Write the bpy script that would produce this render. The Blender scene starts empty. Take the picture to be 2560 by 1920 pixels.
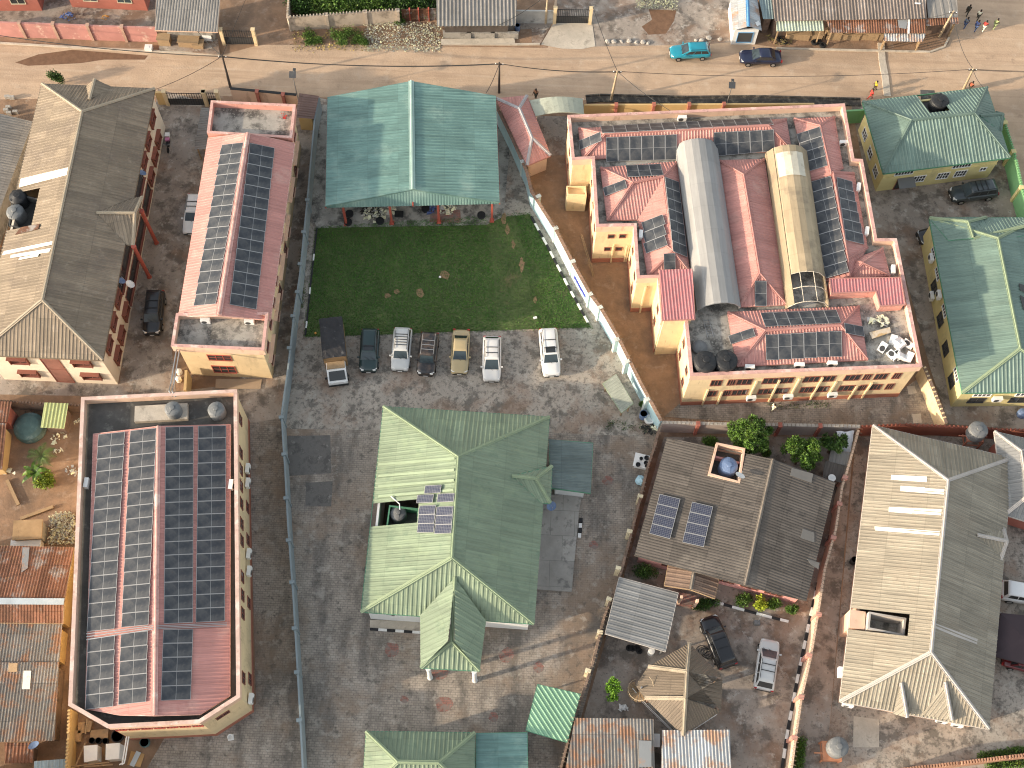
import bpy, math, random
from mathutils import Vector, Matrix
from bpy import context as CX
S = CX.scene
C = S.collection
R = math.radians
rng = random.Random(7)
# ---------------------------------------------------------------- camera, sun, sky
F, PITCH, ROLL, CAMH = 3060.0, R(65.45), R(2.45), 108.0
_fw = Vector((0, math.cos(PITCH), -math.sin(PITCH)))
_up = Vector((0, math.sin(PITCH), math.cos(PITCH)))
_rt = Vector((1, 0, 0))
_r = _rt * math.cos(ROLL) + _up * math.sin(ROLL)
_u = _up * math.cos(ROLL) - _rt * math.sin(ROLL)
cam = bpy.data.cameras.new('camera')
cam.sensor_width = 36
cam.lens = 36 * F / 2560
cam.clip_start = 1
cam.clip_end = 5000
co = bpy.data.objects.new('camera', cam)
C.objects.link(co)
co.matrix_world = Matrix(((_r.x, _u.x, -_fw.x, 0), (_r.y, _u.y, -_fw.y, 0), (_r.z, _u.z, -_fw.z, CAMH), (0, 0, 0, 1)))
S.camera = co
SUN_EL, SUN_AZ = R(14.6), R(199)          # azimuth counter-clockwise from +x
sd = Vector((math.cos(SUN_AZ) * math.cos(SUN_EL), math.sin(SUN_AZ) * math.cos(SUN_EL), math.sin(SUN_EL)))
sl = bpy.data.lights.new('sun', 'SUN')
sl.energy = 2.8
sl.angle = R(0.9)
sl.color = (1.0, 0.82, 0.60)
so = bpy.data.objects.new('sun', sl)
C.objects.link(so)
so.rotation_euler = sd.to_track_quat('Z', 'Y').to_euler()
so.location = (0, 0, 150)
W = bpy.data.worlds.new('World')
S.world = W
W.use_nodes = True
nt = W.node_tree
sky = nt.nodes.new('ShaderNodeTexSky')
sky.sky_type = 'NISHITA'
sky.sun_disc = False
sky.sun_elevation = SUN_EL
sky.sun_rotation = math.atan2(sd.x, sd.y)
sky.air_density = 1.3
sky.dust_density = 2.5
hs = nt.nodes.new('ShaderNodeHueSaturation')
hs.inputs['Saturation'].default_value = 0.42
nt.links.new(sky.outputs[0], hs.inputs['Color'])
nt.links.new(hs.outputs[0], nt.nodes['Background'].inputs[0])
nt.nodes['Background'].inputs[1].default_value = 0.15
S.view_settings.view_transform = 'Standard'
S.view_settings.look = 'None'
S.view_settings.gamma = 1
S.view_settings.exposure = 1.27
S.render.engine = 'CYCLES'
S.cycles.filter_width = 1.1


# ---------------------------------------------------------------- measuring from the survey picture (2560 x 1920)
def px(p):
    if len(p) == 4:                        # tile column, tile row, position in the tile's enlargement
        return 640 * p[0] + p[2] / 3.456, 480 * p[1] + p[3] / 3.456
    return p[0], p[1]


def ray(p):
    x, y = px(p)
    return _fw * F + _r * (x - 1280) - _u * (y - 960)


def w(p, z=0.0):
    d = ray(p)
    t = (CAMH - z) / -d.z
    return Vector((d.x * t, d.y * t, z))


def on(p, pl, off=0.0):                    # where the sight line meets the plane through three points
    a, b, c = pl[:3]
    n = (b - a).cross(c - a).normalized()
    if n.z < 0:
        n = -n
    d = ray(p)
    o = Vector((0, 0, CAMH))
    t = (a + n * off - o).dot(n) / d.dot(n)
    return o + d * t


def hit(p, A, B):                          # on the vertical plane through A, B: distance from A, height
    e = Vector((B.x - A.x, B.y - A.y, 0)).normalized()
    n = Vector((e.y, -e.x, 0))
    d = ray(p)
    o = Vector((0, 0, CAMH))
    q = o + d * ((Vector((A.x, A.y, 0)) - o).dot(n) / d.dot(n))
    return (q - Vector((A.x, A.y, 0))).dot(e), q.z


def ldist(q, a, b):
    e = Vector((b.x - a.x, b.y - a.y))
    f = Vector((q.x - a.x, q.y - a.y))
    return abs(e.x * f.y - e.y * f.x) / e.length


def rz(p, a, b, c, d, lo=2.0, hi=14.0):    # ridge point lying midway between eaves ab and cd
    best = None
    z = lo
    while z < hi:
        q = w(p, z)
        e = abs(ldist(q, a, b) - ldist(q, c, d))
        if best is None or e < best[0]:
            best = (e, q)
        z += 0.02
    return best[1]


def ccw(poly):
    s = sum(poly[i].x * poly[(i + 1) % len(poly)].y - poly[(i + 1) % len(poly)].x * poly[i].y for i in range(len(poly)))
    return list(poly) if s > 0 else list(reversed(poly))


def inset(poly, d):                        # counter-clockwise polygon moved inwards
    o = []
    n = len(poly)
    for i in range(n):
        a, b, c = poly[i - 1], poly[i], poly[(i + 1) % n]
        e1 = Vector((b.x - a.x, b.y - a.y)).normalized()
        e2 = Vector((c.x - b.x, c.y - b.y)).normalized()
        n1, n2 = Vector((-e1.y, e1.x)), Vector((-e2.y, e2.x))
        m = n1 + n2
        k = m.dot(n1)
        m = m * (d / k) if abs(k) > 0.15 else n1 * d
        o.append(Vector((b.x + m.x, b.y + m.y, b.z)))
    return o


# ---------------------------------------------------------------- mesh builder
KIDS = {}


class MB:
    def __init__(s):
        s.v, s.f, s.uv = [], [], []

    def face(s, pts, uv=None):
        i = len(s.v)
        s.v.extend(Vector(p) for p in pts)
        s.f.append(tuple(range(i, i + len(pts))))
        s.uv.append(uv)

    def poly(s, vs, fs):
        i = len(s.v)
        s.v.extend(Vector(p) for p in vs)
        for f in fs:
            s.f.append(tuple(i + k for k in f))
            s.uv.append(None)

    def hexa(s, b, t):                     # four bottom and four top corners
        n = len(b)
        s.poly(list(b) + list(t), [tuple(range(n - 1, -1, -1)), tuple(range(n, 2 * n))] + [(k, (k + 1) % n, n + (k + 1) % n, n + k) for k in range(n)])
        return s

    def box(s, c, d, rot=0.0):
        cx, cy, cz = c
        hx, hy, hz = d[0] / 2, d[1] / 2, d[2] / 2
        ca, sa = math.cos(rot), math.sin(rot)
        b = [(cx + x * ca - y * sa, cy + x * sa + y * ca, cz - hz) for x, y in ((-hx, -hy), (hx, -hy), (hx, hy), (-hx, hy))]
        return s.hexa(b, [(x, y, cz + hz) for x, y, z in b])

    def prism(s, poly, z0, z1):
        return s.hexa([(p.x, p.y, z0) for p in poly], [(p.x, p.y, z1) for p in poly])

    def ring(s, po, pi, z0, z1):
        n = len(po)
        for k in range(n):
            a, b, c, d = po[k], po[(k + 1) % n], pi[(k + 1) % n], pi[k]
            s.face([(a.x, a.y, z0), (b.x, b.y, z0), (b.x, b.y, z1), (a.x, a.y, z1)])
            s.face([(c.x, c.y, z0), (d.x, d.y, z0), (d.x, d.y, z1), (c.x, c.y, z1)])
            s.face([(a.x, a.y, z1), (b.x, b.y, z1), (c.x, c.y, z1), (d.x, d.y, z1)])
            s.face([(d.x, d.y, z0), (c.x, c.y, z0), (b.x, b.y, z0), (a.x, a.y, z0)])
        return s

    def bar(s, a, b, wd, ht, up=(0, 0, 1)):
        a, b = Vector(a), Vector(b)
        e = (b - a)
        if e.length < 1e-5:
            return s
        e.normalize()
        upv = Vector(up)
        if abs(e.dot(upv)) > 0.98:
            upv = Vector((1, 0, 0))
        sd_ = e.cross(upv).normalized() * wd / 2
        u = sd_.cross(e).normalized() * ht / 2
        return s.hexa([a - sd_ - u, a + sd_ - u, a + sd_ + u, a - sd_ + u], [b - sd_ - u, b + sd_ - u, b + sd_ + u, b - sd_ + u])

    def tube(s, pts, r, n=6, closed=False):
        pts = [Vector(p) for p in pts]
        m = len(pts)
        i0 = len(s.v)
        for k, p in enumerate(pts):
            if closed:
                e = pts[(k + 1) % m] - pts[k - 1]
            else:
                e = pts[min(k + 1, m - 1)] - pts[max(k - 1, 0)]
            e.normalize()
            h = Vector((0, 0, 1)) if abs(e.z) < 0.9 else Vector((1, 0, 0))
            a = e.cross(h).normalized()
            b = a.cross(e)
            rr = r[k] if isinstance(r, (list, tuple)) else r
            for j in range(n):
                t = 2 * math.pi * j / n
                s.v.append(p + a * (rr * math.cos(t)) + b * (rr * math.sin(t)))
        for k in range(m if closed else m - 1):
            k2 = (k + 1) % m
            for j in range(n):
                s.f.append((i0 + k * n + j, i0 + k * n + (j + 1) % n, i0 + k2 * n + (j + 1) % n, i0 + k2 * n + j))
                s.uv.append(None)
        if not closed:
            s.f.append(tuple(i0 + j for j in range(n - 1, -1, -1)))
            s.f.append(tuple(i0 + (m - 1) * n + j for j in range(n)))
            s.uv += [None, None]
        return s

    def lathe(s, prof, c=(0, 0, 0), n=20):
        i0 = len(s.v)
        for r, z in prof:
            for j in range(n):
                t = 2 * math.pi * j / n
                s.v.append(Vector((c[0] + r * math.cos(t), c[1] + r * math.sin(t), c[2] + z)))
        for k in range(len(prof) - 1):
            for j in range(n):
                s.f.append((i0 + k * n + j, i0 + k * n + (j + 1) % n, i0 + (k + 1) * n + (j + 1) % n, i0 + (k + 1) * n + j))
                s.uv.append(None)
        s.f.append(tuple(i0 + j for j in range(n - 1, -1, -1)))
        s.f.append(tuple(i0 + (len(prof) - 1) * n + j for j in range(n)))
        s.uv += [None, None]
        return s

    def build(s, name, mat, parent=None, smooth=False, label=None):
        me = bpy.data.meshes.new(name)
        if parent is not None:
            o0 = parent['_o'] if '_o' in parent else (0, 0, 0)
            o0 = Vector(o0)
        else:
            n = max(1, len(s.v))
            o0 = Vector((sum(p.x for p in s.v) / n, sum(p.y for p in s.v) / n, min((p.z for p in s.v), default=0)))
        me.from_pydata([tuple(p - o0) for p in s.v], [], s.f)
        if any(u is not None for u in s.uv):
            ul = me.uv_layers.new(name='sheet')
            for pl, u in zip(me.polygons, s.uv):
                if u is not None:
                    for li, q in zip(pl.loop_indices, u):
                        ul.data[li].uv = q
        if smooth:
            me.polygons.foreach_set('use_smooth', [True] * len(me.polygons))
        if mat is not None:
            me.materials.append(mat)
        me.update()
        o = bpy.data.objects.new(name, me)
        C.objects.link(o)
        if parent is not None:
            o.parent = parent
            KIDS.setdefault(parent.name, []).append(o)
            rel = o0 - Vector(parent['_o'] if '_o' in parent else (0, 0, 0))
            o.location = rel
            o['_o'] = tuple(o0)
        else:
            o.location = o0
            o['_o'] = tuple(o0)
        if label:
            o['label'] = label
        return o


def tag(o, label, cat=None, group=None, kind=None):
    o['label'] = label
    if cat:
        o['category'] = cat
    if group:
        o['group'] = group
    if kind:
        o['kind'] = kind
    return o


def thing(name, label, cat, loc=(0, 0, 0), group=None):
    o = bpy.data.objects.new(name, None)
    o.empty_display_size = 0.3
    C.objects.link(o)
    o.location = loc
    o['_o'] = tuple(loc)
    return tag(o, label, cat, group)


def dup(root, mat, label=None, group=None, parent=None):
    c = root.copy()
    C.objects.link(c)
    if parent is None:
        c.matrix_world = mat
        if label:
            c['label'] = label
        if group:
            c['group'] = group
    else:
        c.parent = parent
    for ch in KIDS.get(root.name, []):
        k = dup(ch, None, parent=c)
        KIDS.setdefault(c.name, []).append(k)
    return c


class Kit:                                  # first placing moves the original, later ones copy it with its parts
    def __init__(s, make):
        s.make, s.o = make, None

    def put(s, loc, rz_=0.0, label=None, group=None, scale=(1, 1, 1), mat=None):
        m = mat if mat is not None else Matrix.Translation(Vector(loc)) @ Matrix.Rotation(rz_, 4, 'Z') @ Matrix.Diagonal((*scale, 1))
        if s.o is None:
            s.o = s.make()
            s.o.matrix_world = m
            if label:
                s.o['label'] = label
            if group:
                s.o['group'] = group
            s.first = True
            return s.o
        return dup(s.o, m, label, group)


# ---------------------------------------------------------------- materials
def lin(c):
    if isinstance(c, str):
        v = [int(c[i:i + 2], 16) / 255 for i in (1, 3, 5)]
        return tuple(x / 12.92 if x <= 0.04045 else ((x + 0.055) / 1.055) ** 2.4 for x in v)
    return tuple(c)


MATS = {}


def M(name, base, rough=0.85, metal=0.0, var=0.15, vs=0.6, stains=(), bump=0.0, bs=6.0, streak=0.0, sheet=0.0, brick=None, island=0.0, spec=0.3, coat=0.0, sheen=None):
    m = bpy.data.materials.new(name)
    MATS[name] = m
    m.use_nodes = True
    t = m.node_tree
    N, L = t.nodes, t.links
    bs_ = N['Principled BSDF']
    base = lin(base)
    tc = N.new('ShaderNodeTexCoord')
    vec = tc.outputs['Object']
    uvv = tc.outputs['UV']

    def rgb(c):
        n = N.new('ShaderNodeRGB')
        n.outputs[0].default_value = (*lin(c), 1)
        return n.outputs[0]

    def noise(scale, detail=4, src=None, rough_=0.6, mapping=None):
        n = N.new('ShaderNodeTexNoise')
        n.inputs['Scale'].default_value = scale
        n.inputs['Detail'].default_value = detail
        n.inputs['Roughness'].default_value = rough_
        s_ = src or vec
        if mapping:
            mp = N.new('ShaderNodeMapping')
            mp.inputs['Scale'].default_value = mapping
            L.new(s_, mp.inputs[0])
            s_ = mp.outputs[0]
        L.new(s_, n.inputs['Vector'])
        return n.outputs[0]

    def ramp(fac, lo, hi):
        n = N.new('ShaderNodeMapRange')
        n.inputs['From Min'].default_value = lo
        n.inputs['From Max'].default_value = hi
        L.new(fac, n.inputs['Value'])
        return n.outputs[0]

    def mix(fac, a, b, mode='MIX'):
        n = N.new('ShaderNodeMix')
        n.data_type = 'RGBA'
        n.blend_type = mode
        if isinstance(fac, float):
            n.inputs[0].default_value = fac
        else:
            L.new(fac, n.inputs[0])
        L.new(a, n.inputs[6])
        L.new(b, n.inputs[7])
        return n.outputs[2]

    def mul(a, k):
        n = N.new('ShaderNodeMath')
        n.operation = 'MULTIPLY'
        L.new(a, n.inputs[0])
        n.inputs[1].default_value = k
        return n.outputs[0]
    if brick:
        bw, bh, mort, c2 = brick
        n = N.new('ShaderNodeTexBrick')
        n.inputs['Scale'].default_value = 1
        n.inputs['Brick Width'].default_value = bw
        n.inputs['Row Height'].default_value = bh
        n.inputs['Mortar Size'].default_value = mort
        n.inputs['Color1'].default_value = (*base, 1)
        n.inputs['Color2'].default_value = (*[x * 0.8 for x in base], 1)
        n.inputs['Mortar'].default_value = (*lin(c2), 1)
        L.new(vec, n.inputs['Vector'])
        col = n.outputs[0]
    else:
        col = rgb(base)
    if var:
        a = rgb(tuple(max(0, x * (1 - var)) for x in (1, 1, 1)))
        b = rgb(tuple(min(1.6, x * (1 + var)) for x in (1, 1, 1)))
        f = ramp(noise(vs, 6, rough_=0.65), 0.3, 0.7)
        col = mix(1.0, col, mix(f, a, b), 'MULTIPLY')
    if sheet:
        sp = N.new('ShaderNodeVectorMath')
        sp.operation = 'MULTIPLY'
        sp.inputs[1].default_value = (1 / 0.9, 1 / 3.1, 1)
        L.new(uvv, sp.inputs[0])
        fl = N.new('ShaderNodeVectorMath')
        fl.operation = 'FLOOR'
        L.new(sp.outputs[0], fl.inputs[0])
        wn = N.new('ShaderNodeTexWhiteNoise')
        L.new(fl.outputs[0], wn.inputs['Vector'])
        a, b = rgb((1 - sheet,) * 3), rgb((1 + sheet,) * 3)
        col = mix(1.0, col, mix(wn.outputs[0], a, b), 'MULTIPLY')
        # the lap line between two sheets
        fr = N.new('ShaderNodeVectorMath')
        fr.operation = 'FRACTION'
        L.new(sp.outputs[0], fr.inputs[0])
        sx = N.new('ShaderNodeSeparateXYZ')
        L.new(fr.outputs[0], sx.inputs[0])
        ll = ramp(sx.outputs[1], 0.03, 0.0)
        col = mix(mul(ll, min(1.0, sheet * 3.5)), col, rgb(tuple(x * 0.45 for x in base)))
    if streak:
        f = ramp(noise(1.0, 5, uvv, 0.6, (5.0, 0.22, 1)), 0.42, 0.72)
        col = mix(mul(f, streak), col, rgb(tuple(x * 0.42 for x in base)))
    for st in stains:
        c2, sc, lo, hi, k = st[:5]
        src = None
        mp = st[5] if len(st) > 5 else None
        f = ramp(noise(sc, 8, src, 0.68, mp), lo, hi)
        col = mix(mul(f, k), col, rgb(c2))
    if island:
        g = N.new('ShaderNodeNewGeometry')
        a, b = rgb((1 - island,) * 3), rgb((1 + island, 1 + island, 1 - island * 0.3))
        col = mix(1.0, col, mix(g.outputs['Random Per Island'], a, b), 'MULTIPLY')
    L.new(col, bs_.inputs['Base Color'])
    bs_.inputs['Roughness'].default_value = rough
    bs_.inputs['Metallic'].default_value = metal
    bs_.inputs['Specular IOR Level'].default_value = spec
    if coat:
        bs_.inputs['Coat Weight'].default_value = coat
        bs_.inputs['Coat Roughness'].default_value = 0.08
    if bump:
        b = N.new('ShaderNodeBump')
        b.inputs['Strength'].default_value = min(1.0, bump)
        b.inputs['Distance'].default_value = 0.05
        L.new(noise(bs, 6, rough_=0.7), b.inputs['Height'])
        L.new(b.outputs[0], bs_.inputs['Normal'])
    return m


DK = (0.035, 0.033, 0.030)
sand = M('sandy road', (0.49, 0.352, 0.242), 0.95, var=0.14, vs=0.35, stains=[((0.36, 0.25, 0.17), 1.3, 0.50, 0.60, 0.5, (.05, 1, 1)), ((0.58, 0.45, 0.33), 0.9, 0.55, 0.64, 0.4, (.05, 1, 1)), ((0.30, 0.215, 0.15), 0.16, 0.48, 0.72, 0.6, (.35, 1, 1)), ((0.58, 0.47, 0.36), 0.6, 0.55, 0.72, 0.5), ((0.22, 0.16, 0.12), 5.0, 0.58, 0.72, 0.5), ((0.24, 0.17, 0.12), 0.5, 0.62, 0.70, 0.5)], bump=0.8, bs=5)
wet = M('wet sand', (0.17, 0.095, 0.055), 0.7, var=0.25, vs=1.5)
dirt = M('red dirt', (0.29, 0.185, 0.118), 0.95, var=0.25, vs=0.5, stains=[((0.15, 0.105, 0.075), 0.3, 0.46, 0.68, 0.8), ((0.38, 0.29, 0.22), 0.9, 0.54, 0.7, 0.7), (DK, 3.5, 0.6, 0.72, 0.5)], bump=0.8, bs=4)
conc = M('stained concrete', (0.385, 0.338, 0.285), 0.92, var=0.2, vs=0.35, stains=[((0.10, 0.092, 0.08), 0.55, 0.50, 0.58, 0.7), ((0.11, 0.10, 0.088), 2.6, 0.52, 0.60, 0.65), ((0.47, 0.43, 0.37), 0.9, 0.55, 0.61, 0.6), ((0.27, 0.175, 0.12), 0.22, 0.50, 0.62, 0.6), (DK, 6.0, 0.57, 0.66, 0.6)], bump=0.5, bs=6)
conc2 = M('grey yard concrete', (0.33, 0.28, 0.235), 0.92, var=0.25, vs=0.25, stains=[((0.10, 0.085, 0.072), 0.45, 0.48, 0.58, 0.75), ((0.24, 0.15, 0.10), 0.2, 0.5, 0.62, 0.65), ((0.46, 0.42, 0.37), 1.0, 0.56, 0.63, 0.65), (DK, 3.5, 0.58, 0.66, 0.6)], bump=0.5, bs=5)
apron = M('cast concrete apron', (0.50, 0.44, 0.36), 0.9, var=0.2, vs=0.5, stains=[((0.15, 0.13, 0.11), 0.8, 0.55, 0.7, 0.6), ((0.3, 0.24, 0.18), 6, 0.55, 0.7, 0.4)], bump=0.5)
pave = M('concrete pavers', (0.385, 0.333, 0.28), 0.9, var=0.25, vs=0.3, brick=(0.42, 0.21, 0.02, (0.22, 0.19, 0.16)), stains=[((0.105, 0.096, 0.087), 0.28, 0.47, 0.60, 0.75, (1, 0.3, 1)), ((0.28, 0.20, 0.14), 0.13, 0.48, 0.62, 0.7), ((0.44, 0.40, 0.345), 0.9, 0.55, 0.64, 0.55), ((0.08, 0.075, 0.068), 1.3, 0.55, 0.64, 0.6), (DK, 5.0, 0.58, 0.68, 0.6)], bump=0.4)
redpave = M('red pavers', (0.33, 0.16, 0.13), 0.9, var=0.35, vs=2.5, brick=(0.42, 0.21, 0.02, (0.17, 0.13, 0.11)), stains=[((0.22, 0.19, 0.165), 1.6, 0.47, 0.56, 0.85)])
lawnm = M('lawn soil', (0.095, 0.125, 0.045), 0.95, var=0.3, vs=0.4, stains=[((0.05, 0.085, 0.03), 0.25, 0.45, 0.65, 0.7), ((0.22, 0.165, 0.09), 0.25, 0.58, 0.72, 0.7)], bump=0.8, bs=14)
bare = M('bare earth', (0.30, 0.19, 0.11), 0.95, var=0.3, vs=2.0, stains=[((0.05, 0.08, 0.03), 3.0, 0.5, 0.62, 0.8)])
grassm = M('grass blades', (0.075, 0.195, 0.042), 0.8, var=0.18, vs=0.3, island=0.4, stains=[((0.15, 0.18, 0.06), 0.15, 0.54, 0.7, 0.45)])
yel = M('yellow render', (0.69, 0.535, 0.325), 0.85, var=0.1, vs=0.5, stains=[((0.42, 0.32, 0.2), 0.7, 0.53, 0.66, 0.55, (1, 1, 0.25)), ((0.3, 0.23, 0.16), 2.0, 0.6, 0.68, 0.5, (1, 1, 0.2))], bump=0.2)
yel2 = M('ochre render', (0.60, 0.42, 0.20), 0.85, var=0.1, vs=0.5, stains=[((0.5, 0.3, 0.12), 0.5, 0.5, 0.75, 0.4)])
pyel = M('pale yellow render', (0.66, 0.56, 0.27), 0.85, var=0.12, vs=0.4, stains=[((0.36, 0.31, 0.2), 0.8, 0.55, 0.72, 0.6, (1, 1, 0.3))])
cream = M('cream render', (0.70, 0.60, 0.47), 0.85, var=0.08, vs=0.4, stains=[((0.35, 0.30, 0.24), 0.9, 0.58, 0.72, 0.6, (1, 1, 0.3))])
pinkw = M('pink render', (0.64, 0.31, 0.25), 0.85, var=0.12, vs=0.7, stains=[((0.20, 0.10, 0.08), 1.1, 0.56, 0.7, 0.75, (1, 1, 0.35)), ((0.72, 0.45, 0.36), 2.0, 0.6, 0.7, 0.5)])
peach = M('peach render', (0.68, 0.47, 0.345), 0.85, var=0.1, vs=0.7, stains=[((0.40, 0.25, 0.18), 0.9, 0.56, 0.66, 0.6, (1, 1, 0.3))])
copem = M('pink coping', (0.60, 0.355, 0.305), 0.85, var=0.15, vs=1.0, stains=[((0.33, 0.2, 0.17), 1.5, 0.53, 0.64, 0.65), ((0.74, 0.6, 0.52), 0.9, 0.55, 0.64, 0.7)])
plinth = M('red plinth paint', (0.42, 0.17, 0.11), 0.9, var=0.2, vs=0.8, stains=[((0.2, 0.09, 0.06), 0.8, 0.55, 0.7, 0.6)])
redw = M('red brown render', (0.38, 0.135, 0.10), 0.9, var=0.15, vs=0.6, stains=[((0.55, 0.36, 0.28), 1.0, 0.6, 0.7, 0.6), ((0.16, 0.07, 0.05), 1.2, 0.58, 0.72, 0.6, (1, 1, 0.3))])
brickp = M('rose painted wall', (0.46, 0.22, 0.19), 0.9, var=0.15, vs=0.6, stains=[((0.66, 0.50, 0.40), 0.9, 0.57, 0.66, 0.8), ((0.2, 0.1, 0.09), 1.2, 0.58, 0.72, 0.6, (1, 1, 0.3))])
bluew = M('pale blue wall paint', (0.40, 0.56, 0.60), 0.85, var=0.12, vs=0.8, stains=[((0.55, 0.62, 0.6), 0.6, 0.55, 0.7, 0.6), ((0.2, 0.24, 0.24), 1.4, 0.6, 0.72, 0.5)])
blug = M('blue grey wall paint', (0.25, 0.295, 0.31), 0.85, var=0.1, vs=0.8, stains=[((0.2, 0.24, 0.26), 1.0, 0.58, 0.7, 0.5)])
greyw = M('grey block wall', (0.30, 0.28, 0.25), 0.95, var=0.2, vs=0.8, stains=[((0.1, 0.09, 0.08), 1.0, 0.52, 0.66, 0.8), ((0.46, 0.42, 0.36), 1.0, 0.6, 0.72, 0.6)], bump=0.5)
brnw = M('weathered brown wall', (0.23, 0.16, 0.12), 0.95, var=0.25, vs=0.8, stains=[((0.08, 0.06, 0.05), 1.0, 0.5, 0.66, 0.8)], bump=0.5)
grnw = M('green wall paint', (0.19, 0.40, 0.19), 0.85, var=0.1, vs=0.5, stains=[((0.1, 0.25, 0.1), 0.9, 0.58, 0.72, 0.5, (1, 1, 0.3))])
whitew = M('white render', (0.72, 0.72, 0.70), 0.85, var=0.06, vs=0.8, stains=[((0.4, 0.4, 0.38), 1.0, 0.6, 0.75, 0.4)])
slabm = M('mouldy roof slab', (0.36, 0.34, 0.30), 0.95, var=0.25, vs=0.6, stains=[((0.05, 0.048, 0.045), 0.8, 0.46, 0.60, 0.85), ((0.55, 0.52, 0.45), 1.6, 0.58, 0.68, 0.6), (DK, 4.0, 0.58, 0.7, 0.6)], bump=0.4)
tarm = M('black roof felt', (0.085, 0.083, 0.078), 0.95, var=0.3, vs=0.6, stains=[((0.2, 0.2, 0.18), 1.0, 0.55, 0.68, 0.7)])
pinkr = M('pink roof sheet', (0.53, 0.255, 0.22), 0.55, var=0.10, vs=0.3, sheet=0.09, streak=0.4, stains=[((0.62, 0.40, 0.34), 0.5, 0.53, 0.66, 0.45), ((0.34, 0.15, 0.13), 1.0, 0.57, 0.66, 0.4)], spec=0.3, bump=0.3, bs=0.7)
rosr = M('rose roof sheet', (0.50, 0.20, 0.20), 0.5, var=0.12, vs=0.3, sheet=0.08, streak=0.3, spec=0.4)
brnr = M('brown roof sheet', (0.262, 0.207, 0.148), 0.6, var=0.14, vs=0.3, sheet=0.15, streak=0.6, stains=[((0.16, 0.125, 0.098), 0.35, 0.48, 0.66, 0.6), ((0.36, 0.30, 0.235), 1.2, 0.57, 0.68, 0.4)], spec=0.25, bump=0.3, bs=0.7)
tealr = M('teal roof sheet', (0.148, 0.262, 0.236), 0.5, var=0.16, vs=0.3, sheet=0.11, streak=0.6, stains=[((0.29, 0.38, 0.32), 0.3, 0.52, 0.72, 0.55), ((0.07, 0.14, 0.135), 0.7, 0.56, 0.70, 0.6)], spec=0.45, bump=0.3, bs=0.7)
grnr = M('green roof sheet', (0.212, 0.268, 0.182), 0.5, var=0.11, vs=0.3, sheet=0.10, streak=0.45, stains=[((0.26, 0.33, 0.205), 0.4, 0.53, 0.66, 0.5), ((0.11, 0.17, 0.115), 0.9, 0.56, 0.66, 0.45), ((.3, .3, .26), 6, .68, .72, .5)], spec=0.35, bump=0.3, bs=0.7)
dgrn = M('dull green roof sheet', (0.165, 0.238, 0.20), 0.5, var=0.12, vs=0.3, sheet=0.11, streak=0.45, stains=[((0.23, 0.30, 0.245), 0.4, 0.53, 0.66, 0.5), ((0.09, 0.14, 0.12), 0.8, 0.57, 0.66, 0.4)], spec=0.35, bump=0.3, bs=0.7)
grnt = M('green trim', (0.09, 0.24, 0.15), 0.5, var=0.1)
lgrn = M('pale green trim', (0.255, 0.315, 0.2), 0.5, var=0.12)
asb = M('dark asbestos roofing', (0.122, 0.106, 0.092), 0.95, var=0.15, vs=0.35, sheet=0.18, streak=0.5, stains=[((0.24, 0.21, 0.175), 0.4, 0.54, 0.66, 0.5), ((0.05, 0.046, 0.042), 0.8, 0.55, 0.65, 0.6), ((0.4, 0.38, 0.34), 7, 0.66, 0.70, 0.6)], bump=0.3, bs=0.7)
gasb = M('grey asbestos roofing', (0.25, 0.235, 0.215), 0.95, var=0.15, vs=0.35, sheet=0.12, streak=0.5, stains=[((0.12, 0.11, 0.10), 0.4, 0.5, 0.7, 0.6)], bump=0.3, bs=0.7)
alu = M('weathered aluminium roofing', (0.325, 0.288, 0.225), 0.6, metal=0.0, var=0.12, vs=0.3, sheet=0.15, streak=0.75, stains=[((0.24, 0.20, 0.15), 0.3, 0.48, 0.66, 0.6), ((0.17, 0.145, 0.115), 2.5, 0.58, 0.68, 0.5)], spec=0.25, bump=0.3, bs=0.7)
alut = M('pale aluminium flashing', (0.46, 0.42, 0.38), 0.6, var=0.12)
galv = M('dull galvanised sheet', (0.25, 0.25, 0.245), 0.5, metal=0.2, var=0.15, vs=0.3, sheet=0.12, streak=0.5)
rust = M('rusty iron sheet', (0.245, 0.115, 0.07), 0.85, var=0.25, vs=0.5, sheet=0.3, streak=0.6, stains=[((0.31, 0.30, 0.28), 0.5, 0.52, 0.60, 0.7), ((0.11, 0.06, 0.04), 0.8, 0.5, 0.62, 0.75), ((0.36, 0.18, 0.09), 1.6, 0.56, 0.66, 0.5)], bump=0.3, bs=0.7)
rust2 = M('half rusted zinc sheet', (0.255, 0.235, 0.21), 0.8, var=0.2, vs=0.5, sheet=0.24, streak=0.55, stains=[((0.29, 0.145, 0.078), 0.6, 0.45, 0.57, 0.85), ((0.14, 0.165, 0.175), 0.7, 0.53, 0.63, 0.6), ((.5, .48, .44), 5, .66, .7, .6)], bump=0.3, bs=0.7)
zinc = M('bright zinc sheet', (0.44, 0.455, 0.46), 0.6, metal=0.1, var=0.15, vs=0.4, sheet=0.2, streak=0.4, stains=[((0.42, 0.225, 0.12), 0.5, 0.47, 0.58, 0.8)], bump=0.3, bs=0.7)
vaultg = M('grey vault sheet', (0.30, 0.295, 0.285), 0.6, var=0.08, vs=0.3, sheet=0.05, streak=0.25, spec=0.25)
vaultt = M('tan vault sheet', (0.40, 0.315, 0.205), 0.65, var=0.14, vs=0.3, sheet=0.10, streak=0.35, stains=[((0.22, 0.175, 0.125), 0.5, 0.53, 0.65, 0.6)], spec=0.25)
fibre = M('milky roof light', (0.80, 0.76, 0.66), 0.5, var=0.1, vs=1.0, stains=[((0.5, 0.42, 0.3), 1.2, 0.6, 0.72, 0.6)])
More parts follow.
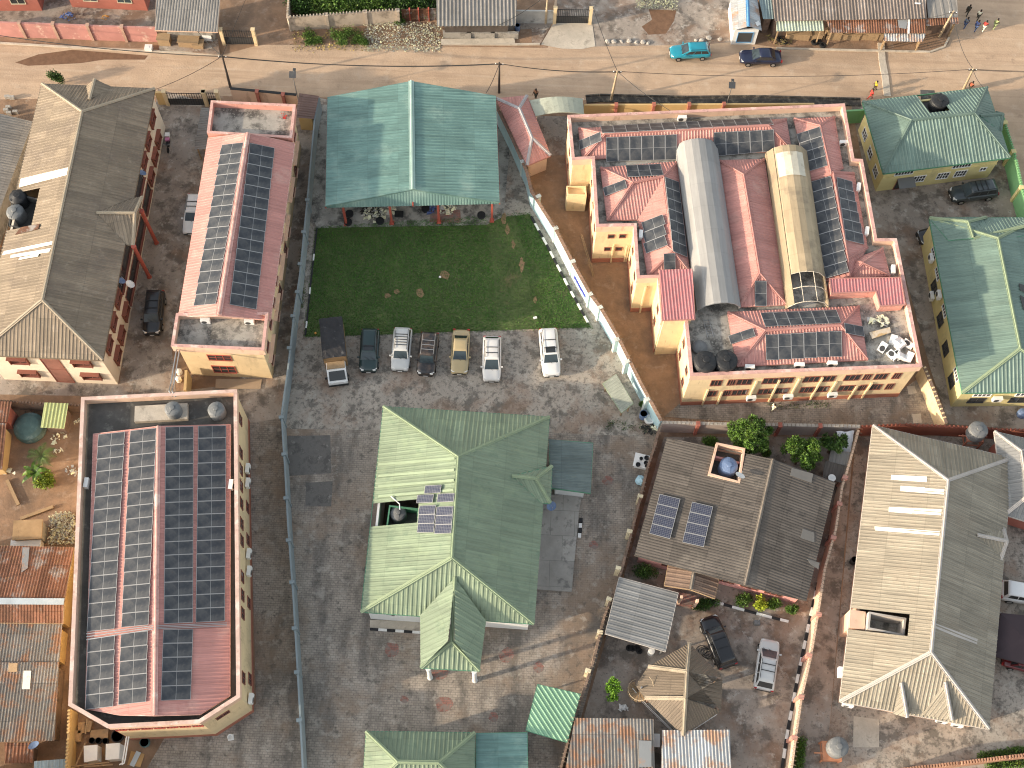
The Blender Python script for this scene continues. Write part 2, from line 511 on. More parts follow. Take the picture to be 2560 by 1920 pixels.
cellm = M('solar cell glass', (0.046, 0.052, 0.062), 0.42, var=0.3, vs=0.7, stains=[((0.135, 0.13, 0.12), 0.8, 0.42, 0.66, 0.5), ((0.14, 0.13, 0.12), 3.0, 0.58, 0.7, 0.3)], spec=0.28)
cello = M('blue polycrystal cells', (0.045, 0.052, 0.085), 0.4, var=0.25, vs=5.0, spec=0.3)
framem = M('aluminium panel frame', (0.36, 0.36, 0.36), 0.45, metal=0.3, var=0.1)
whitep = M('white enamel', (0.78, 0.77, 0.74), 0.4, var=0.06, vs=2, stains=[((0.5, 0.45, 0.38), 2.0, 0.6, 0.75, 0.4)])
greyp = M('dark grille', (0.06, 0.06, 0.06), 0.6)
glassd = M('dark window glass', (0.03, 0.033, 0.036), 0.12, var=0.1, spec=0.6)
glassb = M('bluish window glass', (0.045, 0.062, 0.072), 0.15, var=0.2, spec=0.45)
redf = M('red oxide paint', (0.42, 0.10, 0.07), 0.6, var=0.15)
brnf = M('brown window paint', (0.23, 0.085, 0.06), 0.6, var=0.15)
whitef = M('white frame paint', (0.78, 0.77, 0.74), 0.5, var=0.05)
blackp = M('black plastic', (0.022, 0.023, 0.025), 0.5, var=0.2, vs=2, stains=[((0.10, 0.095, 0.09), 1.5, 0.5, 0.75, 0.45)])
tankg = M('grey plastic', (0.16, 0.165, 0.165), 0.5, var=0.12, vs=2, stains=[((0.3, 0.29, 0.27), 1.2, 0.55, 0.75, 0.5)])
tankb = M('blue plastic', (0.14, 0.20, 0.33), 0.45, var=0.1, vs=2, stains=[((0.3, 0.36, 0.5), 1.2, 0.5, 0.75, 0.5)])
steel = M('steel', (0.42, 0.42, 0.42), 0.4, metal=0.7, var=0.1)
woodm = M('weathered timber', (0.36, 0.25, 0.145), 0.9, var=0.25, vs=2, stains=[((0.16, 0.11, 0.07), 2, 0.5, 0.7, 0.6)])
polem = M('timber pole', (0.42, 0.33, 0.22), 0.9, var=0.2, vs=2)
dpole = M('dark timber pole', (0.08, 0.065, 0.055), 0.9, var=0.2, vs=2)
wirem = M('black cable', (0.03, 0.03, 0.03), 0.7, var=0)
razm = M('rusted razor wire', (0.20, 0.155, 0.115), 0.6, metal=0.3, var=0.3, vs=3)
kerbk = M('black kerb paint', (0.03, 0.03, 0.032), 0.8, var=0.3, vs=3)
kerbw = M('white kerb paint', (0.74, 0.73, 0.70), 0.8, var=0.1, vs=3)
leafm = M('glossy green leaves', (0.072, 0.135, 0.034), 0.55, var=0.3, vs=0.9, island=0.6, stains=[((0.17, .19, .05), 1.2, .55, .66, .6)])
leafd = M('dark green leaves', (0.042, 0.088, 0.026), 0.55, var=0.3, vs=0.9, island=0.6, stains=[((0.1, .12, .04), 1.2, .55, .66, .6)])
leafy = M('yellow green leaves', (0.30, 0.36, 0.04), 0.55, var=0.25, vs=1.5, island=0.35)
barkm = M('bark', (0.16, 0.115, 0.08), 0.95, var=0.25, vs=3)
tyre = M('tyre rubber', (0.018, 0.018, 0.018), 0.85, var=0.2)
rubble = M('pale rubble', (0.46, 0.44, 0.42), 0.95, var=0.25, vs=2.0, island=0.35)
gravel = M('grey gravel', (0.42, 0.42, 0.42), 0.95, var=0.2, vs=2.0, island=0.45)
cardb = M('cardboard', (0.45, 0.31, 0.18), 0.9, var=0.12, vs=3)
blockm = M('cement block', (0.40, 0.37, 0.33), 0.95, var=0.2, vs=3, bump=0.4)
clothw = M('white cloth', (0.70, 0.68, 0.66), 0.95, var=0.15, vs=4, island=0.3)
clothk = M('dark cloth', (0.05, 0.05, 0.06), 0.95, var=0.3, vs=4, island=0.5)
clothb = M('blue cloth', (0.10, 0.14, 0.42), 0.95, var=0.2, vs=4, island=0.4)
clothr = M('red cloth', (0.55, 0.07, 0.06), 0.95, var=0.2, vs=4)
clothy = M('yellow cloth', (0.75, 0.58, 0.04), 0.95, var=0.15, vs=4)
clothg = M('olive cloth', (0.28, 0.33, 0.16), 0.95, var=0.2, vs=4)
skin = M('brown skin', (0.12, 0.06, 0.035), 0.6, var=0.1, vs=3)
hairm = M('black hair', (0.012, 0.011, 0.010), 0.8, var=0.1)
tarpt = M('teal tarpaulin', (0.085, 0.15, 0.145), 0.6, var=0.25, vs=1.0, stains=[((0.3, 0.36, 0.35), 1.0, 0.55, 0.7, 0.6)])
signw = M('white board', (0.75, 0.75, 0.73), 0.6, var=0.05)
bluep = M('blue paint', (0.12, 0.30, 0.52), 0.6, var=0.15, stains=[((0.4, 0.42, 0.4), 1.5, 0.58, 0.7, 0.6)])
creamc = M('cream pink coping', (0.64, 0.455, 0.38), 0.85, var=0.15, vs=0.8, stains=[((0.42, 0.26, 0.2), 1.3, 0.53, 0.64, 0.6), ((0.74, 0.66, 0.58), 0.8, 0.54, 0.63, 0.7)])
damps = M('damp slab', (0.17, 0.158, 0.145), 0.9, var=0.3, vs=0.8, stains=[((0.07, 0.066, 0.06), 0.8, 0.48, 0.6, 0.7), ((0.32, 0.3, 0.27), 1.4, 0.58, 0.66, 0.7)])
# ---------------------------------------------------------------- ribbed roofing
def clip(poly, k, val, keep_less):         # poly of (u, v); k = 0 or 1
    o = []
    n = len(poly)
    for i in range(n):
        a, b = poly[i], poly[(i + 1) % n]
        ia = (a[k] <= val) if keep_less else (a[k] >= val)
        ib = (b[k] <= val) if keep_less else (b[k] >= val)
        if ia:
            o.append(a)
        if ia != ib:
            t = (val - a[k]) / (b[k] - a[k])
            o.append((a[0] + (b[0] - a[0]) * t, a[1] + (b[1] - a[1]) * t))
    return o


def basis(pts, run=None):
    n = Vector((0, 0, 0))
    for i in range(len(pts)):
        n += (pts[i] - pts[0]).cross(pts[(i + 1) % len(pts)] - pts[0])
    n.normalize()
    if n.z < 0:
        n = -n
    dn = Vector((0, 0, -1)) - n * (-n.z)
    if run is not None:
        dn = Vector(run) - n * Vector(run).dot(n)
    V = dn.normalized()
    return n, n.cross(V).normalized(), V


PROF = {'trap': [(0, 0), (.55, 0), (.66, 1), (.88, 1), (1, 0)], 'wave': [(0, 0), (.25, .8), (.5, 1), (.75, .8), (1, 0)], 'flat': [(0, 0), (1, 0)]}


def rib(mb, pts, pitch=0.34, hgt=0.035, prof='trap', holes=(), run=None):
    n, U, V = basis(pts, run)
    o = pts[0]
    q = [((p - o).dot(U), (p - o).dot(V)) for p in pts]
    dev = [(p - o).dot(n) for p in pts]
    if max(abs(x) for x in dev) > 0.25:
        pass
    u0, u1 = min(a for a, b in q), max(a for a, b in q)
    hh = []
    for h in holes:
        hq = [((p - o).dot(U), (p - o).dot(V)) for p in h]
        hh.append((min(a for a, b in hq), max(a for a, b in hq), min(b for a, b in hq), max(b for a, b in hq)))
    pr = PROF[prof]
    cuts = []
    k = math.floor(u0 / pitch)
    while k * pitch < u1:
        for (a, ha), (b, hb) in zip(pr[:-1], pr[1:]):
            cuts.append(((k + a) * pitch, (k + b) * pitch, ha * hgt, hb * hgt))
        k += 1
    offu, offv = rng.random() * 50, rng.random() * 50
    for a, b, ha, hb in cuts:
        if b <= u0 or a >= u1:
            continue
        pc = clip(clip(q, 0, a, False), 0, b, True)
        if len(pc) < 3:
            continue
        pieces = [pc]
        for x0, x1, v0, v1 in hh:
            m_ = (a + b) / 2
            if x0 < m_ < x1:
                new = []
                for p_ in pieces:
                    new += [clip(p_, 1, v0, True), clip(p_, 1, v1, False)]
                pieces = [p_ for p_ in new if len(p_) > 2]
        for p_ in pieces:
            vs = []
            uv = []
            for uu, vv in p_:
                t = (uu - a) / (b - a)
                vs.append(o + U * uu + V * vv + n * (ha + (hb - ha) * t))
                uv.append((uu + offu, vv + offv))
            mb.face(vs, uv)


def roof(th, mat, P, facets, capm=None, fasm=None, pitch=0.34, hgt=0.035, prof='trap', holes=None, name='roof', capw=0.34, fash=0.2, flat=''):
    mb = MB()
    fl = [f.split('/')[0] for f in facets.split()]
    holes = holes or {}
    for f in fl:
        pts = [P[c] for c in f]
        rib(mb, pts, pitch, hgt, 'flat' if f in flat.split() else prof, holes.get(f, ()))
    r_ = mb.build(name, mat, th)
    ed = {}
    for f in fl:
        for i in range(len(f)):
            ed.setdefault(frozenset((f[i], f[(i + 1) % len(f)])), []).append(f)
    cb, fb = MB(), MB()
    for e, fs in ed.items():
        a, b = [P[c] for c in e]
        if len(fs) > 1:
            n = basis([P[c] for c in fs[0]])[0]
            cc = sum((P[c] for c in fs[1]), Vector()) / len(fs[1])
            if (cc - a).dot(n) < -0.02:
                up = Vector((0, 0, 0.02 + hgt))
                cb.bar(a + up, b + up, capw, 0.05)
                cb.tube([a + up * 1.6, b + up * 1.6], capw * 0.22, 6)
        else:
            if (a - b).length > 0.05:
                d = Vector((0, 0, -fash / 2 + 0.01))
                fb.bar(a + d, b + d, 0.05, fash)
    if capm and cb.f:
        cb.build('ridge_cap', capm, th)
    if fasm and fb.f:
        fb.build('fascia', fasm, th)
    return r_


def offp(pts, off):                          # points lifted off their plane
    n = basis(pts)[0]
    return [p + n * off for p in pts]


def slab(mb, pts, th_):                      # a sheet of real thickness through four points, lifted by th_
    n = basis(pts)[0]
    return mb.hexa(list(pts), [p + n * th_ for p in pts])


def walls(th, poly, z0, z1, mat, name='wall'):
    mb = MB()
    mb.ring(poly, inset(poly, 0.2), z0, z1)
    return mb.build(name, mat, th)


def window(th, A, B, s, z, wd, ht, frame, glass, bars=(1, 0), hood=None, sill=None, deep=0.05, name='window'):
    e = Vector((B.x - A.x, B.y - A.y, 0)).normalized()
    n = Vector((e.y, -e.x, 0))
    c = Vector((A.x, A.y, 0)) + e * s + Vector((0, 0, z))
    up = Vector((0, 0, 1))
    f = MB()
    fw = 0.07

    def blk(x0, x1, y0, y1, d0, d1, mb):
        b = [c + e * x + up * y0 + n * d for x, d in ((x0, d1), (x1, d1), (x1, d0), (x0, d0))]
        mb.hexa(b, [p + up * (y1 - y0) for p in b])
    hx, hy = wd / 2, ht / 2
    blk(-hx - fw, hx + fw, hy, hy + fw, -0.02, deep + .02, f)
    blk(-hx - fw, hx + fw, -hy - fw, -hy, -0.02, deep + .04, f)
    blk(-hx - fw, -hx, -hy, hy, -0.02, deep, f)
    blk(hx, hx + fw, -hy, hy, -0.02, deep, f)
    for k in range(1, bars[0] + 1):
        x = -hx + wd * k / (bars[0] + 1)
        blk(x - .03, x + .03, -hy, hy, 0.0, deep - .006, f)
    for k in range(1, bars[1] + 1):
        y = -hy + ht * k / (bars[1] + 1)
        blk(-hx, hx, y - .025, y + .025, 0.0, deep - .012, f)
    fo = f.build(name, frame, th)
    g = MB()
    blk(-hx, hx, -hy, hy, -0.02, 0.018, g)
    g.build('pane', glass, fo)
    if hood:
        h = MB()
        blk(-hx - .15, hx + .15, hy + .1, hy + .2, -0.02, 0.42, h)
        blk(-hx - .15, -hx - .07, -hy - .15, hy + .1, -0.02, 0.25, h)
        blk(hx + .07, hx + .15, -hy - .15, hy + .1, -0.02, 0.25, h)
        h.build('hood', hood, fo)
    if sill:
        h = MB()
        blk(-hx - .12, hx + .12, -hy - .16, -hy - .07, -0.02, 0.2, h)
        h.build('sill', sill, fo)
    return fo


def wins(th, A, B, pix, wd, ht, frame, glass, zfix=None, **kw):
    L = Vector((B.x - A.x, B.y - A.y)).length
    for p in pix:
        ww = wd
        if len(p) in (3, 5):
            ww, p = p[-1], p[:-1]
        s, z = hit(p, A, B)
        s = max(ww / 2 + .1, min(L - ww / 2 - .1, s))
        window(th, A, B, s, zfix if zfix else z, ww, ht, frame, glass, **kw)


def wallbar(th, A, B, p1, p2, wd, dp, mat, name):     # an upright strip on a wall between two sighted heights
    s1, z1 = hit(p1, A, B)
    s2, z2 = hit(p2, A, B)
    e = Vector((B.x - A.x, B.y - A.y, 0)).normalized()
    n = Vector((e.y, -e.x, 0))
    s = (s1 + s2) / 2
    c = Vector((A.x, A.y, 0)) + e * s
    za, zb = min(z1, z2), max(z1, z2)
    b = [c + e * x + n * d + Vector((0, 0, za)) for x, d in ((-wd / 2, dp), (wd / 2, dp), (wd / 2, -.02), (-wd / 2, -.02))]
    return MB().hexa(b, [p + Vector((0, 0, zb - za)) for p in b]).build(name, mat, th)


def parapet(th, poly, z_deck, z_top, wallm, bandm, copm, deckm, plin=None, thick=0.26, band=0.9):
    walls(th, inset(poly, 0.14), 0, z_deck - 0.02, wallm)
    if band:
        MB().ring(poly, inset(poly, thick), z_top - band, z_top).build('parapet', bandm, th)
    MB().ring(inset(poly, -0.03), inset(poly, thick + 0.03), z_top + .002, z_top + 0.07).build('coping', copm, th)
    mb = MB()
    ip = inset(poly, thick - .03)
    mb.face([(p.x, p.y, z_deck) for p in ip])
    mb.build('roof_slab', deckm, th)
    if plin:
        MB().ring(inset(poly, 0.10), inset(poly, 0.2), 0, 0.75).build('plinth', plin, th)


# ---------------------------------------------------------------- solar panels
def make_panel(cells=cellm, ncol=2, nrow=1, fr=0.03, mid=0.024, gx=0, gy=0):
    t = thing('solar_panel', 'x', 'solar panel')
    lx, ly = 2.278, 1.134
    f = MB()
    f.box((0, ly / 2 - fr / 2, .02), (lx, fr, .04)).box((0, -ly / 2 + fr / 2, .02), (lx, fr, .04))
    f.box((lx / 2 - fr / 2, 0, .02), (fr, ly - 2 * fr, .04)).box((-lx / 2 + fr / 2, 0, .02), (fr, ly - 2 * fr, .04))
    if mid:
        f.box((0, 0, .0335), (mid, ly - 2 * fr, .005))
    f.build('frame', framem, t)
    g = MB()
    g.box((0, 0, .02), (lx - 2 * fr, ly - 2 * fr, .022))
    c = g.build('cell_sheet', cells, t)
    if gx:
        gm = MB()
        for k in range(1, gx):
            gm.box((-lx / 2 + lx * k / gx, 0, .0322), (.011, ly - 2 * fr, .003))
        for k in range(1, gy):
            gm.box((0, -ly / 2 + ly * k / gy, .0337), (lx - 2 * fr, .011, .003))
        gm.build('cell_grid', framem, c)
    return t


panel_kit = Kit(make_panel)
old_kit = Kit(lambda: make_panel(cello, fr=0.05, mid=0.0, gx=10, gy=6))
ORD = 'first second third fourth fifth sixth seventh eighth ninth tenth eleventh twelfth thirteenth fourteenth fifteenth sixteenth'.split()


def array(kit, plane, TL, TR, BR, BL, rows, cols, lng, text, group, off=0.13):
    q = [on(p, plane, off) for p in (TL, TR, BR, BL)]
    n = basis(list(plane[:3]))[0]
    for i in range(rows):
        for j in range(cols):
            def pt(a, b):
                return q[0] * (1 - a) * (1 - b) + q[1] * (1 - a) * b + q[2] * a * b + q[3] * a * (1 - b)
            a, b = (i + .5) / rows, (j + .5) / cols
            c = pt(a, b)
            r_ = (pt(a, (j + 1) / cols) - pt(a, j / cols))
            d_ = (pt((i + 1) / rows, b) - pt(i / rows, b))
            lr, ld = r_.length - .015, d_.length - .015
            x = r_ if lng == 'r' else -d_
            x = (x - n * x.dot(n)).normalized()
            y = n.cross(x)
            sx, sy = (lr, ld) if lng == 'r' else (ld, lr)
            m = Matrix.Identity(4)
            for k, v_ in enumerate((x * (sx / 2.278), y * (sy / 1.134), n)):
                m[0][k], m[1][k], m[2][k] = v_
            m = m @ Matrix.Rotation(rng.uniform(-.004, .004), 4, 'Z') @ Matrix.Rotation(rng.uniform(-.006, .006), 4, 'X')
            m.translation = c
            k = i if rows > 1 else j
            nn = rows if rows > 1 else cols
            o_ = 'last' if (k == nn - 1 and nn > 2) else ORD[k]
            kit.put((0, 0, 0), mat=m, label=text.format(o=o_), group=group)


# ---------------------------------------------------------------- tanks, air conditioners, dishes, drums
def tankmk(mat, kind='dome', name='water_tank'):
    def f():
        t = thing(name, 'x', 'water tank')
        b = MB()
        pr = [(0.92, 0), (1, .04)]
        for k in range(5):
            z = .12 + k * .26
            pr += [(1.0, z), (.965, z + .05), (.965, z + .09), (1.0, z + .14)]
        pr += [(1.0, 1.42)]
        b.lathe(pr, n=28).build('body', mat, t, smooth=False)
        d = MB()
        if kind == 'cone':
            d.lathe([(1.0, 1.42), (.9, 1.55), (.36, 1.9), (.33, 1.9)], n=28)
        else:
            d.lathe([(1.0, 1.42), (.93, 1.54), (.75, 1.66), (.34, 1.76), (.3, 1.76)], n=28)
        for k in range(4):
            a = math.pi / 4 + k * math.pi / 2
            d.bar((math.cos(a) * .3, math.sin(a) * .3, 1.78), (math.cos(a) * .93, math.sin(a) * .93, 1.57), .28, .07)
        d.build('shoulder', mat, t)
        MB().lathe([(.3, 1.76), (.31, 1.86), (.27, 1.9), (.05, 1.92)], n=18).build('lid', mat, t)
        return t
    return Kit(f)


tank_black, tank_grey, tank_blue = tankmk(blackp), tankmk(tankg), tankmk(tankb)
tank_cone = tankmk(blackp, 'cone')


def make_ac():
    t = thing('air_conditioner', 'x', 'air conditioner')
    MB().box((0, 0, .33), (.86, .34, .6)).box((0, 0, .645), (.88, .36, .03)).build('casing', whitep, t)
    g = MB()
    n = 20
    g.poly([(-.12 + .25 * math.cos(2 * math.pi * k / n), -.178, .33 + .25 * math.sin(2 * math.pi * k / n)) for k in range(n)] + [(-.12 + .25 * math.cos(2 * math.pi * k / n), -.165, .33 + .25 * math.sin(2 * math.pi * k / n)) for k in range(n)], [tuple(range(n - 1, -1, -1))] + [(k, (k + 1) % n, n + (k + 1) % n, n + k) for k in range(n)])
    g.build('fan_grille', greyp, t)
    MB().box((-.3, 0, .015), (.06, .38, .03)).box((.3, 0, .015), (.06, .38, .03)).build('bracket', steel, t)
    return t


ac_kit = Kit(make_ac)


def make_dish(mat):
    def f():
        t = thing('satellite_dish', 'x', 'satellite dish')
        b = MB()
        n = 22
        rings = [(0, 0), (.2, .02), (.36, .065), (.45, .105)]
        vs = [(0, 0, 0)]
        for r, h in rings[1:]:
            vs += [(r * math.cos(2 * math.pi * k / n), r * math.sin(2 * math.pi * k / n), h) for k in range(n)]
        fs = [(0, 1 + k, 1 + (k + 1) % n) for k in range(n)]
        for q in range(2):
            fs += [(1 + q * n + k, 1 + (q + 1) * n + k, 1 + (q + 1) * n + (k + 1) % n, 1 + q * n + (k + 1) % n) for k in range(n)]
        m = Matrix.Rotation(R(38), 4, 'X')
        vs2 = [m @ Vector(v) + Vector((0, 0, .75)) for v in vs]
        nn = m @ Vector((0, 0, 1))
        b.poly(vs2, fs)
        b.poly([v - nn * .02 for v in vs2], [tuple(reversed(x)) for x in fs])
        b.build('reflector', mat, t, smooth=True)
        MB().tube([(0, .1, 0), (0, .1, .72)], .03).bar((0, .1, .7), vs2[0], .05, .05).build('mast', steel, t)
        MB().tube([vs2[1 + 2 * n + 16], vs2[0] + nn * .5], .014).box(tuple(vs2[0] + nn * .5), (.07, .07, .12)).build('feed_arm', steel, t)
        return t
    return Kit(f)


dish_white, dish_blue = make_dish(whitep), make_dish(tankb)


def make_drum(mat, name='drum', cat='drum', r=.29, h=.85, open_=True):
    def f():
        t = thing(name, 'x', cat)
        MB().lathe([(r * .95, 0), (r, .03), (r, h * .32), (r * 1.05, h * .34), (r, h * .37), (r, h * .65), (r * 1.05, h * .67), (r, h * .7), (r, h), (r * .93, h), (r * .9, h * .75 if open_ else h * .98)], n=18).build('shell', mat, t)
        MB().lathe([(r * 1.04, h * .985), (r * 1.06, h * 1.02), (r * .92, h * 1.02), (r * .92, h * .985)], n=18).build('rim', mat, t)
        return t
    return Kit(f)


drum_blue, drum_black = make_drum(tankb), make_drum(blackp)
basin_k = make_drum(blackp, 'basin', 'basin', .32, .3)
basin_t = make_drum(tarpt, 'basin', 'basin', .36, .3)


# ---------------------------------------------------------------- foliage
def leaves(mb, c, rad, n, size, rg, shell=0.55, droop=0.3):
    for _ in range(n):
        d = Vector((rg.gauss(0, 1), rg.gauss(0, 1), rg.gauss(0, 1)))
        if d.length < 1e-3:
            continue
        d.normalize()
        q = shell + (1 - shell) * rg.random()
        p = Vector(c) + Vector((d.x * rad[0] * q, d.y * rad[1] * q, d.z * rad[2] * q))
        ax = (d + Vector((rg.uniform(-.8, .8), rg.uniform(-.8, .8), rg.uniform(-.6, .4) - droop))).normalized()
        sdv = ax.cross(Vector((rg.uniform(-1, 1), rg.uniform(-1, 1), rg.uniform(-1, 1)))).normalized()
        l = size * rg.uniform(.7, 1.35)
        wv = sdv * l * .27
        nrm = ax.cross(sdv).normalized()
        m_ = p + ax * l * .45 + nrm * l * .06
        mb.poly([p, m_ + wv, p + ax * l, m_ - wv], [(0, 1, 2, 3)])


def tree(name, label, base, h, crowns, n, size, mat, seed, group=None, cat='tree', tr=0.14):
    rg = random.Random(seed)
    t = thing(name, label, cat, base, group)
    tk = MB()
    b = Vector(base)
    top = b + Vector((rg.uniform(-.2, .2), rg.uniform(-.2, .2), h * .5))
    tk.tube([b, b + Vector((.03, .02, h * .25)), top], [tr, tr * .8, tr * .6], 8)
    for cx, cy, cz, r in crowns:
        e = b + Vector((cx, cy, cz))
        tk.tube([top - Vector((0, 0, h * .1)), (top + e) / 2 + Vector((0, 0, .1)), e], [tr * .5, tr * .35, tr * .12], 6)
    tk.build('trunk', barkm, t)
    mb = MB()
    for cx, cy, cz, r in crowns:
        c = b + Vector((cx, cy, cz))
        # each bough carries several tufts of leaves round its end
        for _ in range(max(5, int(9 * r))):
            d = Vector((rg.gauss(0, 1), rg.gauss(0, 1), rg.gauss(.35, .8))).normalized()
            q = c + d * r * rg.uniform(.45, .95)
            rr = r * rg.uniform(.25, .42)
            leaves(mb, q, (rr, rr, rr * .75), int(n * r / 9 * rg.uniform(.6, 1.3)), size, rg, .3)
    mb.build('crown', mat, t)
    return t


def bush(label, base, rad, n, size, mat, seed, group=None, name='bush', cat='bush'):
    rg = random.Random(seed)
    t = thing(name, label, cat, base, group)
    st = MB()
    b = Vector(base)
    for k in range(5):
        a = 2 * math.pi * k / 5 + rg.random()
        st.tube([b, b + Vector((math.cos(a) * rad[0] * .3, math.sin(a) * rad[1] * .3, rad[2] * .9))], [.03, .015], 5)
    st.build('stem', barkm, t)
    mb = MB()
    for k in range(7):
        a = rg.uniform(0, 6.28)
        q = rg.uniform(0, .65)
        c = b + Vector((math.cos(a) * rad[0] * q, math.sin(a) * rad[1] * q, rad[2] * rg.uniform(.5, 1.1)))
        leaves(mb, c, (rad[0] * .5, rad[1] * .5, rad[2] * .5), n // 7, size, rg, .2)
    mb.build('foliage', mat, t)
    return t


# ---------------------------------------------------------------- boundary walls
def bwall(name, label, pts, h, mat, thick=0.2, posts=(), postm=None, postw=0.3, posth=0.15, razor=False, cap=None, group=None, cat='wall', spikes=0, postout=0.0):
    P = [w(p, h) for p in pts]
    P = [Vector((p.x, p.y, 0)) for p in P]
    t = thing(name, label, cat, P[0], group)
    mb = MB()
    lf, rt = [], []
    for i, p in enumerate(P):
        e1 = (P[i] - P[i - 1]).normalized() if i else (P[1] - P[0]).normalized()
        e2 = (P[i + 1] - P[i]).normalized() if i < len(P) - 1 else e1
        n = (Vector((-e1.y, e1.x, 0)) + Vector((-e2.y, e2.x, 0))).normalized()
        k = thick / 2 / max(.5, n.dot(Vector((-e1.y, e1.x, 0))))
        lf.append(p + n * k)
        rt.append(p - n * k)
    up = Vector((0, 0, h))
    for i in range(len(P) - 1):
        mb.hexa([rt[i], rt[i + 1], lf[i + 1], lf[i]], [rt[i] + up, rt[i + 1] + up, lf[i + 1] + up, lf[i] + up])
    mb.build('wall_panel', mat, t)
    if cap:
        cb = MB()
        for i in range(len(P) - 1):
            cb.bar(P[i] + Vector((0, 0, h + .03)), P[i + 1] + Vector((0, 0, h + .03)), thick + .1, .055)
        cb.build('coping', cap, t)
    # posts are given as positions or as a spacing in metres
    where = []
    if isinstance(posts, (int, float)):
        d0 = posts * .5
        for i in range(len(P) - 1):
            L = (P[i + 1] - P[i]).length
            while d0 < L:
                where.append((P[i] + (P[i + 1] - P[i]) * (d0 / L), (P[i + 1] - P[i]).normalized()))
                d0 += posts
            d0 -= L
    else:
        for q in posts:
            p = w(q, h)
            p.z = 0
            best = min(range(len(P) - 1), key=lambda i: min((P[i] - p).length + (P[i + 1] - p).length - (P[i + 1] - P[i]).length, 99))
            where.append((p, (P[best + 1] - P[best]).normalized()))
    for p, e in where:
        a = math.atan2(e.y, e.x)
        n = Vector((-e.y, e.x, 0)) * postout
        MB().box((p.x + n.x, p.y + n.y, (h + posth) / 2), (postw, thick + .22, h + posth), a).box((p.x + n.x, p.y + n.y, h + posth + .03), (postw + .08, thick + .3, .06), a).build('post', postm or mat, t)
    if razor:
        rg = random.Random(len(pts) * 13 + int(h * 10))
        rb = MB()
        for i in range(len(P) - 1):
            e = P[i + 1] - P[i]
            L = e.length
            e.normalize()
            n = Vector((-e.y, e.x, 0))
            m_ = int(L / .09)
            line = []
            for k in range(m_ + 1):
                a = k * .09 / .38 * 2 * math.pi
                rr = .27 + .05 * math.sin(k * .31) + rg.uniform(-.02, .02)
                line.append(P[i] + e * (k * .09) + n * (rr * math.cos(a)) + Vector((0, 0, h + .33 + rr * math.sin(a))))
            if len(line) > 1:
                rb.tube(line, .016, 3)
        rb.build('razor_wire', razm, t)
    if spikes:
        sb = MB()
        for i in range(len(P) - 1):
            e = P[i + 1] - P[i]
            L = e.length
            for k in range(int(L / spikes)):
                q = P[i] + e * ((k + .5) * spikes / L)
                sb.box((q.x, q.y, h + .1), (.13, thick, .2), math.atan2(e.y, e.x))
        sb.build('block_crest', mat, t)
    return t


# ---------------------------------------------------------------- ground
def patch(name, pts, z, mat, kind='structure', label=None, cat=None):
    mb = MB()
    mb.face([w(p, z) for p in pts])
    o = mb.build(name, mat)
    if o.data.polygons[0].normal.z < 0:
        o.data.flip_normals()
    tag(o, label or name.replace('_', ' '), cat or name.split('_')[-1], kind=kind)
    return o


def kerb(label, pts, group=None, wd=0.22, ht=0.14, seg=0.75, name='kerb', every=2):
    P = [w(p, 0) for p in pts]
    t = thing(name, label, 'kerb', P[0], group)
    bk, wh = MB(), MB()
    k = 0
    for i in range(len(P) - 1):
        e = P[i + 1] - P[i]
        L = e.length
        m_ = max(1, int(L / seg))
        for j in range(m_):
            (wh if k % every == every - 1 else bk).bar(P[i] + e * (j / m_) + Vector((0, 0, ht / 2)), P[i] + e * ((j + 1) / m_) + Vector((0, 0, ht / 2)), wd, ht)
            k += 1
    bk.build('black_stone', kerbk, t)
    wh.build('white_stone', kerbw, t)
    return t


def junk(mb, c, rad, n, size, rg, h=.25):
    for _ in range(n):
        a, q = rg.uniform(0, 6.283), math.sqrt(rg.random())
        s = size * rg.uniform(.5, 1.5)
        x, y = c.x + rad[0] * q * math.cos(a), c.y + rad[1] * q * math.sin(a)
        z = c.z + h * (1 - q) * rg.random()
        vs = [Vector((x, y, z)) + Vector((rg.uniform(-1, 1) * s, rg.uniform(-1, 1) * s, rg.uniform(0, .8) * s)) for _ in range(5)]
        mb.poly(vs, [(0, 1, 2), (0, 2, 3), (0, 3, 4), (0, 4, 1), (1, 2, 3, 4)])
# ---------------------------------------------------------------- ground
gm = MB()
gm.face([(-1500, -1400, 0), (1500, -1400, 0), (1500, 1600, 0), (-1500, 1600, 0)])
tag(gm.build('ground', dirt), 'reddish bare ground round the compounds', 'ground', kind='structure')
patch('road', [(-900, 262), (-900, 30), (0, 108), (370, 122), (545, 140), (650, 112), (840, 112), (1100, 116), (1370, 120), (1390, -20), (1840, -20), (1840, 105), (1990, 125), (2320, 131), (2372, 110), (2385, -40), (2385, -900), (3600, -900), (3600, 700), (2600, 640), (2545, 520), (2480, 300), (2100, 262), (1500, 250), (1240, 250), (560, 240)], 0.004, sand, label='sandy street along the top with a side street at its right end')
patch('street_verge', [(1392, -30), (1850, -30), (1850, 104), (1740, 112), (1392, 118)], 0.010, conc2, label='dusty open plot beside the street')
patch('wet_road_stain', [(0, 0, 130, 540), (0, 0, 330, 470), (0, 0, 620, 430), (0, 0, 900, 450), (0, 0, 1280, 480), (0, 0, 1250, 515), (0, 0, 900, 515), (0, 0, 700, 545), (0, 0, 420, 560), (0, 0, 240, 568)], 0.012, wet, label='dark damp patch on the sandy street', cat='stain')
patch('wet_ground_stain', [(2, 0, 1180, 80), (2, 0, 1420, 90), (2, 0, 1400, 180), (2, 0, 1330, 290), (2, 0, 1180, 300), (2, 0, 1120, 230), (2, 0, 1210, 170)], 0.016, wet, label='dark damp patch by the gravel pile', cat='stain')
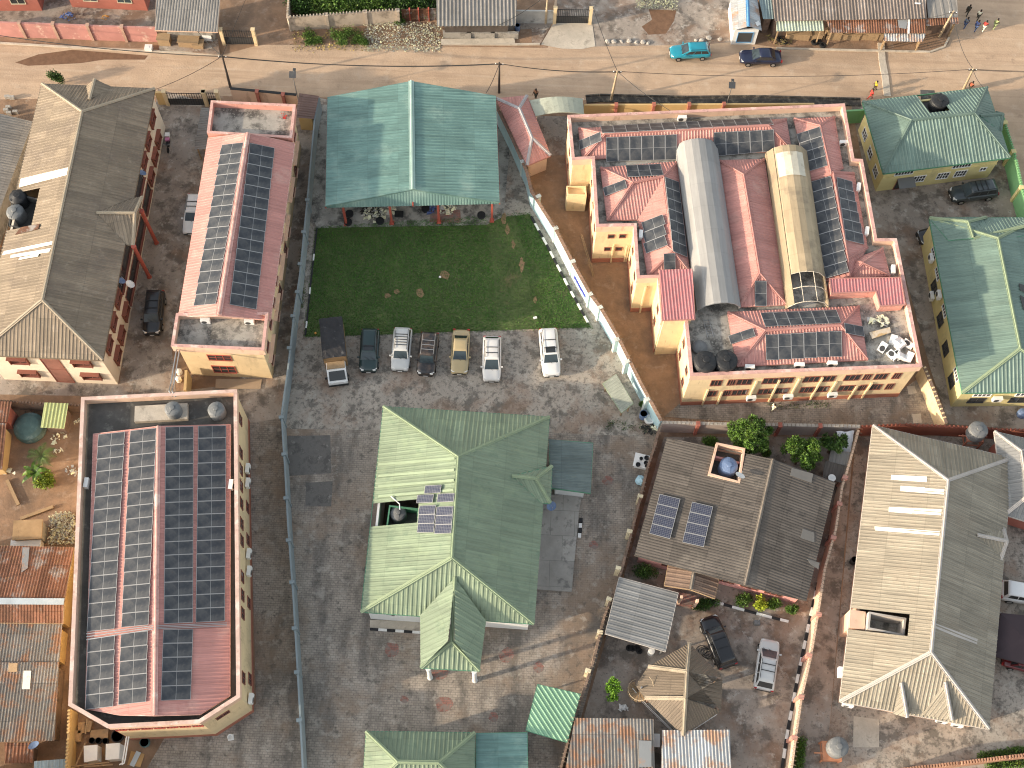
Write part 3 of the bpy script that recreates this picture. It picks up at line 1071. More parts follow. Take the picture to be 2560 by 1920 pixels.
patch('concrete_apron', [(2, 0, 360, 195), (2, 0, 690, 175), (2, 0, 720, 400), (2, 0, 600, 425), (2, 0, 430, 420), (2, 0, 250, 385)], 0.04, apron, label='pale cast concrete ramp before the black gate', cat='ramp')
patch('shop_forecourt', [(2, 0, -60, 90), (2, 0, 360, 90), (2, 0, 350, 195), (2, 0, 240, 385), (2, 0, 170, 380), (2, 0, 170, 250), (2, 0, -60, 260)], 0.035, conc2, label='grey concrete yard beside the shop', cat='yard')
patch('house_yard', [(-40, -30), (400, -30), (392, 66), (-40, 60)], 0.02, conc2, label='grey concrete yard behind the rose wall', cat='yard')
patch('alley', [(395, 222), (520, 258), (520, 330), (430, 880), (440, 985), (230, 990), (-60, 985), (-60, 900), (300, 960), (310, 760)], 0.009, conc2, label='worn concrete alley beside the brown-roofed block')
patch('east_alley', [(640, 250), (800, 250), (790, 320), (725, 880), (705, 1050), (590, 1060), (380, 985), (600, 960)], 0.011, conc2, label='narrow concrete alley beside the pink-roofed block', cat='alley')
patch('court', [(800, 245), (1275, 330), (1330, 480), (1655, 1060), (1640, 1090), (1550, 1440), (1400, 1980), (757, 1980), (728, 1423), (704, 1035), (720, 900), (775, 480)], 0.006, conc, label='stained concrete court of the green-roofed house')
patch('paved_court', [(705, 1072), (1330, 1080), (1640, 1092), (1550, 1440), (1400, 1985), (758, 1985), (728, 1423)], 0.014, pave, label='grey block paving round the green-roofed house', cat='paving')
for nm, c_, r_ in (('brick', (978, 1625), 22), ('b', (1010, 1748), 12), ('c', (1110, 1760), 24), ('d', (1235, 1793), 14), ('e', (1345, 1668), 16), ('f', (1520, 1200), 14), ('g', (1485, 1362), 12), ('h', (1100, 1680), 26), ('i', (1265, 1640), 22)):
    patch('red_paver_patch', [(c_[0] + r_ * math.cos(k * .7) * rng.uniform(.7, 1.2), c_[1] + r_ * math.sin(k * .7) * rng.uniform(.7, 1.1)) for k in range(9)], 0.019, redpave, label='red pavers among the grey ones', cat='paving')
patch('tar_patch', [(716, 1090), (826, 1088), (828, 1183), (720, 1190)], 0.03, damps, label='big dark slab set in the paving by the long wall', cat='slab')
patch('pit_cover', [(765, 1207), (832, 1203), (828, 1266), (764, 1264)], 0.035, damps, label='smaller dark slab set in the paving by the long wall', cat='slab')
patch('side_paving', [(612, 1060), (704, 1045), (712, 1162), (720, 1307), (733, 1483), (747, 1729), (757, 1985), (330, 1985), (420, 1830), (500, 1830), (640, 1760), (628, 1300)], 0.018, pave, label='block-paved drive between the solar hall and the long wall', cat='paving')
patch('lawn', [(1, 1, 525, 315), (1, 1, 900, 300), (1, 1, 1500, 275), (1, 1, 1990, 280), (1, 1, 2050, 215), (2, 1, 0, 210), (2, 1, 150, 190), (2, 1, 300, 470), (2, 1, 500, 840), (2, 1, 680, 1170), (2, 1, 0, 1190), (1, 1, 1850, 1200), (1, 1, 1000, 1235), (1, 1, 430, 1250), (1, 1, 470, 800)], 0.022, lawnm, label='green lawn in front of the teal pavilion')
for a in [((1, 1, 1640, 715), 13), ((1, 1, 1415, 870), 12), ((1, 1, 1215, 858), 7), ((1, 1, 1135, 895), 8), ((2, 1, 90, 620), 7)]:
    x0, y0 = px(a[0])
    patch('bare_patch', [(x0 + a[1] * math.cos(k * .63) * rng.uniform(.6, 1.25), y0 + a[1] * math.sin(k * .63) * rng.uniform(.6, 1.1)) for k in range(10)], 0.045, bare, label='bare earth patch in the lawn', cat='earth')
for k_, (x0, y0, r0) in enumerate(((1260, 548, 10), (1268, 575, 9), (1283, 612, 8), (1304, 662, 11), (1338, 750, 8))):
    patch('bare_patch', [(x0 + r0 * .6 * math.cos(k * .52) * rng.uniform(.5, 1.4), y0 + r0 * 1.6 * math.sin(k * .52) * rng.uniform(.6, 1.2)) for k in range(12)], 0.041, bare, label='bare earth patch in the lawn', cat='earth')
patch('south_yard', [(1660, 1042), (1700, 1008), (2240, 985), (2290, 950), (2330, 960), (2372, 1062), (2100, 1072)], 0.012, pave, label='paved strip behind the big yellow block', cat='paving')
patch('east_yard', [(2128, 262), (2480, 285), (2560, 560), (2700, 700), (2700, 1085), (2372, 1060), (2325, 920), (2250, 640), (2195, 600)], 0.016, conc2, label='concrete yard round the two yellow houses', cat='yard')
patch('bungalow_yard', [(1660, 1092), (2135, 1092), (2060, 1985), (1404, 1985), (1560, 1440)], 0.010, conc2, label='patchy yard of the grey-roofed bungalow', cat='yard')
patch('aluminium_house_yard', [(2140, 1092), (2700, 1085), (2700, 1985), (2060, 1985)], 0.008, conc, label='stained concrete yard round the pale-roofed house', cat='yard')
patch('pavilion_floor', [(1, 0, 560, 900), (1280, 300), (1, 1, 2140, 210), (1, 1, 1990, 285), (1, 1, 530, 310), (1, 1, 470, 200)], 0.028, slabm, label='mouldy concrete floor round the teal pavilion', cat='floor')
patch('red_floor', [(1, 1, 1510, 160), (1, 1, 1765, 150), (1, 1, 1770, 265), (1, 1, 1500, 260)], 0.040, redpave, label='red tiled part of the pavilion floor', cat='floor')
for pts in ([(3, 2, 1200, 20), (3, 2, 1265, 15), (3, 2, 1290, 80), (3, 2, 1215, 90)], [(3, 2, 1245, 260), (3, 2, 1320, 255), (3, 2, 1330, 335), (3, 2, 1255, 340)]):
    patch('manhole_cover', pts, 0.05, apron, label='square concrete cover in the strip behind the yellow block', cat='cover')

gb = MB()
rg = random.Random(3)
LP = [w((1, 1, 525, 315)), w((2, 1, 150, 190)), w((2, 1, 680, 1170)), w((1, 1, 430, 1250))]
for _ in range(60000):
    a, b = rg.uniform(-.012, 1.012), rg.uniform(-.008, 1.008)
    p = (LP[0] * (1 - b) + LP[1] * b) * (1 - a) + (LP[3] * (1 - b) + LP[2] * b) * a
    if abs(b - (.86 - .12 * a)) < .07 and rg.random() < .55:
        continue
    t = rg.uniform(0, 6.28)
    s = rg.uniform(.03, .06)
    hgt = rg.uniform(.04, .11)
    e = Vector((math.cos(t) * s, math.sin(t) * s, 0))
    q = Vector((p.x + rg.uniform(-.08, .08), p.y + rg.uniform(-.08, .08), .022))
    tip = Vector((rg.uniform(-.06, .06), rg.uniform(-.06, .06), hgt))
    gb.poly([q - e, q + e, q + tip], [(0, 1, 2)])
tag(gb.build('grass', grassm), 'short green grass of the lawn', 'grass', kind='stuff')


def quad(pts, z):
    return [w(p, z) for p in pts]


def face(E, d):
    return max(E, key=lambda e: Vector((e[1].y - e[0].y, e[0].x - e[1].x)).dot(Vector(d)))


def edges(poly):
    return [(poly[i], poly[(i + 1) % len(poly)]) for i in range(len(poly))]


def base(P):
    return (sum(p.x for p in P) / len(P), sum(p.y for p in P) / len(P), 0)


# ---------------------------------------------------------------- brown-roofed two-storey block, far left
z = 6.1
nw, ne, se = quad([(0, 0, 360, 722), (0, 0, 1340, 765), (0, 1, 888, 1455)], z)
sw = nw + se - ne
t = thing('apartment_block', 'long cream two-storey block under a brown hipped roof', 'building', base([nw, se]))
P = dict(a=nw, b=ne, c=se, d=sw)
P['e'] = rz((0, 0, 708, 965), nw, sw, ne, se)
P['f'] = rz((0, 1, 365, 935), nw, sw, ne, se)
P['f'].z = P['e'].z = (P['e'].z + P['f'].z) / 2
P['e'], P['f'] = w((0, 0, 708, 965), P['e'].z), w((0, 1, 365, 935), P['e'].z)
wf, ef = [P[c] for c in 'ade'], [P[c] for c in 'bce']
th_ = [on(p, wf) for p in ((0, 1, 75, 290), (0, 1, 270, 285), (0, 1, 318, 12), (0, 1, 112, 15))]
roof(t, brnr, P, 'adfe bcfe abe dcf', M('brown ridge flashing', (0.40, 0.33, 0.24), 0.6, var=.12), brnr, holes={'adfe': [th_]})
wl = ccw(inset(ccw([sw, se, ne, nw]), .35))
walls(t, wl, 0, z, cream)
# the small gablets: one over the street end, one porch over the yard side
Q = dict(a=w((0, 0, 818, 682), z + 1.0), b=w((0, 0, 772, 860), z + 1.35), c=w((0, 0, 735, 752), z - .05), d=w((0, 0, 985, 760), z - .05), g=w((0, 0, 765, 850), z + .6))
roof(t, brnr, Q, 'acb abd', MATS['brown ridge flashing'], name='gablet')
Q = dict(a=on((0, 1, 835, 180), ef, .05), b=w((0, 1, 1165, 182), z + .95), c=w((0, 1, 1228, 40), z - .1), d=w((0, 1, 1150, 462), z - .1), e=on((0, 1, 1092, 455), ef, .05), f=on((0, 1, 1130, 55), ef, .05))
roof(t, brnr, Q, 'abcf abde bcd', MATS['brown ridge flashing'], brnr, name='porch_roof')
for a, b in (((0, 1, 1208, 118), (0, 1, 1352, 440)), ((0, 1, 1145, 465), (0, 1, 1290, 735))):
    g = w(b)
    MB().lathe([(.26, 0), (.22, .15), (.19, .3), (.18, z - .4), (.24, z - .3), (.24, z - .05)], (g.x, g.y, 0), 14).build('column', redf, t)
hd = M('hood render', (0.42, 0.27, 0.20), .9)
E_ = [(wl[i], wl[(i + 1) % 4]) for i in range(4)]
east = face(E_, (1, 0))
south = face(E_, (0, -1))
wins(t, *east, [(0, 0, 1340, 1110), (0, 0, 1303, 1300), (0, 0, 1270, 1470), (0, 1, 1050, 1000), (0, 1, 1012, 1190), (0, 1, 972, 1385)], 1.3, 1.15, brnf, glassd, zfix=4.55, hood=brnf, sill=brnf)
wins(t, *east, [(0, 0, 1385, 1270), (0, 0, 1362, 1430), (0, 0, 1330, 1600), (0, 1, 1115, 1100), (0, 1, 1078, 1300), (0, 1, 1045, 1470)], 1.3, 1.15, brnf, glassd, zfix=1.75, hood=brnf, sill=brnf)
for p, zz_, ln in (((0, 1, 1262, 100), 4.4, 3.4), ((0, 1, 1300, 130), 1.7, 3.0), ((0, 1, 1195, 380), 1.7, 4.2), ((0, 1, 1100, 690), 4.3, 5.2), ((0, 1, 1165, 800), 1.6, 5.0)):
    s_, _z = hit(p, *east)
    window(t, *east, s_, zz_, ln, 1.5, brnf, glassd, bars=(0, 0), sill=brnf, name='balcony_opening')
zs = lambda x, y: (x / 6.9125, 860 + y / 6.9125)
wins(t, *south, [zs(410, 385), zs(1500, 440)], 1.5, .95, brnf, glassd, zfix=4.6, hood=brnf, sill=brnf)
wins(t, *south, [zs(575, 580), zs(1640, 625)], 1.5, .95, brnf, glassd, zfix=1.8, hood=brnf, sill=brnf)
s1, _q = hit(zs(700, 260), *south)
s2, _q = hit(zs(1010, 280), *south)
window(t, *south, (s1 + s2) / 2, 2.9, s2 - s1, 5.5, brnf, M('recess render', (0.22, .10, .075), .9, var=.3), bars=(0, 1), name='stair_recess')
for pts in ([(0, 0, 163, 1620), (0, 0, 578, 1512), (0, 0, 590, 1447), (0, 0, 180, 1545)], [(0, 1, 20, 545), (0, 1, 448, 455), (0, 1, 458, 425), (0, 1, 35, 512)], [(0, 1, 90, 570), (0, 1, 425, 520), (0, 1, 440, 485), (0, 1, 95, 545)], [(0, 1, 160, 588), (0, 1, 330, 556), (0, 1, 335, 535), (0, 1, 170, 568)]):
    slab(MB(), [on(p, wf, .045) for p in pts], .02).build('roof_light', fibre, t)
slab(MB(), [on(p, wf, .045) for p in ((0, 1, 130, 370), (0, 1, 330, 320), (0, 1, 345, 275), (0, 1, 180, 305))], .02).build('rusty_sheet', rust, t, label='rusty patch sheet')
zt = min(p.z for p in th_) - .9
pw = ccw([Vector((p.x, p.y, 0)) for p in th_])
MB().prism(inset(pw, -.02), zt - .1, zt).build('tank_platform', tarm, t)
MB().ring(inset(pw, -.02), inset(pw, .1), zt, min(p.z for p in th_) + .12).build('well_lining', tarm, t)
tank_cone.put(w((0, 1, 188, 95), zt) + Vector((0, 0, .0)), 0, 'black water tank with a pointed top sunk in the brown roof', 'water tanks in the brown roof', (.85, .85, .8))
tank_grey.put(w((0, 1, 165, 225), zt), .4, 'grey-blue water tank sunk in the brown roof', 'water tanks in the brown roof', (.85, .85, .8))
dish_blue.put(w((0, 0, 1240, 1535), 4.6), 2.4, 'blue-grey dish by the upper windows of the brown-roofed block')
dish_blue.put(w((0, 1, 1060, 805), 4.6), 2.4, 'blue-grey dish by the long balcony of the brown-roofed block')
dish_white.put(w((0, 1, 1140, 832), 3.4), 2.0, 'white dish below the long balcony of the brown-roofed block')
# ---------------------------------------------------------------- low grey roof west of it
P = dict(a=w((-260, 735), 3.2), b=w((-150, 270), 3.2), c=w((0, 0, 0, 985), 3.2), d=w((0, 0, 285, 1045), 3.2), e=w((20, 620), 3.2), f=w((-90, 760), 3.2))
t = thing('bungalow', 'low building under dull grey sheeting left of the brown-roofed block', 'building', base([P['a'], P['d']]))
P['g'], P['h'] = (P['a'] + P['f']) / 2 + Vector((0, 0, .8)), (P['b'] + P['d']) / 2 + Vector((0, 0, .8))
P['d2'] = P['d']
roof(t, gasb, dict(a=P['b'], b=P['a'], c=P['f'], d=P['d'], g=P['h'], h=P['g']), 'abhg gdch', None, None, .3, .03, 'wave')
walls(t, ccw(inset(ccw([Vector((P[k].x, P[k].y, 0)) for k in 'abdf']), .4)), 0, 3.15, greyw)

# ---------------------------------------------------------------- pink-roofed narrow block with two panel columns
zt = 6.9
NW, NE, SE, SW = quad([(0, 0, 1825, 872), (1, 0, 342, 906), (660, 876), (428, 866)], zt)
t = thing('apartment_block', 'narrow yellow block with a pink roof carrying two long columns of panels', 'building', base([NW, SE]))
fw = ccw([NW, NE, SE, SW])
walls(t, inset(fw, .35), 0, zt - .9, yel)
E_ = [(inset(fw, .35)[i], inset(fw, .35)[(i + 1) % 4]) for i in range(4)]
east = face(E_, (1, 0))
south = face(E_, (0, -1))
nS, nSe = w((0, 0, 1790, 1150), zt), w((1, 0, 310, 1195), zt)
sN, sNe = w((441, 784), zt), w((670.5, 781.7), zt)
for q, nm in (([NW, NE, nSe, nS], 'n'), ([sN, sNe, SE, SW], 's')):
    qq = ccw(q)
    MB().ring(qq, inset(qq, .22), zt - 1.0, zt).build('parapet', peach if nm == 's' else pinkw, t)
    MB().ring(inset(qq, -.03), inset(qq, .25), zt + .003, zt + .07).build('coping', copem, t)
    mb = MB()
    mb.face([(p.x, p.y, zt - .75) for p in inset(qq, .2)])
    mb.build('roof_slab', slabm, t)
ze = 6.45
P = dict(a=w((520, 345), ze), b=w((446, 790), ze), c=w((676, 800), ze), d=w((737, 358), ze))
P['e'] = rz((0, 0, 2140, 1150), P['a'], P['b'], P['c'], P['d'], 5, 10)
P['f'] = rz((0, 1, 1895, 1060), P['a'], P['b'], P['c'], P['d'], 5, 10)
zr = (P['e'].z + P['f'].z) / 2
P['e'], P['f'] = w((0, 0, 2140, 1150), zr), w((0, 1, 1890, 1065), zr)
roof(t, pinkr, P, 'abfe dcfe', copem, copem, .3, .03, capw=.55)
W1, E1 = [P[c] for c in 'abe'], [P[c] for c in 'dce']
array(panel_kit, W1, (0, 0, 1915, 1252), (0, 0, 2105, 1230), (0, 1, 1868, 968), (0, 1, 1675, 985), 15, 1, 'r', '{o} solar panel from the top in the left column on the narrow pink roof', 'solar panels on the narrow pink roof', .1)
array(panel_kit, E1, (0, 0, 2160, 1235), (1, 0, 162, 1280), (641, 773.7), (573.6, 761.4), 15, 1, 'r', '{o} solar panel from the top in the right column on the narrow pink roof', 'solar panels on the narrow pink roof', .1)
zk = lambda x, y: (400 + x / 6.9125, 760 + y / 6.9125)
for p, ww, hh in ((zk(1030, 925), 2.1, 1.0), (zk(1110, 1125), 2.1, 1.35)):
    s_, z_ = hit(p, *south)
    window(t, *south, s_, z_, ww, hh, redf, glassd, bars=(2, 1))
for i in range(11):
    for zz_ in (4.5, 1.7):
        L = (east[1] - east[0]).length
        if zz_ < 2 and i % 3 == 1:
            continue
        window(t, *east, L * (i + .6) / 11.2, zz_, .95, 1.25, brnf, glassd, bars=(1, 0), sill=peach)
lb = MB()
for i in range(6):
    a = east[0].lerp(east[1], (i * 2 + .15) / 12)
    b = east[0].lerp(east[1], (i * 2 + 1.5) / 12)
    lb.bar(Vector((a.x + .15, a.y, 2.8)), Vector((b.x + .15, b.y, 2.8)), .4, .1)
lb.build('ledge', peach, t)
for p, l in ((zk(800, 320), 'left air conditioner on the narrow block roof slab'), (zk(1555, 335), 'right air conditioner on the narrow block roof slab')):
    ac_kit.put(w(p, zt - .75), .05, 'white ' + l, 'air conditioners on the narrow block')
db = MB().box((0, 0, .25), (.7, .5, .03), .4)
red = w((1, 0, 238, 998), zt - .73)
junk(db, Vector((0, 0, .1)), (.5, .4), 12, .14, rng, .2)
o = MB()
junk(o, red, (.45, .4), 16, .14, rng, .25)
tag(o.build('cloth_heap', clothr), 'small red cloth heap on the roof slab at the street end', 'cloth')

# ---------------------------------------------------------------- solar hall, lower left
zt = 7.2
poly = quad([(204, 994), (592, 974.5), (600, 1743), (499, 1808), (269, 1820), (172, 1764)], zt)
poly = ccw(poly)
t = thing('apartment_block', 'long block with pink coping and four long columns of panels, lower left', 'building', base(poly))
parapet(t, poly, zt - .95, zt, yel, peach, creamc, tarm, plinth, band=.85)
ze = zt - .45
P = dict(a=w((233, 1085), ze), b=w((213, 1772), ze), s=w((0, 3, 830, 1150), ze), m=w((0, 3, 1025, 1245), ze), n=w((0, 3, 1335, 1206), ze), o=w((0, 3, 1730, 1195), ze), c=w((0, 3, 1985, 1035), ze), d=w((576, 1061), ze))
P['e'] = rz((0, 2, 1365, 365), P['a'], P['b'], P['d'], P['c'], 5, 11)
P['f'] = rz((0, 3, 1335, 1100), P['a'], P['b'], P['d'], P['c'], 5, 11)
zr = (P['e'].z + P['f'].z) / 2
P['e'], P['f'] = w((0, 2, 1365, 365), zr), w((0, 3, 1335, 1100), zr)
W1, E1 = [P[c] for c in 'abe'], [P[c] for c in 'dce']
P['s'], P['o'] = on((0, 3, 830, 1150), W1), on((0, 3, 1730, 1195), E1)
P['m'], P['n'] = on((0, 3, 1030, 1200), W1, -.02), w((0, 3, 1335, 1206), zr - .02)
roof(t, pinkr, P, 'abmne dcone', copem, copem, .3, .03, capw=.5)
g_ = 'solar panels on the lower left hall'
cols = [('far left', (0, 2, 850, 436), (0, 2, 1080, 412), (0, 3, 990, 458), (0, 3, 752, 482), (0, 3, 760, 540), (0, 3, 992, 515), (0, 3, 980, 1128), (0, 3, 738, 1155), W1),
        ('second from left', (0, 2, 1125, 404), (0, 2, 1352, 380), (0, 3, 1285, 424), (0, 3, 1050, 446), (0, 3, 1045, 498), (0, 3, 1278, 475), (0, 3, 1265, 1088), (0, 3, 1023, 1115), W1),
        ('third from left', (0, 2, 1430, 372), (0, 2, 1672, 366), (0, 3, 1668, 402), (0, 3, 1415, 415), (0, 3, 1410, 462), (0, 3, 1670, 458), (0, 3, 1648, 1068), (0, 3, 1390, 1077), E1),
        ('far right', (0, 2, 1712, 364), (0, 2, 1955, 358), (0, 3, 1943, 390), (0, 3, 1690, 402), None, None, None, None, E1)]
for nm, a, b, c_, d_, e_, f_, g2, h_, pl in cols:
    array(panel_kit, pl, a, b, c_, d_, 15, 1, 'r', '{o} solar panel from the top, ' + nm + ' column on the lower left hall', g_, .11)
    if e_:
        array(panel_kit, pl, e_, f_, g2, h_, 5, 1, 'r', '{o} panel below the gap, ' + nm + ' column on the lower left hall', g_, .11)
wk = MB()
for dy in (0, 26, 52):
    wk.bar(on((0, 3, 745, 500 + dy), W1, .14), on((0, 3, 1320, 430 + dy * .6), W1, .14), .06, .06)
    wk.bar(on((0, 3, 1340, 432 + dy * .5), E1, .14), on((0, 3, 1960, 405 + dy * .5), E1, .14), .05, .05)
tag(wk.build('panel_rails', steel), 'thin metal rails crossing the pink hall roof between panel groups', 'rails')
ip = inset(poly, .14)
E_ = [(ip[i], ip[(i + 1) % 6]) for i in range(6)]
east = face(E_, (1, 0))
south = face(E_, (0, -1))
cham = face([e for e in E_ if e not in (east, south)], (1, -1))
ze_ = lambda x, y: (560 + x / 3.769, 960 + y / 3.769)
wins(t, *east, [ze_(192, 420), ze_(200, 735), ze_(200, 885), ze_(203, 1040), ze_(204, 1200), ze_(205, 1385), ze_(205, 1540), (0, 3, 2127, 60), (0, 3, 2128, 215), (0, 3, 2130, 370), (0, 3, 2133, 915)], .85, 1.1, brnf, glassd, zfix=4.9, bars=(1, 0))
wins(t, *east, [ze_(240, 900), ze_(240, 1200), ze_(242, 1500), (0, 3, 2160, 250), (0, 3, 2165, 900)], .85, 1.1, brnf, glassd, zfix=1.9, bars=(1, 0))
s_, z_ = hit((0, 3, 1965, 1235), *cham)
window(t, *cham, s_, 4.9, 1.1, .55, brnf, glassd)
L = (south[1] - south[0]).length
for i in range(7):
    window(t, *south, L * (i + .5) / 7, 5.6, L / 7 - .25, .8, redf, glassd, bars=(2, 0))
for p, l in ((ze_(245, 900), 'first'), (ze_(255, 1050), 'second'), (ze_(208, 1610), 'third'), ((0, 3, 2175, 40), 'fourth'), ((0, 3, 2185, 1110), 'fifth')):
    s_, z_ = hit(p, *east)
    e = (east[1] - east[0]).normalized()
    q = Vector((east[0].x, east[0].y, 2.6)) + e * s_ + Vector((e.y, -e.x, 0)) * .3
    ac_kit.put(q, math.pi / 2, l + ' wall air conditioner from the top end of the solar hall drive side', 'air conditioners on the solar hall')
ac_kit.put(w((0, 2, 2005, 885), zt - .9), math.pi / 2, 'white air conditioner behind the drive-side parapet of the solar hall', 'air conditioners on the solar hall')
ac_kit.put(w((0, 2, 760, 870), zt - .9), -math.pi / 2, 'white air conditioner behind the left parapet of the solar hall', 'air conditioners on the solar hall')
slb = MB()
q = quad([(0, 2, 1160, 325), (0, 2, 1620, 300), (0, 2, 1620, 165), (0, 2, 1165, 190)], zt - .5)
slb.prism([Vector((p.x, p.y, 0)) for p in q], zt - .95, zt - .5)
slb.build('slab_plinth', apron, t)
tank_grey.put(w((0, 2, 1510, 245), zt - .5), .3, 'grey water tank with an open lid on the pale plinth of the solar hall', 'tanks on the solar hall', (.72, .72, .6))
tank_grey.put(w((0, 2, 1885, 255), zt - .95), .7, 'grey water tank in the top right corner of the solar hall roof', 'tanks on the solar hall', (.76, .76, .66))
# ---------------------------------------------------------------- the big yellow complex with pink roofs, upper right
zt = 7.0
src = [(1419, 289), (1430, 400), (1480, 397), (1490, 567), (1584, 565), (1592, 696), (1645, 694), (1653, 801), (1712, 800), (1725.6, 940), (2305, 917), (2241, 597), (2192, 597), (2156, 399), (2135, 398), (2111, 260)]
poly = ccw(quad(src, zt))
big = t = thing('apartment_complex', 'big stepped yellow complex with pink roofs and two long vaults, upper right', 'building', base(poly))
parapet(t, poly, zt - .8, zt, yel, peach, copem, slabm, plinth, band=.95)
ip = inset(poly, .14)
E_ = edges(ip)
za = lambda x, y: (1680 + x / 6.9125, 880 + y / 6.9125)
zb = lambda x, y: (2000 + x / 6.9125, 880 + y / 6.9125)
south = face(E_, (0, -1))
top_ = [(*za(765, 535), .95), (*za(1030, 525), .65), (*za(1240, 540), 1.35), (*za(1695, 515), 1.4), (*za(1965, 500), 1.3), (*zb(190, 485), 1.4), (*zb(480, 470), 1.2), (*zb(900, 450), 1.4), (*zb(1165, 425), .65), (*zb(1405, 410), 1.1), (*zb(1680, 400), .65)]
bot_ = [(*za(660, 755), .95), (*za(935, 742), .62), (*za(1140, 755), 1.35), (*za(1590, 735), 1.4), (*za(1860, 720), 1.3), (*zb(85, 700), 1.2), (*zb(335, 695), 1.25), (*zb(765, 675), 1.4), (*zb(1060, 645), .62), (*zb(1285, 635), .98), (*zb(1525, 625), .62)]
wins(t, *south, top_, 1.2, 1.1, brnf, glassd, zfix=4.95, bars=(2, 0), deep=.04)
wins(t, *south, bot_, 1.2, 1.1, brnf, glassd, zfix=2.55, bars=(2, 0), deep=.04)
for a, b in ((za(1855, 475), za(1670, 845)), (za(2195, 450), za(2040, 775)), (zb(400, 430), zb(165, 805)), (zb(640, 500), zb(505, 690)), (za(1470, 500), za(1340, 740)), (za(870, 680), za(765, 910)), (za(630, 640), za(510, 900)), (zb(1005, 580), zb(800, 820)), (zb(1240, 520), zb(1060, 790))):
    wallbar(t, *south, a, b, .16, .16, yel, 'pilaster')
e = (south[1] - south[0]).normalized()
for p, l in ((za(1340, 790), 'left'), (za(1950, 812), 'middle'), (zb(520, 740), 'right')):
    s_, _z = hit(p, *south)
    ac_kit.put(Vector((south[0].x, south[0].y, 1.35)) + e * s_ + Vector((e.y, -e.x, 0)) * .3, math.atan2(e.y, e.x), l + ' one of the three air conditioners low on the long yellow facade', 'air conditioners on the yellow complex')
# stepped left side: small openings on each south-facing return and each outer side
zc = lambda x, y: (1400 + x / 3.319, 300 + y / 3.319)


def nearest(p, d):
    q = w(p, 3)
    def sc(e):
        m_ = (e[0] + e[1]) / 2
        L = (e[1] - e[0]).length
        nn = Vector((e[1].y - e[0].y, e[0].x - e[1].x)) / L
        return Vector((m_.x - q.x, m_.y - q.y)).length + (0 if nn.dot(Vector(d)) > .6 else 99)
    return min(E_, key=sc)


ret = nearest(zc(440, 1050), (0, -1))
wins(t, *ret, [zc(425, 965), zc(520, 962)], .55, .5, brnf, glassd, zfix=5.0, bars=(0, 0))
wins(t, *ret, [zc(390, 1092), zc(485, 1088)], .55, .5, brnf, glassd, zfix=2.6, bars=(0, 0))
for a, b in ((zc(445, 1030), zc(420, 1180)), (zc(548, 1040), zc(540, 1170)), (zc(563, 1040), zc(556, 1170))):
    wallbar(t, *ret, a, b, .13, .14, yel, 'drain_pipe')
ret = nearest((2, 1, 1380, 1290), (0, -1))
wins(t, *ret, [(2, 1, 1410, 1170)], 1.0, .5, brnf, glassd, zfix=5.3)
wins(t, *ret, [(2, 1, 1380, 1280)], 1.1, .7, brnf, glassd, zfix=3.7, bars=(2, 0))
wins(t, *ret, [(2, 1, 1345, 1395)], 1.1, .8, brnf, glassd, zfix=1.9, bars=(2, 0))
ret = nearest((2, 1, 1150, 900), (0, -1))
wallbar(t, *ret, (2, 1, 1160, 810), (2, 1, 1090, 1080), .16, .16, yel, 'drain_pipe')
for p in ((1695, 870), (1620, 750), (1540, 630), (1485, 480), (1422, 345)):
    we = nearest(p, (-1, 0))
    L = (we[1] - we[0]).length
    for k in range(max(1, int(L / 2.6))):
        for zz_ in (4.9, 2.3):
            window(t, *we, L * (k + .5) / max(1, int(L / 2.6)), zz_, .7, 1.0, brnf, glassd, bars=(1, 0), deep=.03)
an = ccw(quad([(1418, 492), (1466, 494), (1464, 470), (1416, 470)], 2.6))
MB().prism(an, 0, 2.6).ring(an, inset(an, .12), 2.6, 3.0).build('balcony', yel, t)
# pitched pink roofs standing on the slab
zs_ = zt - .8


def pink(P, fac, sl, name='roof'):
    lo = [P[k] for k in sl]
    MB().prism(ccw(inset(ccw([Vector((p.x, p.y, 0)) for p in lo]), .3)), zs_, lo[0].z - .06).build('roof_kerb', peach, big)
    roof(big, pinkr, P, fac, pinkr, pinkr, .3, .035, name=name, capw=.3, fash=.14)


ze = 6.5
# street-side strip
P = dict(a=w((1446, 321), ze), b=w((1456, 398), ze), c=w((3, 0, 204, 1295), ze), d=w((3, 0, 160, 1022), ze))
P['c'] = w((1979, 376), ze)
P['d'] = w((1966, 298), ze)
P['e'] = rz((2, 0, 800, 1160), P['a'], P['d'], P['b'], P['c'], 6, 9)
P['f'] = rz((3, 0, 10, 1088), P['a'], P['d'], P['b'], P['c'], 6, 9)
zr = max(7.2, (P['e'].z + P['f'].z) / 2)
P['e'], P['f'] = w((2, 0, 800, 1158), zr), w((3, 0, 5, 1085), zr)
pink(P, 'abe dcf bcfe adfe', 'abcd')
Nn, Ss, Ww = [P[c] for c in 'ade'], [P[c] for c in 'bce'], [P[c] for c in 'abe']
g_ = 'solar panels on the yellow complex'
array(panel_kit, Nn, (2, 0, 765, 1092), (1924, 294), (1934, 311), (2, 0, 778, 1152), 1, 14, 'd', '{o} panel from the left in the long row nearest the street, yellow complex', g_, .16)
array(panel_kit, Ss, (2, 0, 812, 1186), (2, 0, 1425, 1160), (2, 0, 1425, 1378), (2, 0, 815, 1396), 1, 6, 'd', '{o} panel from the left in the street strip, left of the grey vault', g_, .06)
array(panel_kit, Ss, (2, 0, 1742, 1142), (1934, 324), (1937, 377), (2, 0, 1745, 1350), 1, 5, 'd', '{o} panel from the left in the street strip, between the two vaults', g_, .06)
array(panel_kit, Ww, (2, 0, 575, 1216), (2, 0, 765, 1140), (2, 0, 775, 1215), (2, 0, 588, 1300), 1, 1, 'r', 'lone solar panel on the left hip of the street strip roof', g_, .12)
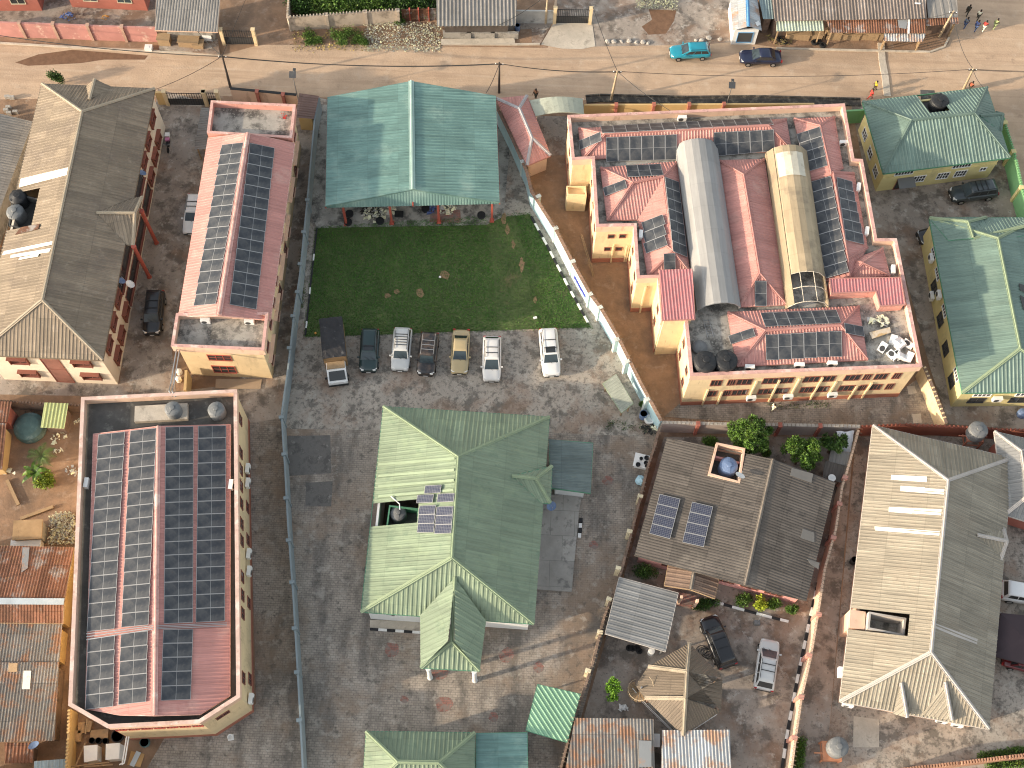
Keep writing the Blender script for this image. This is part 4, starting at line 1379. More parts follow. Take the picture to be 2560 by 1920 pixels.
# left wing: block plus long wing towards the viewer
P = dict(a=w((1501, 419), ze), b=w((1518, 551), ze), c=w((1594, 549), ze), g=w((1598, 563), ze), h=w((1619, 689), ze), i=w((1724, 680), ze), j=w((1692, 406), ze))
zr = 7.55
P['e'] = w(zc(605, 520), zr)
P['f'] = w(zc(858, 470), zr)
P['k'] = w(zc(935, 1085), zr)
pink(P, 'abe aefj becf fcgk gkh hik jfki'.replace('becf', 'bcfe').replace('fcgk', 'fcgk').replace('gkh', 'gkh'), 'abcghij')
Wa, Na, Wb, Eb, Sb = [P[c] for c in 'abe'], [P[c] for c in 'ajf'], [P[c] for c in 'ghk'], [P[c] for c in 'jik'], [P[c] for c in 'hik']
array(panel_kit, Na, zc(545, 378), zc(832, 366), zc(860, 458), zc(562, 475), 1, 3, 'd', '{o} panel from the left on the street slope of the left wing', g_, .1)
array(panel_kit, Wa, zc(360, 562), zc(545, 492), zc(553, 565), zc(368, 635), 1, 1, 'r', 'lone solar panel on the left hip of the left wing block', g_, .14)
array(panel_kit, Wb, zc(683, 848), zc(860, 780), zc(885, 1040), zc(708, 1112), 3, 1, 'r', '{o} panel from the top, outer slope of the left wing', g_, .14)
array(panel_kit, Eb, zc(868, 472), zc(985, 515), zc(1058, 1140), zc(938, 1090), 7, 1, 'r', '{o} panel from the top, inner slope of the left wing by the grey vault', g_, .14)
array(panel_kit, Sb, zc(860, 1108), zc(955, 1104), zc(958, 1248), zc(862, 1248), 1, 1, 'd', 'lone solar panel on the end hip of the left wing', g_, .14)
# stair tower with its own lean-to roof
q = ccw(quad([(2, 1, 1270, 690), (2, 1, 1553, 680), (2, 1, 1583, 1093), (2, 1, 1300, 1103)], 7.9))
walls(t, inset(q, .25), 0, 7.75, yel, 'stair_tower')
P = dict(a=q[0], b=q[1], c=q[2], d=q[3])
for k in P:
    P[k] = Vector((P[k].x, P[k].y, 7.9))
lowest = sorted(P, key=lambda k: P[k].y)[:2]
for k in P:
    P[k].z = 7.8 if k in lowest else 8.25
roof(t, rosr, P, 'abcd', None, pinkr, .3, .035, name='tower_roof')
# pink roof between the vaults
P = dict(a=w((2, 0, 1785, 1385), ze), b=w((2, 1, 1968, 992), ze), c=w((3, 1, 160, 975), ze), d=w((2, 0, 2180, 1375), ze))
zr = 7.6
P['e'], P['f'] = w((2, 0, 2000, 1510), zr), w((2, 1, 2140, 702), zr)
pink(P, 'aefb bfc cfed ade', 'abcd')
array(panel_kit, [P[c] for c in 'bcf'], (2, 1, 2098, 768), (2, 1, 2198, 768), (2, 1, 2200, 988), (2, 1, 2098, 985), 1, 1, 'd', 'lone solar panel on the hip between the two vaults', g_, .2)


def vault(name, label, nw_, ne_, se_, sw_, z0, rise, mat, open_=False):
    a, b, c, d = [w(p, z0) for p in (nw_, ne_, se_, sw_)]
    th2 = thing(name, label, 'roof', ((a.x + c.x) / 2, (a.y + c.y) / 2, zs_))
    n_, m_ = 6, 44
    mb = MB()

    def pt(i, j, off=0.0):
        s_ = i / n_
        y = 1 - (2 * s_ - 1) ** 2
        p, q = a.lerp(b, s_), d.lerp(c, s_)
        v_ = p.lerp(q, j / m_)
        return Vector((v_.x, v_.y, z0 + (rise + off) * y ** .7))
    for j in range(m_):
        up = 0.0
        for i in range(n_):
            qd = [pt(i, j, up), pt(i + 1, j, up), pt(i + 1, j + 1, up), pt(i, j + 1, up)]
            if open_ and j >= m_ - 8:
                continue
            mb.face(qd, [(i * .45, j * .5), (i * .45 + .45, j * .5), (i * .45 + .45, j * .5 + .5), (i * .45, j * .5 + .5)])
    mb.build('vault_sheet', mat, th2)
    fr = MB()
    for j in ((0, m_) if not open_ else (0, m_ - 8, m_ - 4, m_)):
        fr.tube([pt(i, j) + Vector((0, 0, -.06)) for i in range(n_ + 1)], .045, 6)
    for s_ in ((0, n_) if not open_ else (0, n_ // 3, 2 * n_ // 3, n_)):
        fr.tube([pt(s_, 0 if not open_ or s_ in (0, n_) else m_ - 8) + Vector((0, 0, -.05)), pt(s_, m_) + Vector((0, 0, -.05))], .035, 6)
    fr.build('frame', apron if open_ else steel, th2)
    for p, q in ((a, d), (b, c)):
        MB().bar(Vector((p.x, p.y, (zs_ + z0) / 2)), Vector((q.x, q.y, (zs_ + z0) / 2)), .12, z0 - zs_).build('side_wall', mat, th2)
    return th2, pt, m_, n_


vg = vault('barrel_vault', 'long grey barrel vault on the yellow complex, beside the left wing', (2, 0, 1418, 1258), (2, 0, 1768, 1248), (2, 1, 1972, 992), (2, 1, 1605, 1018), 6.9, 1.15, vaultg)
vt, pt_, m_, n_ = vault('barrel_vault', 'long tan barrel vault on the yellow complex, open at its lower end', (3, 0, -12, 1315), (3, 0, 330, 1300), (3, 1, 525, 985), (3, 1, 170, 995), 6.9, 1.15, vaultt, True)
mb = MB()
for j in range(2, 9):
    for i in range(1, n_ - 1):
        mb.face([pt_(i, j, .06), pt_(i + 1, j, .06), pt_(i + 1, j + 1, .06), pt_(i, j + 1, .06)])
mb.build('roof_light', M('dull roof light', (0.60, .55, .44), .6, var=.15, vs=.8, stains=[((.36, .3, .2), .9, .52, .64, .7)]), vt)
mb = MB()
for j in range(0, m_):
    mb.face([pt_(0, j, .06), pt_(.75, j, .07), pt_(.75, j + 1, .07), pt_(0, j + 1, .06)])
mb.build('edge_flashing', vaultt, vt)
# right-hand wing
P = dict(a=w((3, 0, 222, 1026), ze), b=w((3, 0, 352, 1560), ze), c=w((3, 0, 645, 1450), ze), d=w((3, 0, 575, 1010), ze))
P['e'] = w((3, 0, 450, 1088), 7.4)
P['f'] = w((3, 0, 545, 1505), 7.4)
pink(P, 'ade aefb dcfe bfc', 'abcd')
array(panel_kit, [P[c] for c in 'abe'], (3, 0, 246, 1160), (3, 0, 450, 1092), (3, 0, 512, 1432), (3, 0, 338, 1485), 4, 1, 'r', '{o} panel from the top, short column right of the tan vault', g_, .14)
P = dict(a=w((3, 0, 348, 1540), ze), b=w((3, 1, 480, 770), ze), c=w((3, 1, 860, 480), ze), d=w((3, 0, 745, 1500), ze))
P['e'] = w((3, 0, 560, 1490), 7.4)
P['f'] = w((3, 1, 690, 580), 7.4)
P['g'] = w((3, 1, 705, 735), 6.9)
pink(P, 'aefgb dcfe fcg ade', 'abcd')
array(panel_kit, [P[c] for c in 'abe'], (3, 0, 360, 1575), (3, 0, 545, 1520), (3, 1, 695, 690), (3, 1, 497, 748), 9, 1, 'r', '{o} panel from the top, long column right of the tan vault', g_, .12)
array(panel_kit, [P[c] for c in 'dce'], (3, 0, 590, 1530), (3, 0, 722, 1568), (3, 1, 835, 455), (3, 1, 672, 415), 6, 1, 'r', '{o} panel from the top, outer column of the right wing', g_, .12)
P = dict(a=w((3, 1, 700, 590), ze + .05), b=w((3, 1, 700, 740), ze + .05), c=w((3, 1, 1055, 725), ze + .05), d=w((3, 1, 995, 487), ze + .05), e=w((3, 1, 815, 612), 7.25))
pink(P, 'abe bce cde ade', 'abcd')
q = ccw(quad([(3, 1, 528, 745), (3, 1, 1150, 735), (3, 1, 1190, 975), (3, 1, 965, 990), (3, 1, 930, 862), (3, 1, 545, 880)], 7.5))
walls(t, inset(q, .12), zs_, 7.4, pinkw, 'water_room')
P = {k: Vector((v.x, v.y, 7.5)) for k, v in zip('abcdef', q)}
n_o = min(range(6), key=lambda i: (q[i] - w((3, 1, 930, 862), 7.5)).length)
ks = 'abcdef'
mb = MB()
v6 = [P[k] for k in ks]
v6 = v6[n_o:] + v6[:n_o]
rib(mb, v6, .3, .035, run=(0, -1, 0))
mb.build('water_room_roof', rosr, t)
MB().ring(q, inset(q, .1), 7.38, 7.56).build('fascia', pinkr, t)
# facade-side strip
P = dict(a=w((2, 1, 1862, 1038), ze), b=w((2, 1, 1942, 1508), ze), c=w((3, 1, 862, 1450), ze), d=w((3, 1, 785, 988), ze))
zr = 7.45
P['e'], P['f'] = w((2, 1, 2188, 1198), zr), w((3, 1, 628, 1152), zr)
pink(P, 'abe dcf bcfe adfe', 'abcd')
array(panel_kit, [P[c] for c in 'ade'], (2, 1, 2145, 1045), (3, 1, 590, 1020), (3, 1, 635, 1132), (2, 1, 2190, 1165), 1, 6, 'd', '{o} panel from the left, inner slope of the facade strip', g_, .12)
array(panel_kit, [P[c] for c in 'bce'], (2, 1, 2190, 1235), (3, 1, 636, 1198), (3, 1, 640, 1420), (2, 1, 2195, 1455), 1, 6, 'd', '{o} panel from the left, outer slope of the facade strip', g_, .12)
array(panel_kit, [P[c] for c in 'abe'], (2, 1, 1872, 1245), (2, 1, 2090, 1168), (2, 1, 2098, 1252), (2, 1, 1885, 1315), 1, 1, 'r', 'lone solar panel on the left hip of the facade strip', g_, .14)
array(panel_kit, [P[c] for c in 'cdf'], (3, 1, 655, 1132), (3, 1, 815, 1162), (3, 1, 840, 1252), (3, 1, 672, 1220), 1, 1, 'r', 'lone solar panel on the right hip of the facade strip', g_, .14)
for p, r_, l in (((2, 1, 2045, 1530), 0, 'left one of three air conditioners behind the long facade parapet'), ((3, 1, 262, 1512), 0, 'middle one of three air conditioners behind the long facade parapet'), ((3, 1, 545, 1498), 0, 'right one of three air conditioners behind the long facade parapet'), ((2, 1, 1108, 390), 1.5, 'white air conditioner on the slab beside the left wing'), ((3, 0, 645, 1255), .1, 'white air conditioner behind the right parapet near the street'), ((3, 0, 770, 1640), 1.4, 'upper white air conditioner beside the outer panel column'), ((3, 1, 842, 360), 1.4, 'lower white air conditioner beside the outer panel column'), ((3, 1, 1068, 690), 1.5, 'white air conditioner in the right corner recess of the complex'), ((2, 0, 1465, 1040), .05, 'white air conditioner behind the street parapet of the complex')):
    ac_kit.put(w(p, zs_), r_, l, 'air conditioners on the yellow complex')
tank_black.put(w((2, 1, 1655, 1510), zs_), .2, 'black water tank with a red lid in the corner by the facade', 'big black tanks on the yellow complex', (1.05, 1.05, .85))
tank_black.put(w((2, 1, 1832, 1500), zs_), .9, 'black water tank with a plain lid beside the red-lidded one', 'big black tanks on the yellow complex', (1.05, 1.05, .85))
MB().lathe([(.3, 0), (.34, .05), (.2, .12)], (0, 0, 0), 10)
# heap of scrapped air conditioner casings
scr = [((3, 1, 1050, 1270), 1.2), ((3, 1, 1105, 1270), .7), ((3, 1, 1120, 1305), .65), ((3, 1, 1015, 1360), 1.0), ((3, 1, 1190, 1340), -.6), ((3, 1, 1050, 1430), -.9), ((3, 1, 1095, 1420), -1.1), ((3, 1, 1155, 1400), -.2), ((3, 1, 1190, 1415), 1.1)]
nm = ['upright casing at the top left', 'upper of two parallel casings', 'lower of two parallel casings', 'slanting casing at the left', 'tilted casing at the right edge', 'leaning casing at the lower left', 'long casing at the lower middle', 'flat wide casing at the lower right', 'end-on casing at the lower right edge']
for (p, a), l in zip(scr, nm):
    m = Matrix.Translation(w(p, zs_ + rng.uniform(.1, .3))) @ Matrix.Rotation(a, 4, 'Z') @ Matrix.Rotation(rng.uniform(-.5, .5), 4, 'Y') @ Matrix.Rotation(rng.choice([1.4, -1.4, 1.2]), 4, 'X') @ Matrix.Diagonal((1.15, 1, 1, 1))
    ac_kit.put((0, 0, 0), mat=m, label=l + ' of the scrap heap in the roof corner', group='scrapped casings in the roof corner')
q = quad([(3, 1, 875, 1215), (3, 1, 1050, 1170), (3, 1, 1062, 1215), (3, 1, 900, 1270)], zs_ + .35)
o = slab(MB(), q, .08)
tag(o.build('mattress', M('stained foam', (0.62, 0.52, 0.40), .95, var=.2, stains=[((0.45, .28, .10), .8, .45, .55, .8)])), 'stained flat mattress lying on the slab beside the scrap heap', 'mattress')
o = MB()
junk(o, w((3, 1, 960, 1125), zs_ + .05), (.9, .6), 26, .28, rng, .25)
tag(o.build('sack_heap', clothw), 'heap of pale plastic sacks above the scrapped casings', 'sacks')
ld = MB()
A_, B_ = w((2, 1, 1650, 1100), zs_ + .06), w((2, 1, 1690, 1255), zs_ + .06)
for d_ in (0, .55):
    ld.tube([A_ + Vector((d_, .1 * d_, 0)), B_ + Vector((d_, .1 * d_, 0))], .03, 5)
for k in range(7):
    q = A_.lerp(B_, (k + .5) / 7)
    ld.tube([q, q + Vector((.55, .05, 0))], .02, 5)
tag(ld.build('ladder', steel), 'metal ladder lying on the slab above the black tanks', 'ladder')
tag(MB().lathe([(.75, 0), (.72, .25), (.45, .42), (.1, .5)], tuple(w((2, 1, 1620, 1350), zs_)), 18).build('tank_cover', tankg), 'old grey domed tank cover lying on the slab above the two black tanks', 'tank cover')
def hip(label, a, b, c, d, e, f, z, mat, capm, fasm, wallm, over=.55, cat='house', name='house', holes=None, sym=True, zr=None, **kw):
    """a-b far eave, c-d near eave, e-f ridge; long eaves are a-d and b-c"""
    P = {k: (w(p, z) if not isinstance(p, Vector) else p) for k, p in zip('abcd', (a, b, c, d))}
    if zr is None:
        e1, f1 = rz(e, P['a'], P['d'], P['b'], P['c'], z + .3, z + 6), rz(f, P['a'], P['d'], P['b'], P['c'], z + .3, z + 6)
        zr = max(z + .9, min(z + 3.4, (e1.z + f1.z) / 2))
    P['e'], P['f'] = w(e, zr), w(f, zr)
    t = thing(name, label, cat, base([P[k] for k in 'abcd']))
    hs = {k: [[on(p, [P[c_] for c_ in k[:3]]) for p in q] for q in v] for k, v in (holes or {}).items()}
    roof(t, mat, P, 'adfe bcfe abe dcf', capm, fasm, holes=hs, **kw)
    wl_ = ccw(inset(ccw([Vector((P[k].x, P[k].y, 0)) for k in 'abcd']), over))
    walls(t, wl_, 0, z - .03, wallm)
    return t, P, wl_, hs


# ---------------------------------------------------------------- teal open pavilion
z = 4.4
P = dict(a=w((819, 243), z), b=w((1239.5, 240), z), c=w((1249, 505), z), d=w((813.6, 515), z))
e_, f_ = rz((1027.7, 203), P['a'], P['d'], P['b'], P['c'], z, 10), rz((1031, 474), P['a'], P['d'], P['b'], P['c'], z, 10)
zr = (e_.z + f_.z) / 2
P['e'], P['f'] = w((1027.7, 203), zr), w((1031, 474), zr)
pav = t = thing('pavilion', 'wide open-sided pavilion under a teal gabled roof facing the lawn', 'pavilion', base([P[k] for k in 'abcd']))
roof(t, tealr, P, 'adfe bcfe', M('faded teal flashing', (0.33, 0.45, 0.40), .5, var=.15), tealr, .36, .04, capw=.6)
for q, nm in ((('d', 'c', 'f'), 'gable_sheet'), (('a', 'b', 'e'), 'gable_sheet')):
    A_, B_, T_ = P[q[0]].copy(), P[q[1]].copy(), P[q[2]].copy()
    s_ = .25 if nm and q[0] == 'd' else -.25
    mb = MB()
    nseg = 60
    for k in range(nseg):
        for h0, h1, k0, k1 in ((0, .04, 0, .5), (.04, 0, .5, 1)):
            p0, p1 = A_.lerp(B_, (k + k0) / nseg), A_.lerp(B_, (k + k1) / nseg)
            def top(x):
                u = (x - A_).length / (B_ - A_).length
                q_ = A_.lerp(T_, u * 2) if u < .5 else T_.lerp(B_, u * 2 - 1)
                return q_ - Vector((0, 0, .04))
            n_ = Vector((0, -1 if s_ > 0 else 1, 0))
            l0, l1 = n_ * h0 - n_ * .12, n_ * h1 - n_ * .12
            mb.face([p0 + l0 - Vector((0, 0, .5)), p1 + l1 - Vector((0, 0, .5)), top(p1) + l1 * .6, top(p0) + l0 * .6])
    mb.build(nm, tealr, t)
for u in (.09, .36, .64, .955):
    for far in (0, 1):
        q = (P['d'].lerp(P['c'], u) if not far else P['a'].lerp(P['b'], u))
        y = q.y + (.55 if not far else -.55)
        MB().box((q.x, y, (z - .2) / 2), (.22, .22, z - .2)).box((q.x, y, .1), (.45, .45, .2)).build('post', redf, t)
tb = MB()
for u in (0, .5, 1):
    q0, q1 = P['a'].lerp(P['b'], u), P['d'].lerp(P['c'], u)
    tb.bar(q0 + Vector((0, 0, -.3)), q1 + Vector((0, 0, -.3)), .12, .25)
tb.build('beam', redf, t)
slab(MB(), [w(p, zr - .15) for p in ((1, 0, 1370, 1580), (1, 0, 1400, 1580), (1, 0, 1400, 1640), (1, 0, 1380, 1640))], .05).build('loose_flashing', alut, t)

# ---------------------------------------------------------------- central green-roofed house
t, P, wl, hs = hip('central white house under a green hipped roof with a projecting porch', (958, 1016), (1374, 1042), (1335, 1560), (902, 1530), (1, 2, 1748, 630), (1, 2, 1692, 1500), 4.2, grnr, lgrn, grnt, whitew, .45, holes={'adfe': [[(1, 2, 950, 1040), (1, 2, 1392, 1020), (1, 2, 1392, 1195), (1, 2, 940, 1225)]]}, pitch=.4, hgt=.04)
hse = t
Wp, Ep, Sp = [P[c] for c in 'ade'], [P[c] for c in 'bce'], [P[c] for c in 'dcf']
h0 = hs['adfe'][0]
pw = ccw([Vector((p.x, p.y, 0)) for p in (on((1, 2, 1150, 1035), Wp), on((1, 2, 1392, 1025), Wp), on((1, 2, 1392, 1195), Wp), on((1, 2, 1125, 1215), Wp))])
MB().ring(inset(pw, -.03), inset(pw, .1), 3.2, 4.45).build('tank_well', grnt, t)
MB().prism(inset(pw, -.02), 3.1, 3.3).build('tank_platform', tarm, t)
tank_grey.put(w((1, 2, 1235, 1145), 3.3), .75, 'grey water tank sunk in the green roof', None, (.72, .72, .62))
tag(MB().tube([w((1, 2, 1245, 1085), 4.8), w((1, 2, 1240, 1035), 5.1), w((1, 2, 1165, 968), 5.2)], .055, 8).build('water_pipe', whitep), 'white water pipe rising from the tank on the green roof', 'pipe')
Q = dict(a=on((2, 2, 0, 795), Ep, .05), b=w((2, 2, 210, 818), 5.1), c=w((2, 2, 348, 708), 4.2), d=w((2, 2, 333, 1030), 4.2), e=on((2, 2, 255, 1030), Ep, .05))
roof(t, grnr, Q, 'abc abde bcd', lgrn, grnt, .4, .04, name='side_gablet')
zp = 4.2
Q = dict(a=w((1, 3, 1718, 12), 5.65), b=w((1, 3, 1690, 565), 5.65), c=w((1, 3, 1450, 345), zp), d=w((1, 3, 1422, 795), zp), e=w((1, 3, 1932, 822), zp), f=w((1, 3, 1962, 390), zp))
Q['a'] = on((1, 3, 1718, 12), Sp, .06)
Q['b'] = rz((1, 3, 1690, 565), Q['c'], Q['d'], Q['f'], Q['e'], 4.5, 7.5)
roof(t, grnr, Q, 'acdb afeb deb', lgrn, grnt, .4, .04, name='porch_roof')
for p in ((1075.5, 1694), (1187, 1701)):
    g = w(p)
    MB().lathe([(.26, 0), (.24, .12), (.19, .2), (.18, 3.7), (.24, 3.85), (.24, 4.1)], (g.x, g.y, 0), 16).build('column', whitew, t)
E_ = edges(wl)
so_ = face(E_, (0, -1))
wins(t, *so_, [(1, 3, 1165, 350), (1, 3, 1218, 370), (1, 3, 2105, 420)], .75, .95, whitef, glassd, zfix=2.6, bars=(1, 1))
ea_ = face(E_, (1, 0))
for u in (.3, .62, .85):
    window(t, *ea_, (ea_[1] - ea_[0]).length * u, 2.6, 1.2, 1.1, whitef, glassb, bars=(1, 0))
for yy in (660, 760, 850, 935):
    q = [on(p, Wp, .045) for p in ((1, 2, 1058, yy + 25), (1, 2, 1735 - yy * .03, yy - 30), (1, 2, 1735 - yy * .03, yy - 8), (1, 2, 1055, yy + 45))]
    slab(MB(), q, .015).build('lap_flashing', M('pale green flashing', (0.29, 0.36, 0.24), .5, var=.1) if yy == 660 else MATS['pale green flashing'], t)
g_ = 'small old panels on the green roof'
array(old_kit, Wp, (1, 2, 1460, 880), (1, 2, 1602, 870), (1, 2, 1597, 942), (1, 2, 1455, 947), 1, 1, 'r', 'topmost small panel on the green roof', g_)
array(old_kit, Wp, (1, 2, 1393, 960), (1, 2, 1535, 953), (1, 2, 1530, 1025), (1, 2, 1388, 1030), 1, 1, 'r', 'left small panel of the second row on the green roof', g_)
array(old_kit, Wp, (1, 2, 1570, 950), (1, 2, 1714, 944), (1, 2, 1710, 1018), (1, 2, 1565, 1022), 1, 1, 'r', 'right small panel of the second row on the green roof', g_)
array(old_kit, Wp, (1, 2, 1410, 1054), (1, 2, 1553, 1047), (1, 2, 1537, 1283), (1, 2, 1393, 1285), 3, 1, 'r', '{o} panel from the top, left stack of three on the green roof', g_)
array(old_kit, Wp, (1, 2, 1560, 1062), (1, 2, 1706, 1055), (1, 2, 1688, 1290), (1, 2, 1542, 1295), 3, 1, 'r', '{o} panel from the top, right stack of three on the green roof', g_)
# lean-to and terrace on its right side
q = ccw(quad([(2, 2, 318, 488), (2, 2, 700, 510), (2, 2, 678, 942), (2, 2, 335, 905)], 2.9))
t = thing('lean_to', 'dark ribbed lean-to with a green edge beside the green-roofed house', 'shed', base(q))
P = dict(zip('abcd', q))
for k in 'abcd':
    P[k].z = 2.9 if P[k].x > base(q)[0] else 3.15
roof(t, M('dark ribbed deck', (0.15, 0.185, 0.175), .55, var=.2, sheet=.1, streak=.5), P, 'abcd', None, grnt, .3, .04, fash=.25)
walls(t, inset(q, .5), 0, 2.75, whitew)
q = ccw(quad([(2, 2, 260, 960), (2, 2, 605, 950), (2, 2, 580, 1100), (2, 3, 515, 135), (2, 3, 215, 115)], .25))
t = thing('terrace', 'raised concrete terrace along the right side of the green-roofed house', 'terrace', base(q))
MB().prism(q, 0, .25).build('slab', M('mossy slab', (0.37, 0.345, 0.31), .9, var=.2, brick=(2.2, 2.4, .02, (0.2, .19, .17)), stains=[((0.12, 0.115, 0.105), .8, .55, .64, .7)]), t)
for y in (1225, 1310):
    p = w((2, 2, 580 - (y - 1225) * .08, y), .12)
    MB().box((p.x + .1, p.y, .12), (.3, .42, .26)).build('white_stone', kerbw, t)
for y in (1180, 1265):
    p = w((2, 2, 583 - (y - 1225) * .08, y), .12)
    MB().box((p.x + .1, p.y, .12), (.3, .42, .26)).build('black_stone', kerbk, t)
kerb('black and white kerb in front of the white house', [(1, 3, 985, 460), (1, 3, 1425, 490)], every=2)
patch('house_step', [(1, 3, 985, 380), (1, 3, 1430, 390), (1, 3, 1425, 480), (1, 3, 985, 452)], .06, apron, label='concrete strip between the white house and its kerb', cat='step')
dish_blue.put(w((2, 2, 335, 1075), 2.0), .4, 'bright blue dish at the corner of the green roof beside the terrace')

# ---------------------------------------------------------------- dark-roofed bungalow
z = 3.2
P = dict(a=w((2, 2, 1340, 465), z), g=w((3, 2, 40, 650), 4.15), b=w((3, 2, 582, 850), z), c=w((3, 3, 330, 212), z), h=w((1862, 1463), 4.15), d=w((2, 2, 1060, 1480), z))
t = thing('bungalow', 'pink bungalow under a broad dark asbestos roof with eight panels', 'house', base([P[k] for k in 'abcd']))
hole = [on(p, [P[c] for c in 'adh']) for p in ((2, 2, 1765, 520), (2, 2, 2010, 560), (2, 2, 1965, 855), (2, 2, 1695, 790))]
roof(t, asb, P, 'adhg bchg', M('dark ridge tile', (0.20, .17, .14), .9, var=.2), asb, .26, .035, 'wave', holes={'adhg': [hole]})
wl = ccw(inset(ccw([Vector((P[k].x, P[k].y, 0)) for k in 'abcd']), .45))
walls(t, wl, 0, z - .05, M('salmon render', (0.62, 0.30, 0.27), .85, var=.1, stains=[((0.35, .18, .15), 1, .58, .7, .5)]))
so_ = face(edges(wl), (0, -1))
L = (so_[1] - so_[0]).length
for u in (.2, .55, .7, .85):
    window(t, *so_, L * u, 1.7, 1.5, 1.0, brnf, glassd, bars=(2, 1))
pw = ccw([Vector((p.x, p.y, 0)) for p in hole])
MB().prism(inset(pw, -.02), 2.3, 2.5).build('tank_platform', tarm, t)
MB().ring(inset(pw, -.05), inset(pw, .15), 2.3, 3.95).build('tank_enclosure', peach, t)
Wp = [P[c] for c in 'adh']
tank_blue.put(w((2, 2, 1855, 740), 2.5), .75, 'blue-topped water tank in the brick box of the dark roof', None, (.85, .85, .72))
dish_white.put(w((2, 2, 1955, 820), 3.7), 2.6, 'white dish at the corner of the tank box on the dark roof')
g_ = 'panels on the dark asbestos roof'
array(old_kit, Wp, (2, 2, 1275, 950), (2, 2, 1456, 993), (2, 2, 1366, 1340), (2, 2, 1186, 1292), 4, 1, 'r', '{o} panel from the top, left group on the dark asbestos roof', g_, .16)
array(old_kit, Wp, (2, 2, 1556, 1018), (2, 2, 1738, 1060), (2, 2, 1656, 1410), (2, 2, 1470, 1368), 4, 1, 'r', '{o} panel from the top, right group on the dark asbestos roof', g_, .16)
Ee = [P[c] for c in 'bch']
for q in (((3, 2, 205, 725), (3, 2, 390, 775), (3, 2, 375, 855), (3, 2, 190, 790)), ((3, 2, 300, 1250), (3, 2, 400, 1285), (3, 2, 400, 1370), (3, 2, 280, 1330)), ((3, 2, 335, 1510), (3, 2, 445, 1545), (3, 2, 435, 1600), (3, 2, 370, 1560))):
    slab(MB(), [on(p, Ee, .05) for p in q], .02).build('patch_sheet', gasb, t)
rb = MB()
Q = dict(a=w((1670.6, 1412), 2.75), b=w((1661, 1463.7), 2.75), c=w((1727, 1474), 3.25), d=w((1737, 1414), 3.25), e=w((1801, 1434), 2.75), f=w((1787, 1496), 2.75))
t2 = t
roof(t2, M('brown ribbed sheet', (0.22, .15, .11), .6, var=.15, sheet=.1, streak=.4), Q, 'abcd dcfe', MATS['dark ridge tile'], woodm, .4, .05, name='porch_roof')
for p in ((1694, 1510), (1733, 1519)):
    g = w(p)
    MB().box((g.x, g.y, 1.3), (.22, .22, 2.6)).build('porch_post', peach, t2)
MB().prism(ccw(quad([(1672, 1475), (1745, 1490), (1735, 1520), (1690, 1512)], .2)), 0, .2).build('porch_step', redpave, t2)

# ---------------------------------------------------------------- pale aluminium-roofed house
t, P, wl, hs = hip('house under a large pale weathered aluminium roof, lower right', (2182, 1062.7), (2532, 1145), (2472.7, 1823), (2099.4, 1754), (2370, 1201), (2327, 1631), 3.2, alu, alut, alut, peach, .6, holes={'adfe': [[(3, 3, 650, 300), (3, 3, 1225, 335), (3, 3, 1207, 488), (3, 3, 640, 450)]]}, pitch=.32, hgt=.04)
Wp, Ep, Sp, Np = [P[c] for c in 'ade'], [P[c] for c in 'bce'], [P[c] for c in 'dcf'], [P[c] for c in 'abe']
pw = ccw([Vector((p.x, p.y, 0)) for p in (on((3, 3, 870, 320), Wp), on((3, 3, 1225, 340), Wp), on((3, 3, 1207, 488), Wp), on((3, 3, 858, 460), Wp))])
MB().prism(inset(pw, -.02), 2.1, 2.3).build('light_well_floor', slabm, t)
MB().ring(inset(pw, -.05), inset(pw, .12), 2.2, 4.1).build('light_well', alut, t)
pw2 = ccw([Vector((p.x, p.y, 0)) for p in (on((3, 3, 705, 295), Wp), on((3, 3, 855, 300), Wp), on((3, 3, 845, 455), Wp), on((3, 3, 700, 450), Wp))])
MB().prism(pw2, 0, 3.4).build('stair_box', peach, t)
for (T_, L_, R_, E_) in (((3, 3, 1148, 922), (3, 3, 1080, 1190), (3, 3, 1228, 1178), (3, 3, 1200, 1225)), ((3, 3, 1528, 918), (3, 3, 1330, 1198), (3, 3, 1600, 1250), (3, 3, 1588, 1248))):
    Q = dict(a=on(T_, Sp, .05), b=on(L_, Sp, .04), c=on(R_, Sp, .04), d=on(E_, Sp, .55))
    roof(t, alu, Q, 'abd adc', alut, None, .32, .04, name='gablet')
Q = dict(a=on((3, 2, 1808, 1305), Ep, .05), b=w((3, 2, 2062, 1358), 3.9), c=w((3, 2, 2030, 1240), 3.2), d=w((3, 2, 2005, 1525), 3.2))
roof(t, alu, Q, 'abc abd bcd', alut, None, .32, .04, name='side_gablet')
for pl, qs in ((Wp, (((3, 2, 1065, 785), (3, 2, 1375, 800), (3, 2, 1370, 848), (3, 2, 1062, 828)), ((3, 2, 1145, 880), (3, 2, 1525, 905), (3, 2, 1520, 955), (3, 2, 1145, 925)), ((3, 2, 1045, 1062), (3, 2, 1500, 1085), (3, 2, 1495, 1140), (3, 2, 1042, 1105)), ((3, 2, 920, 1230), (3, 2, 1485, 1275), (3, 2, 1480, 1310), (3, 2, 925, 1265)))), (Ep, (((3, 3, 1450, 410), (3, 3, 1810, 545), (3, 3, 1805, 590), (3, 3, 1445, 460)),))):
    for q in qs:
        slab(MB(), [on(p, pl, .05) for p in q], .02).build('roof_light', fibre if pl is Wp else alut, t)
so_ = face(edges(wl), (0, -1))
for u in (.25, .5, .75):
    window(t, *so_, (so_[1] - so_[0]).length * u, 1.6, 1.3, 1.1, whitef, glassd)
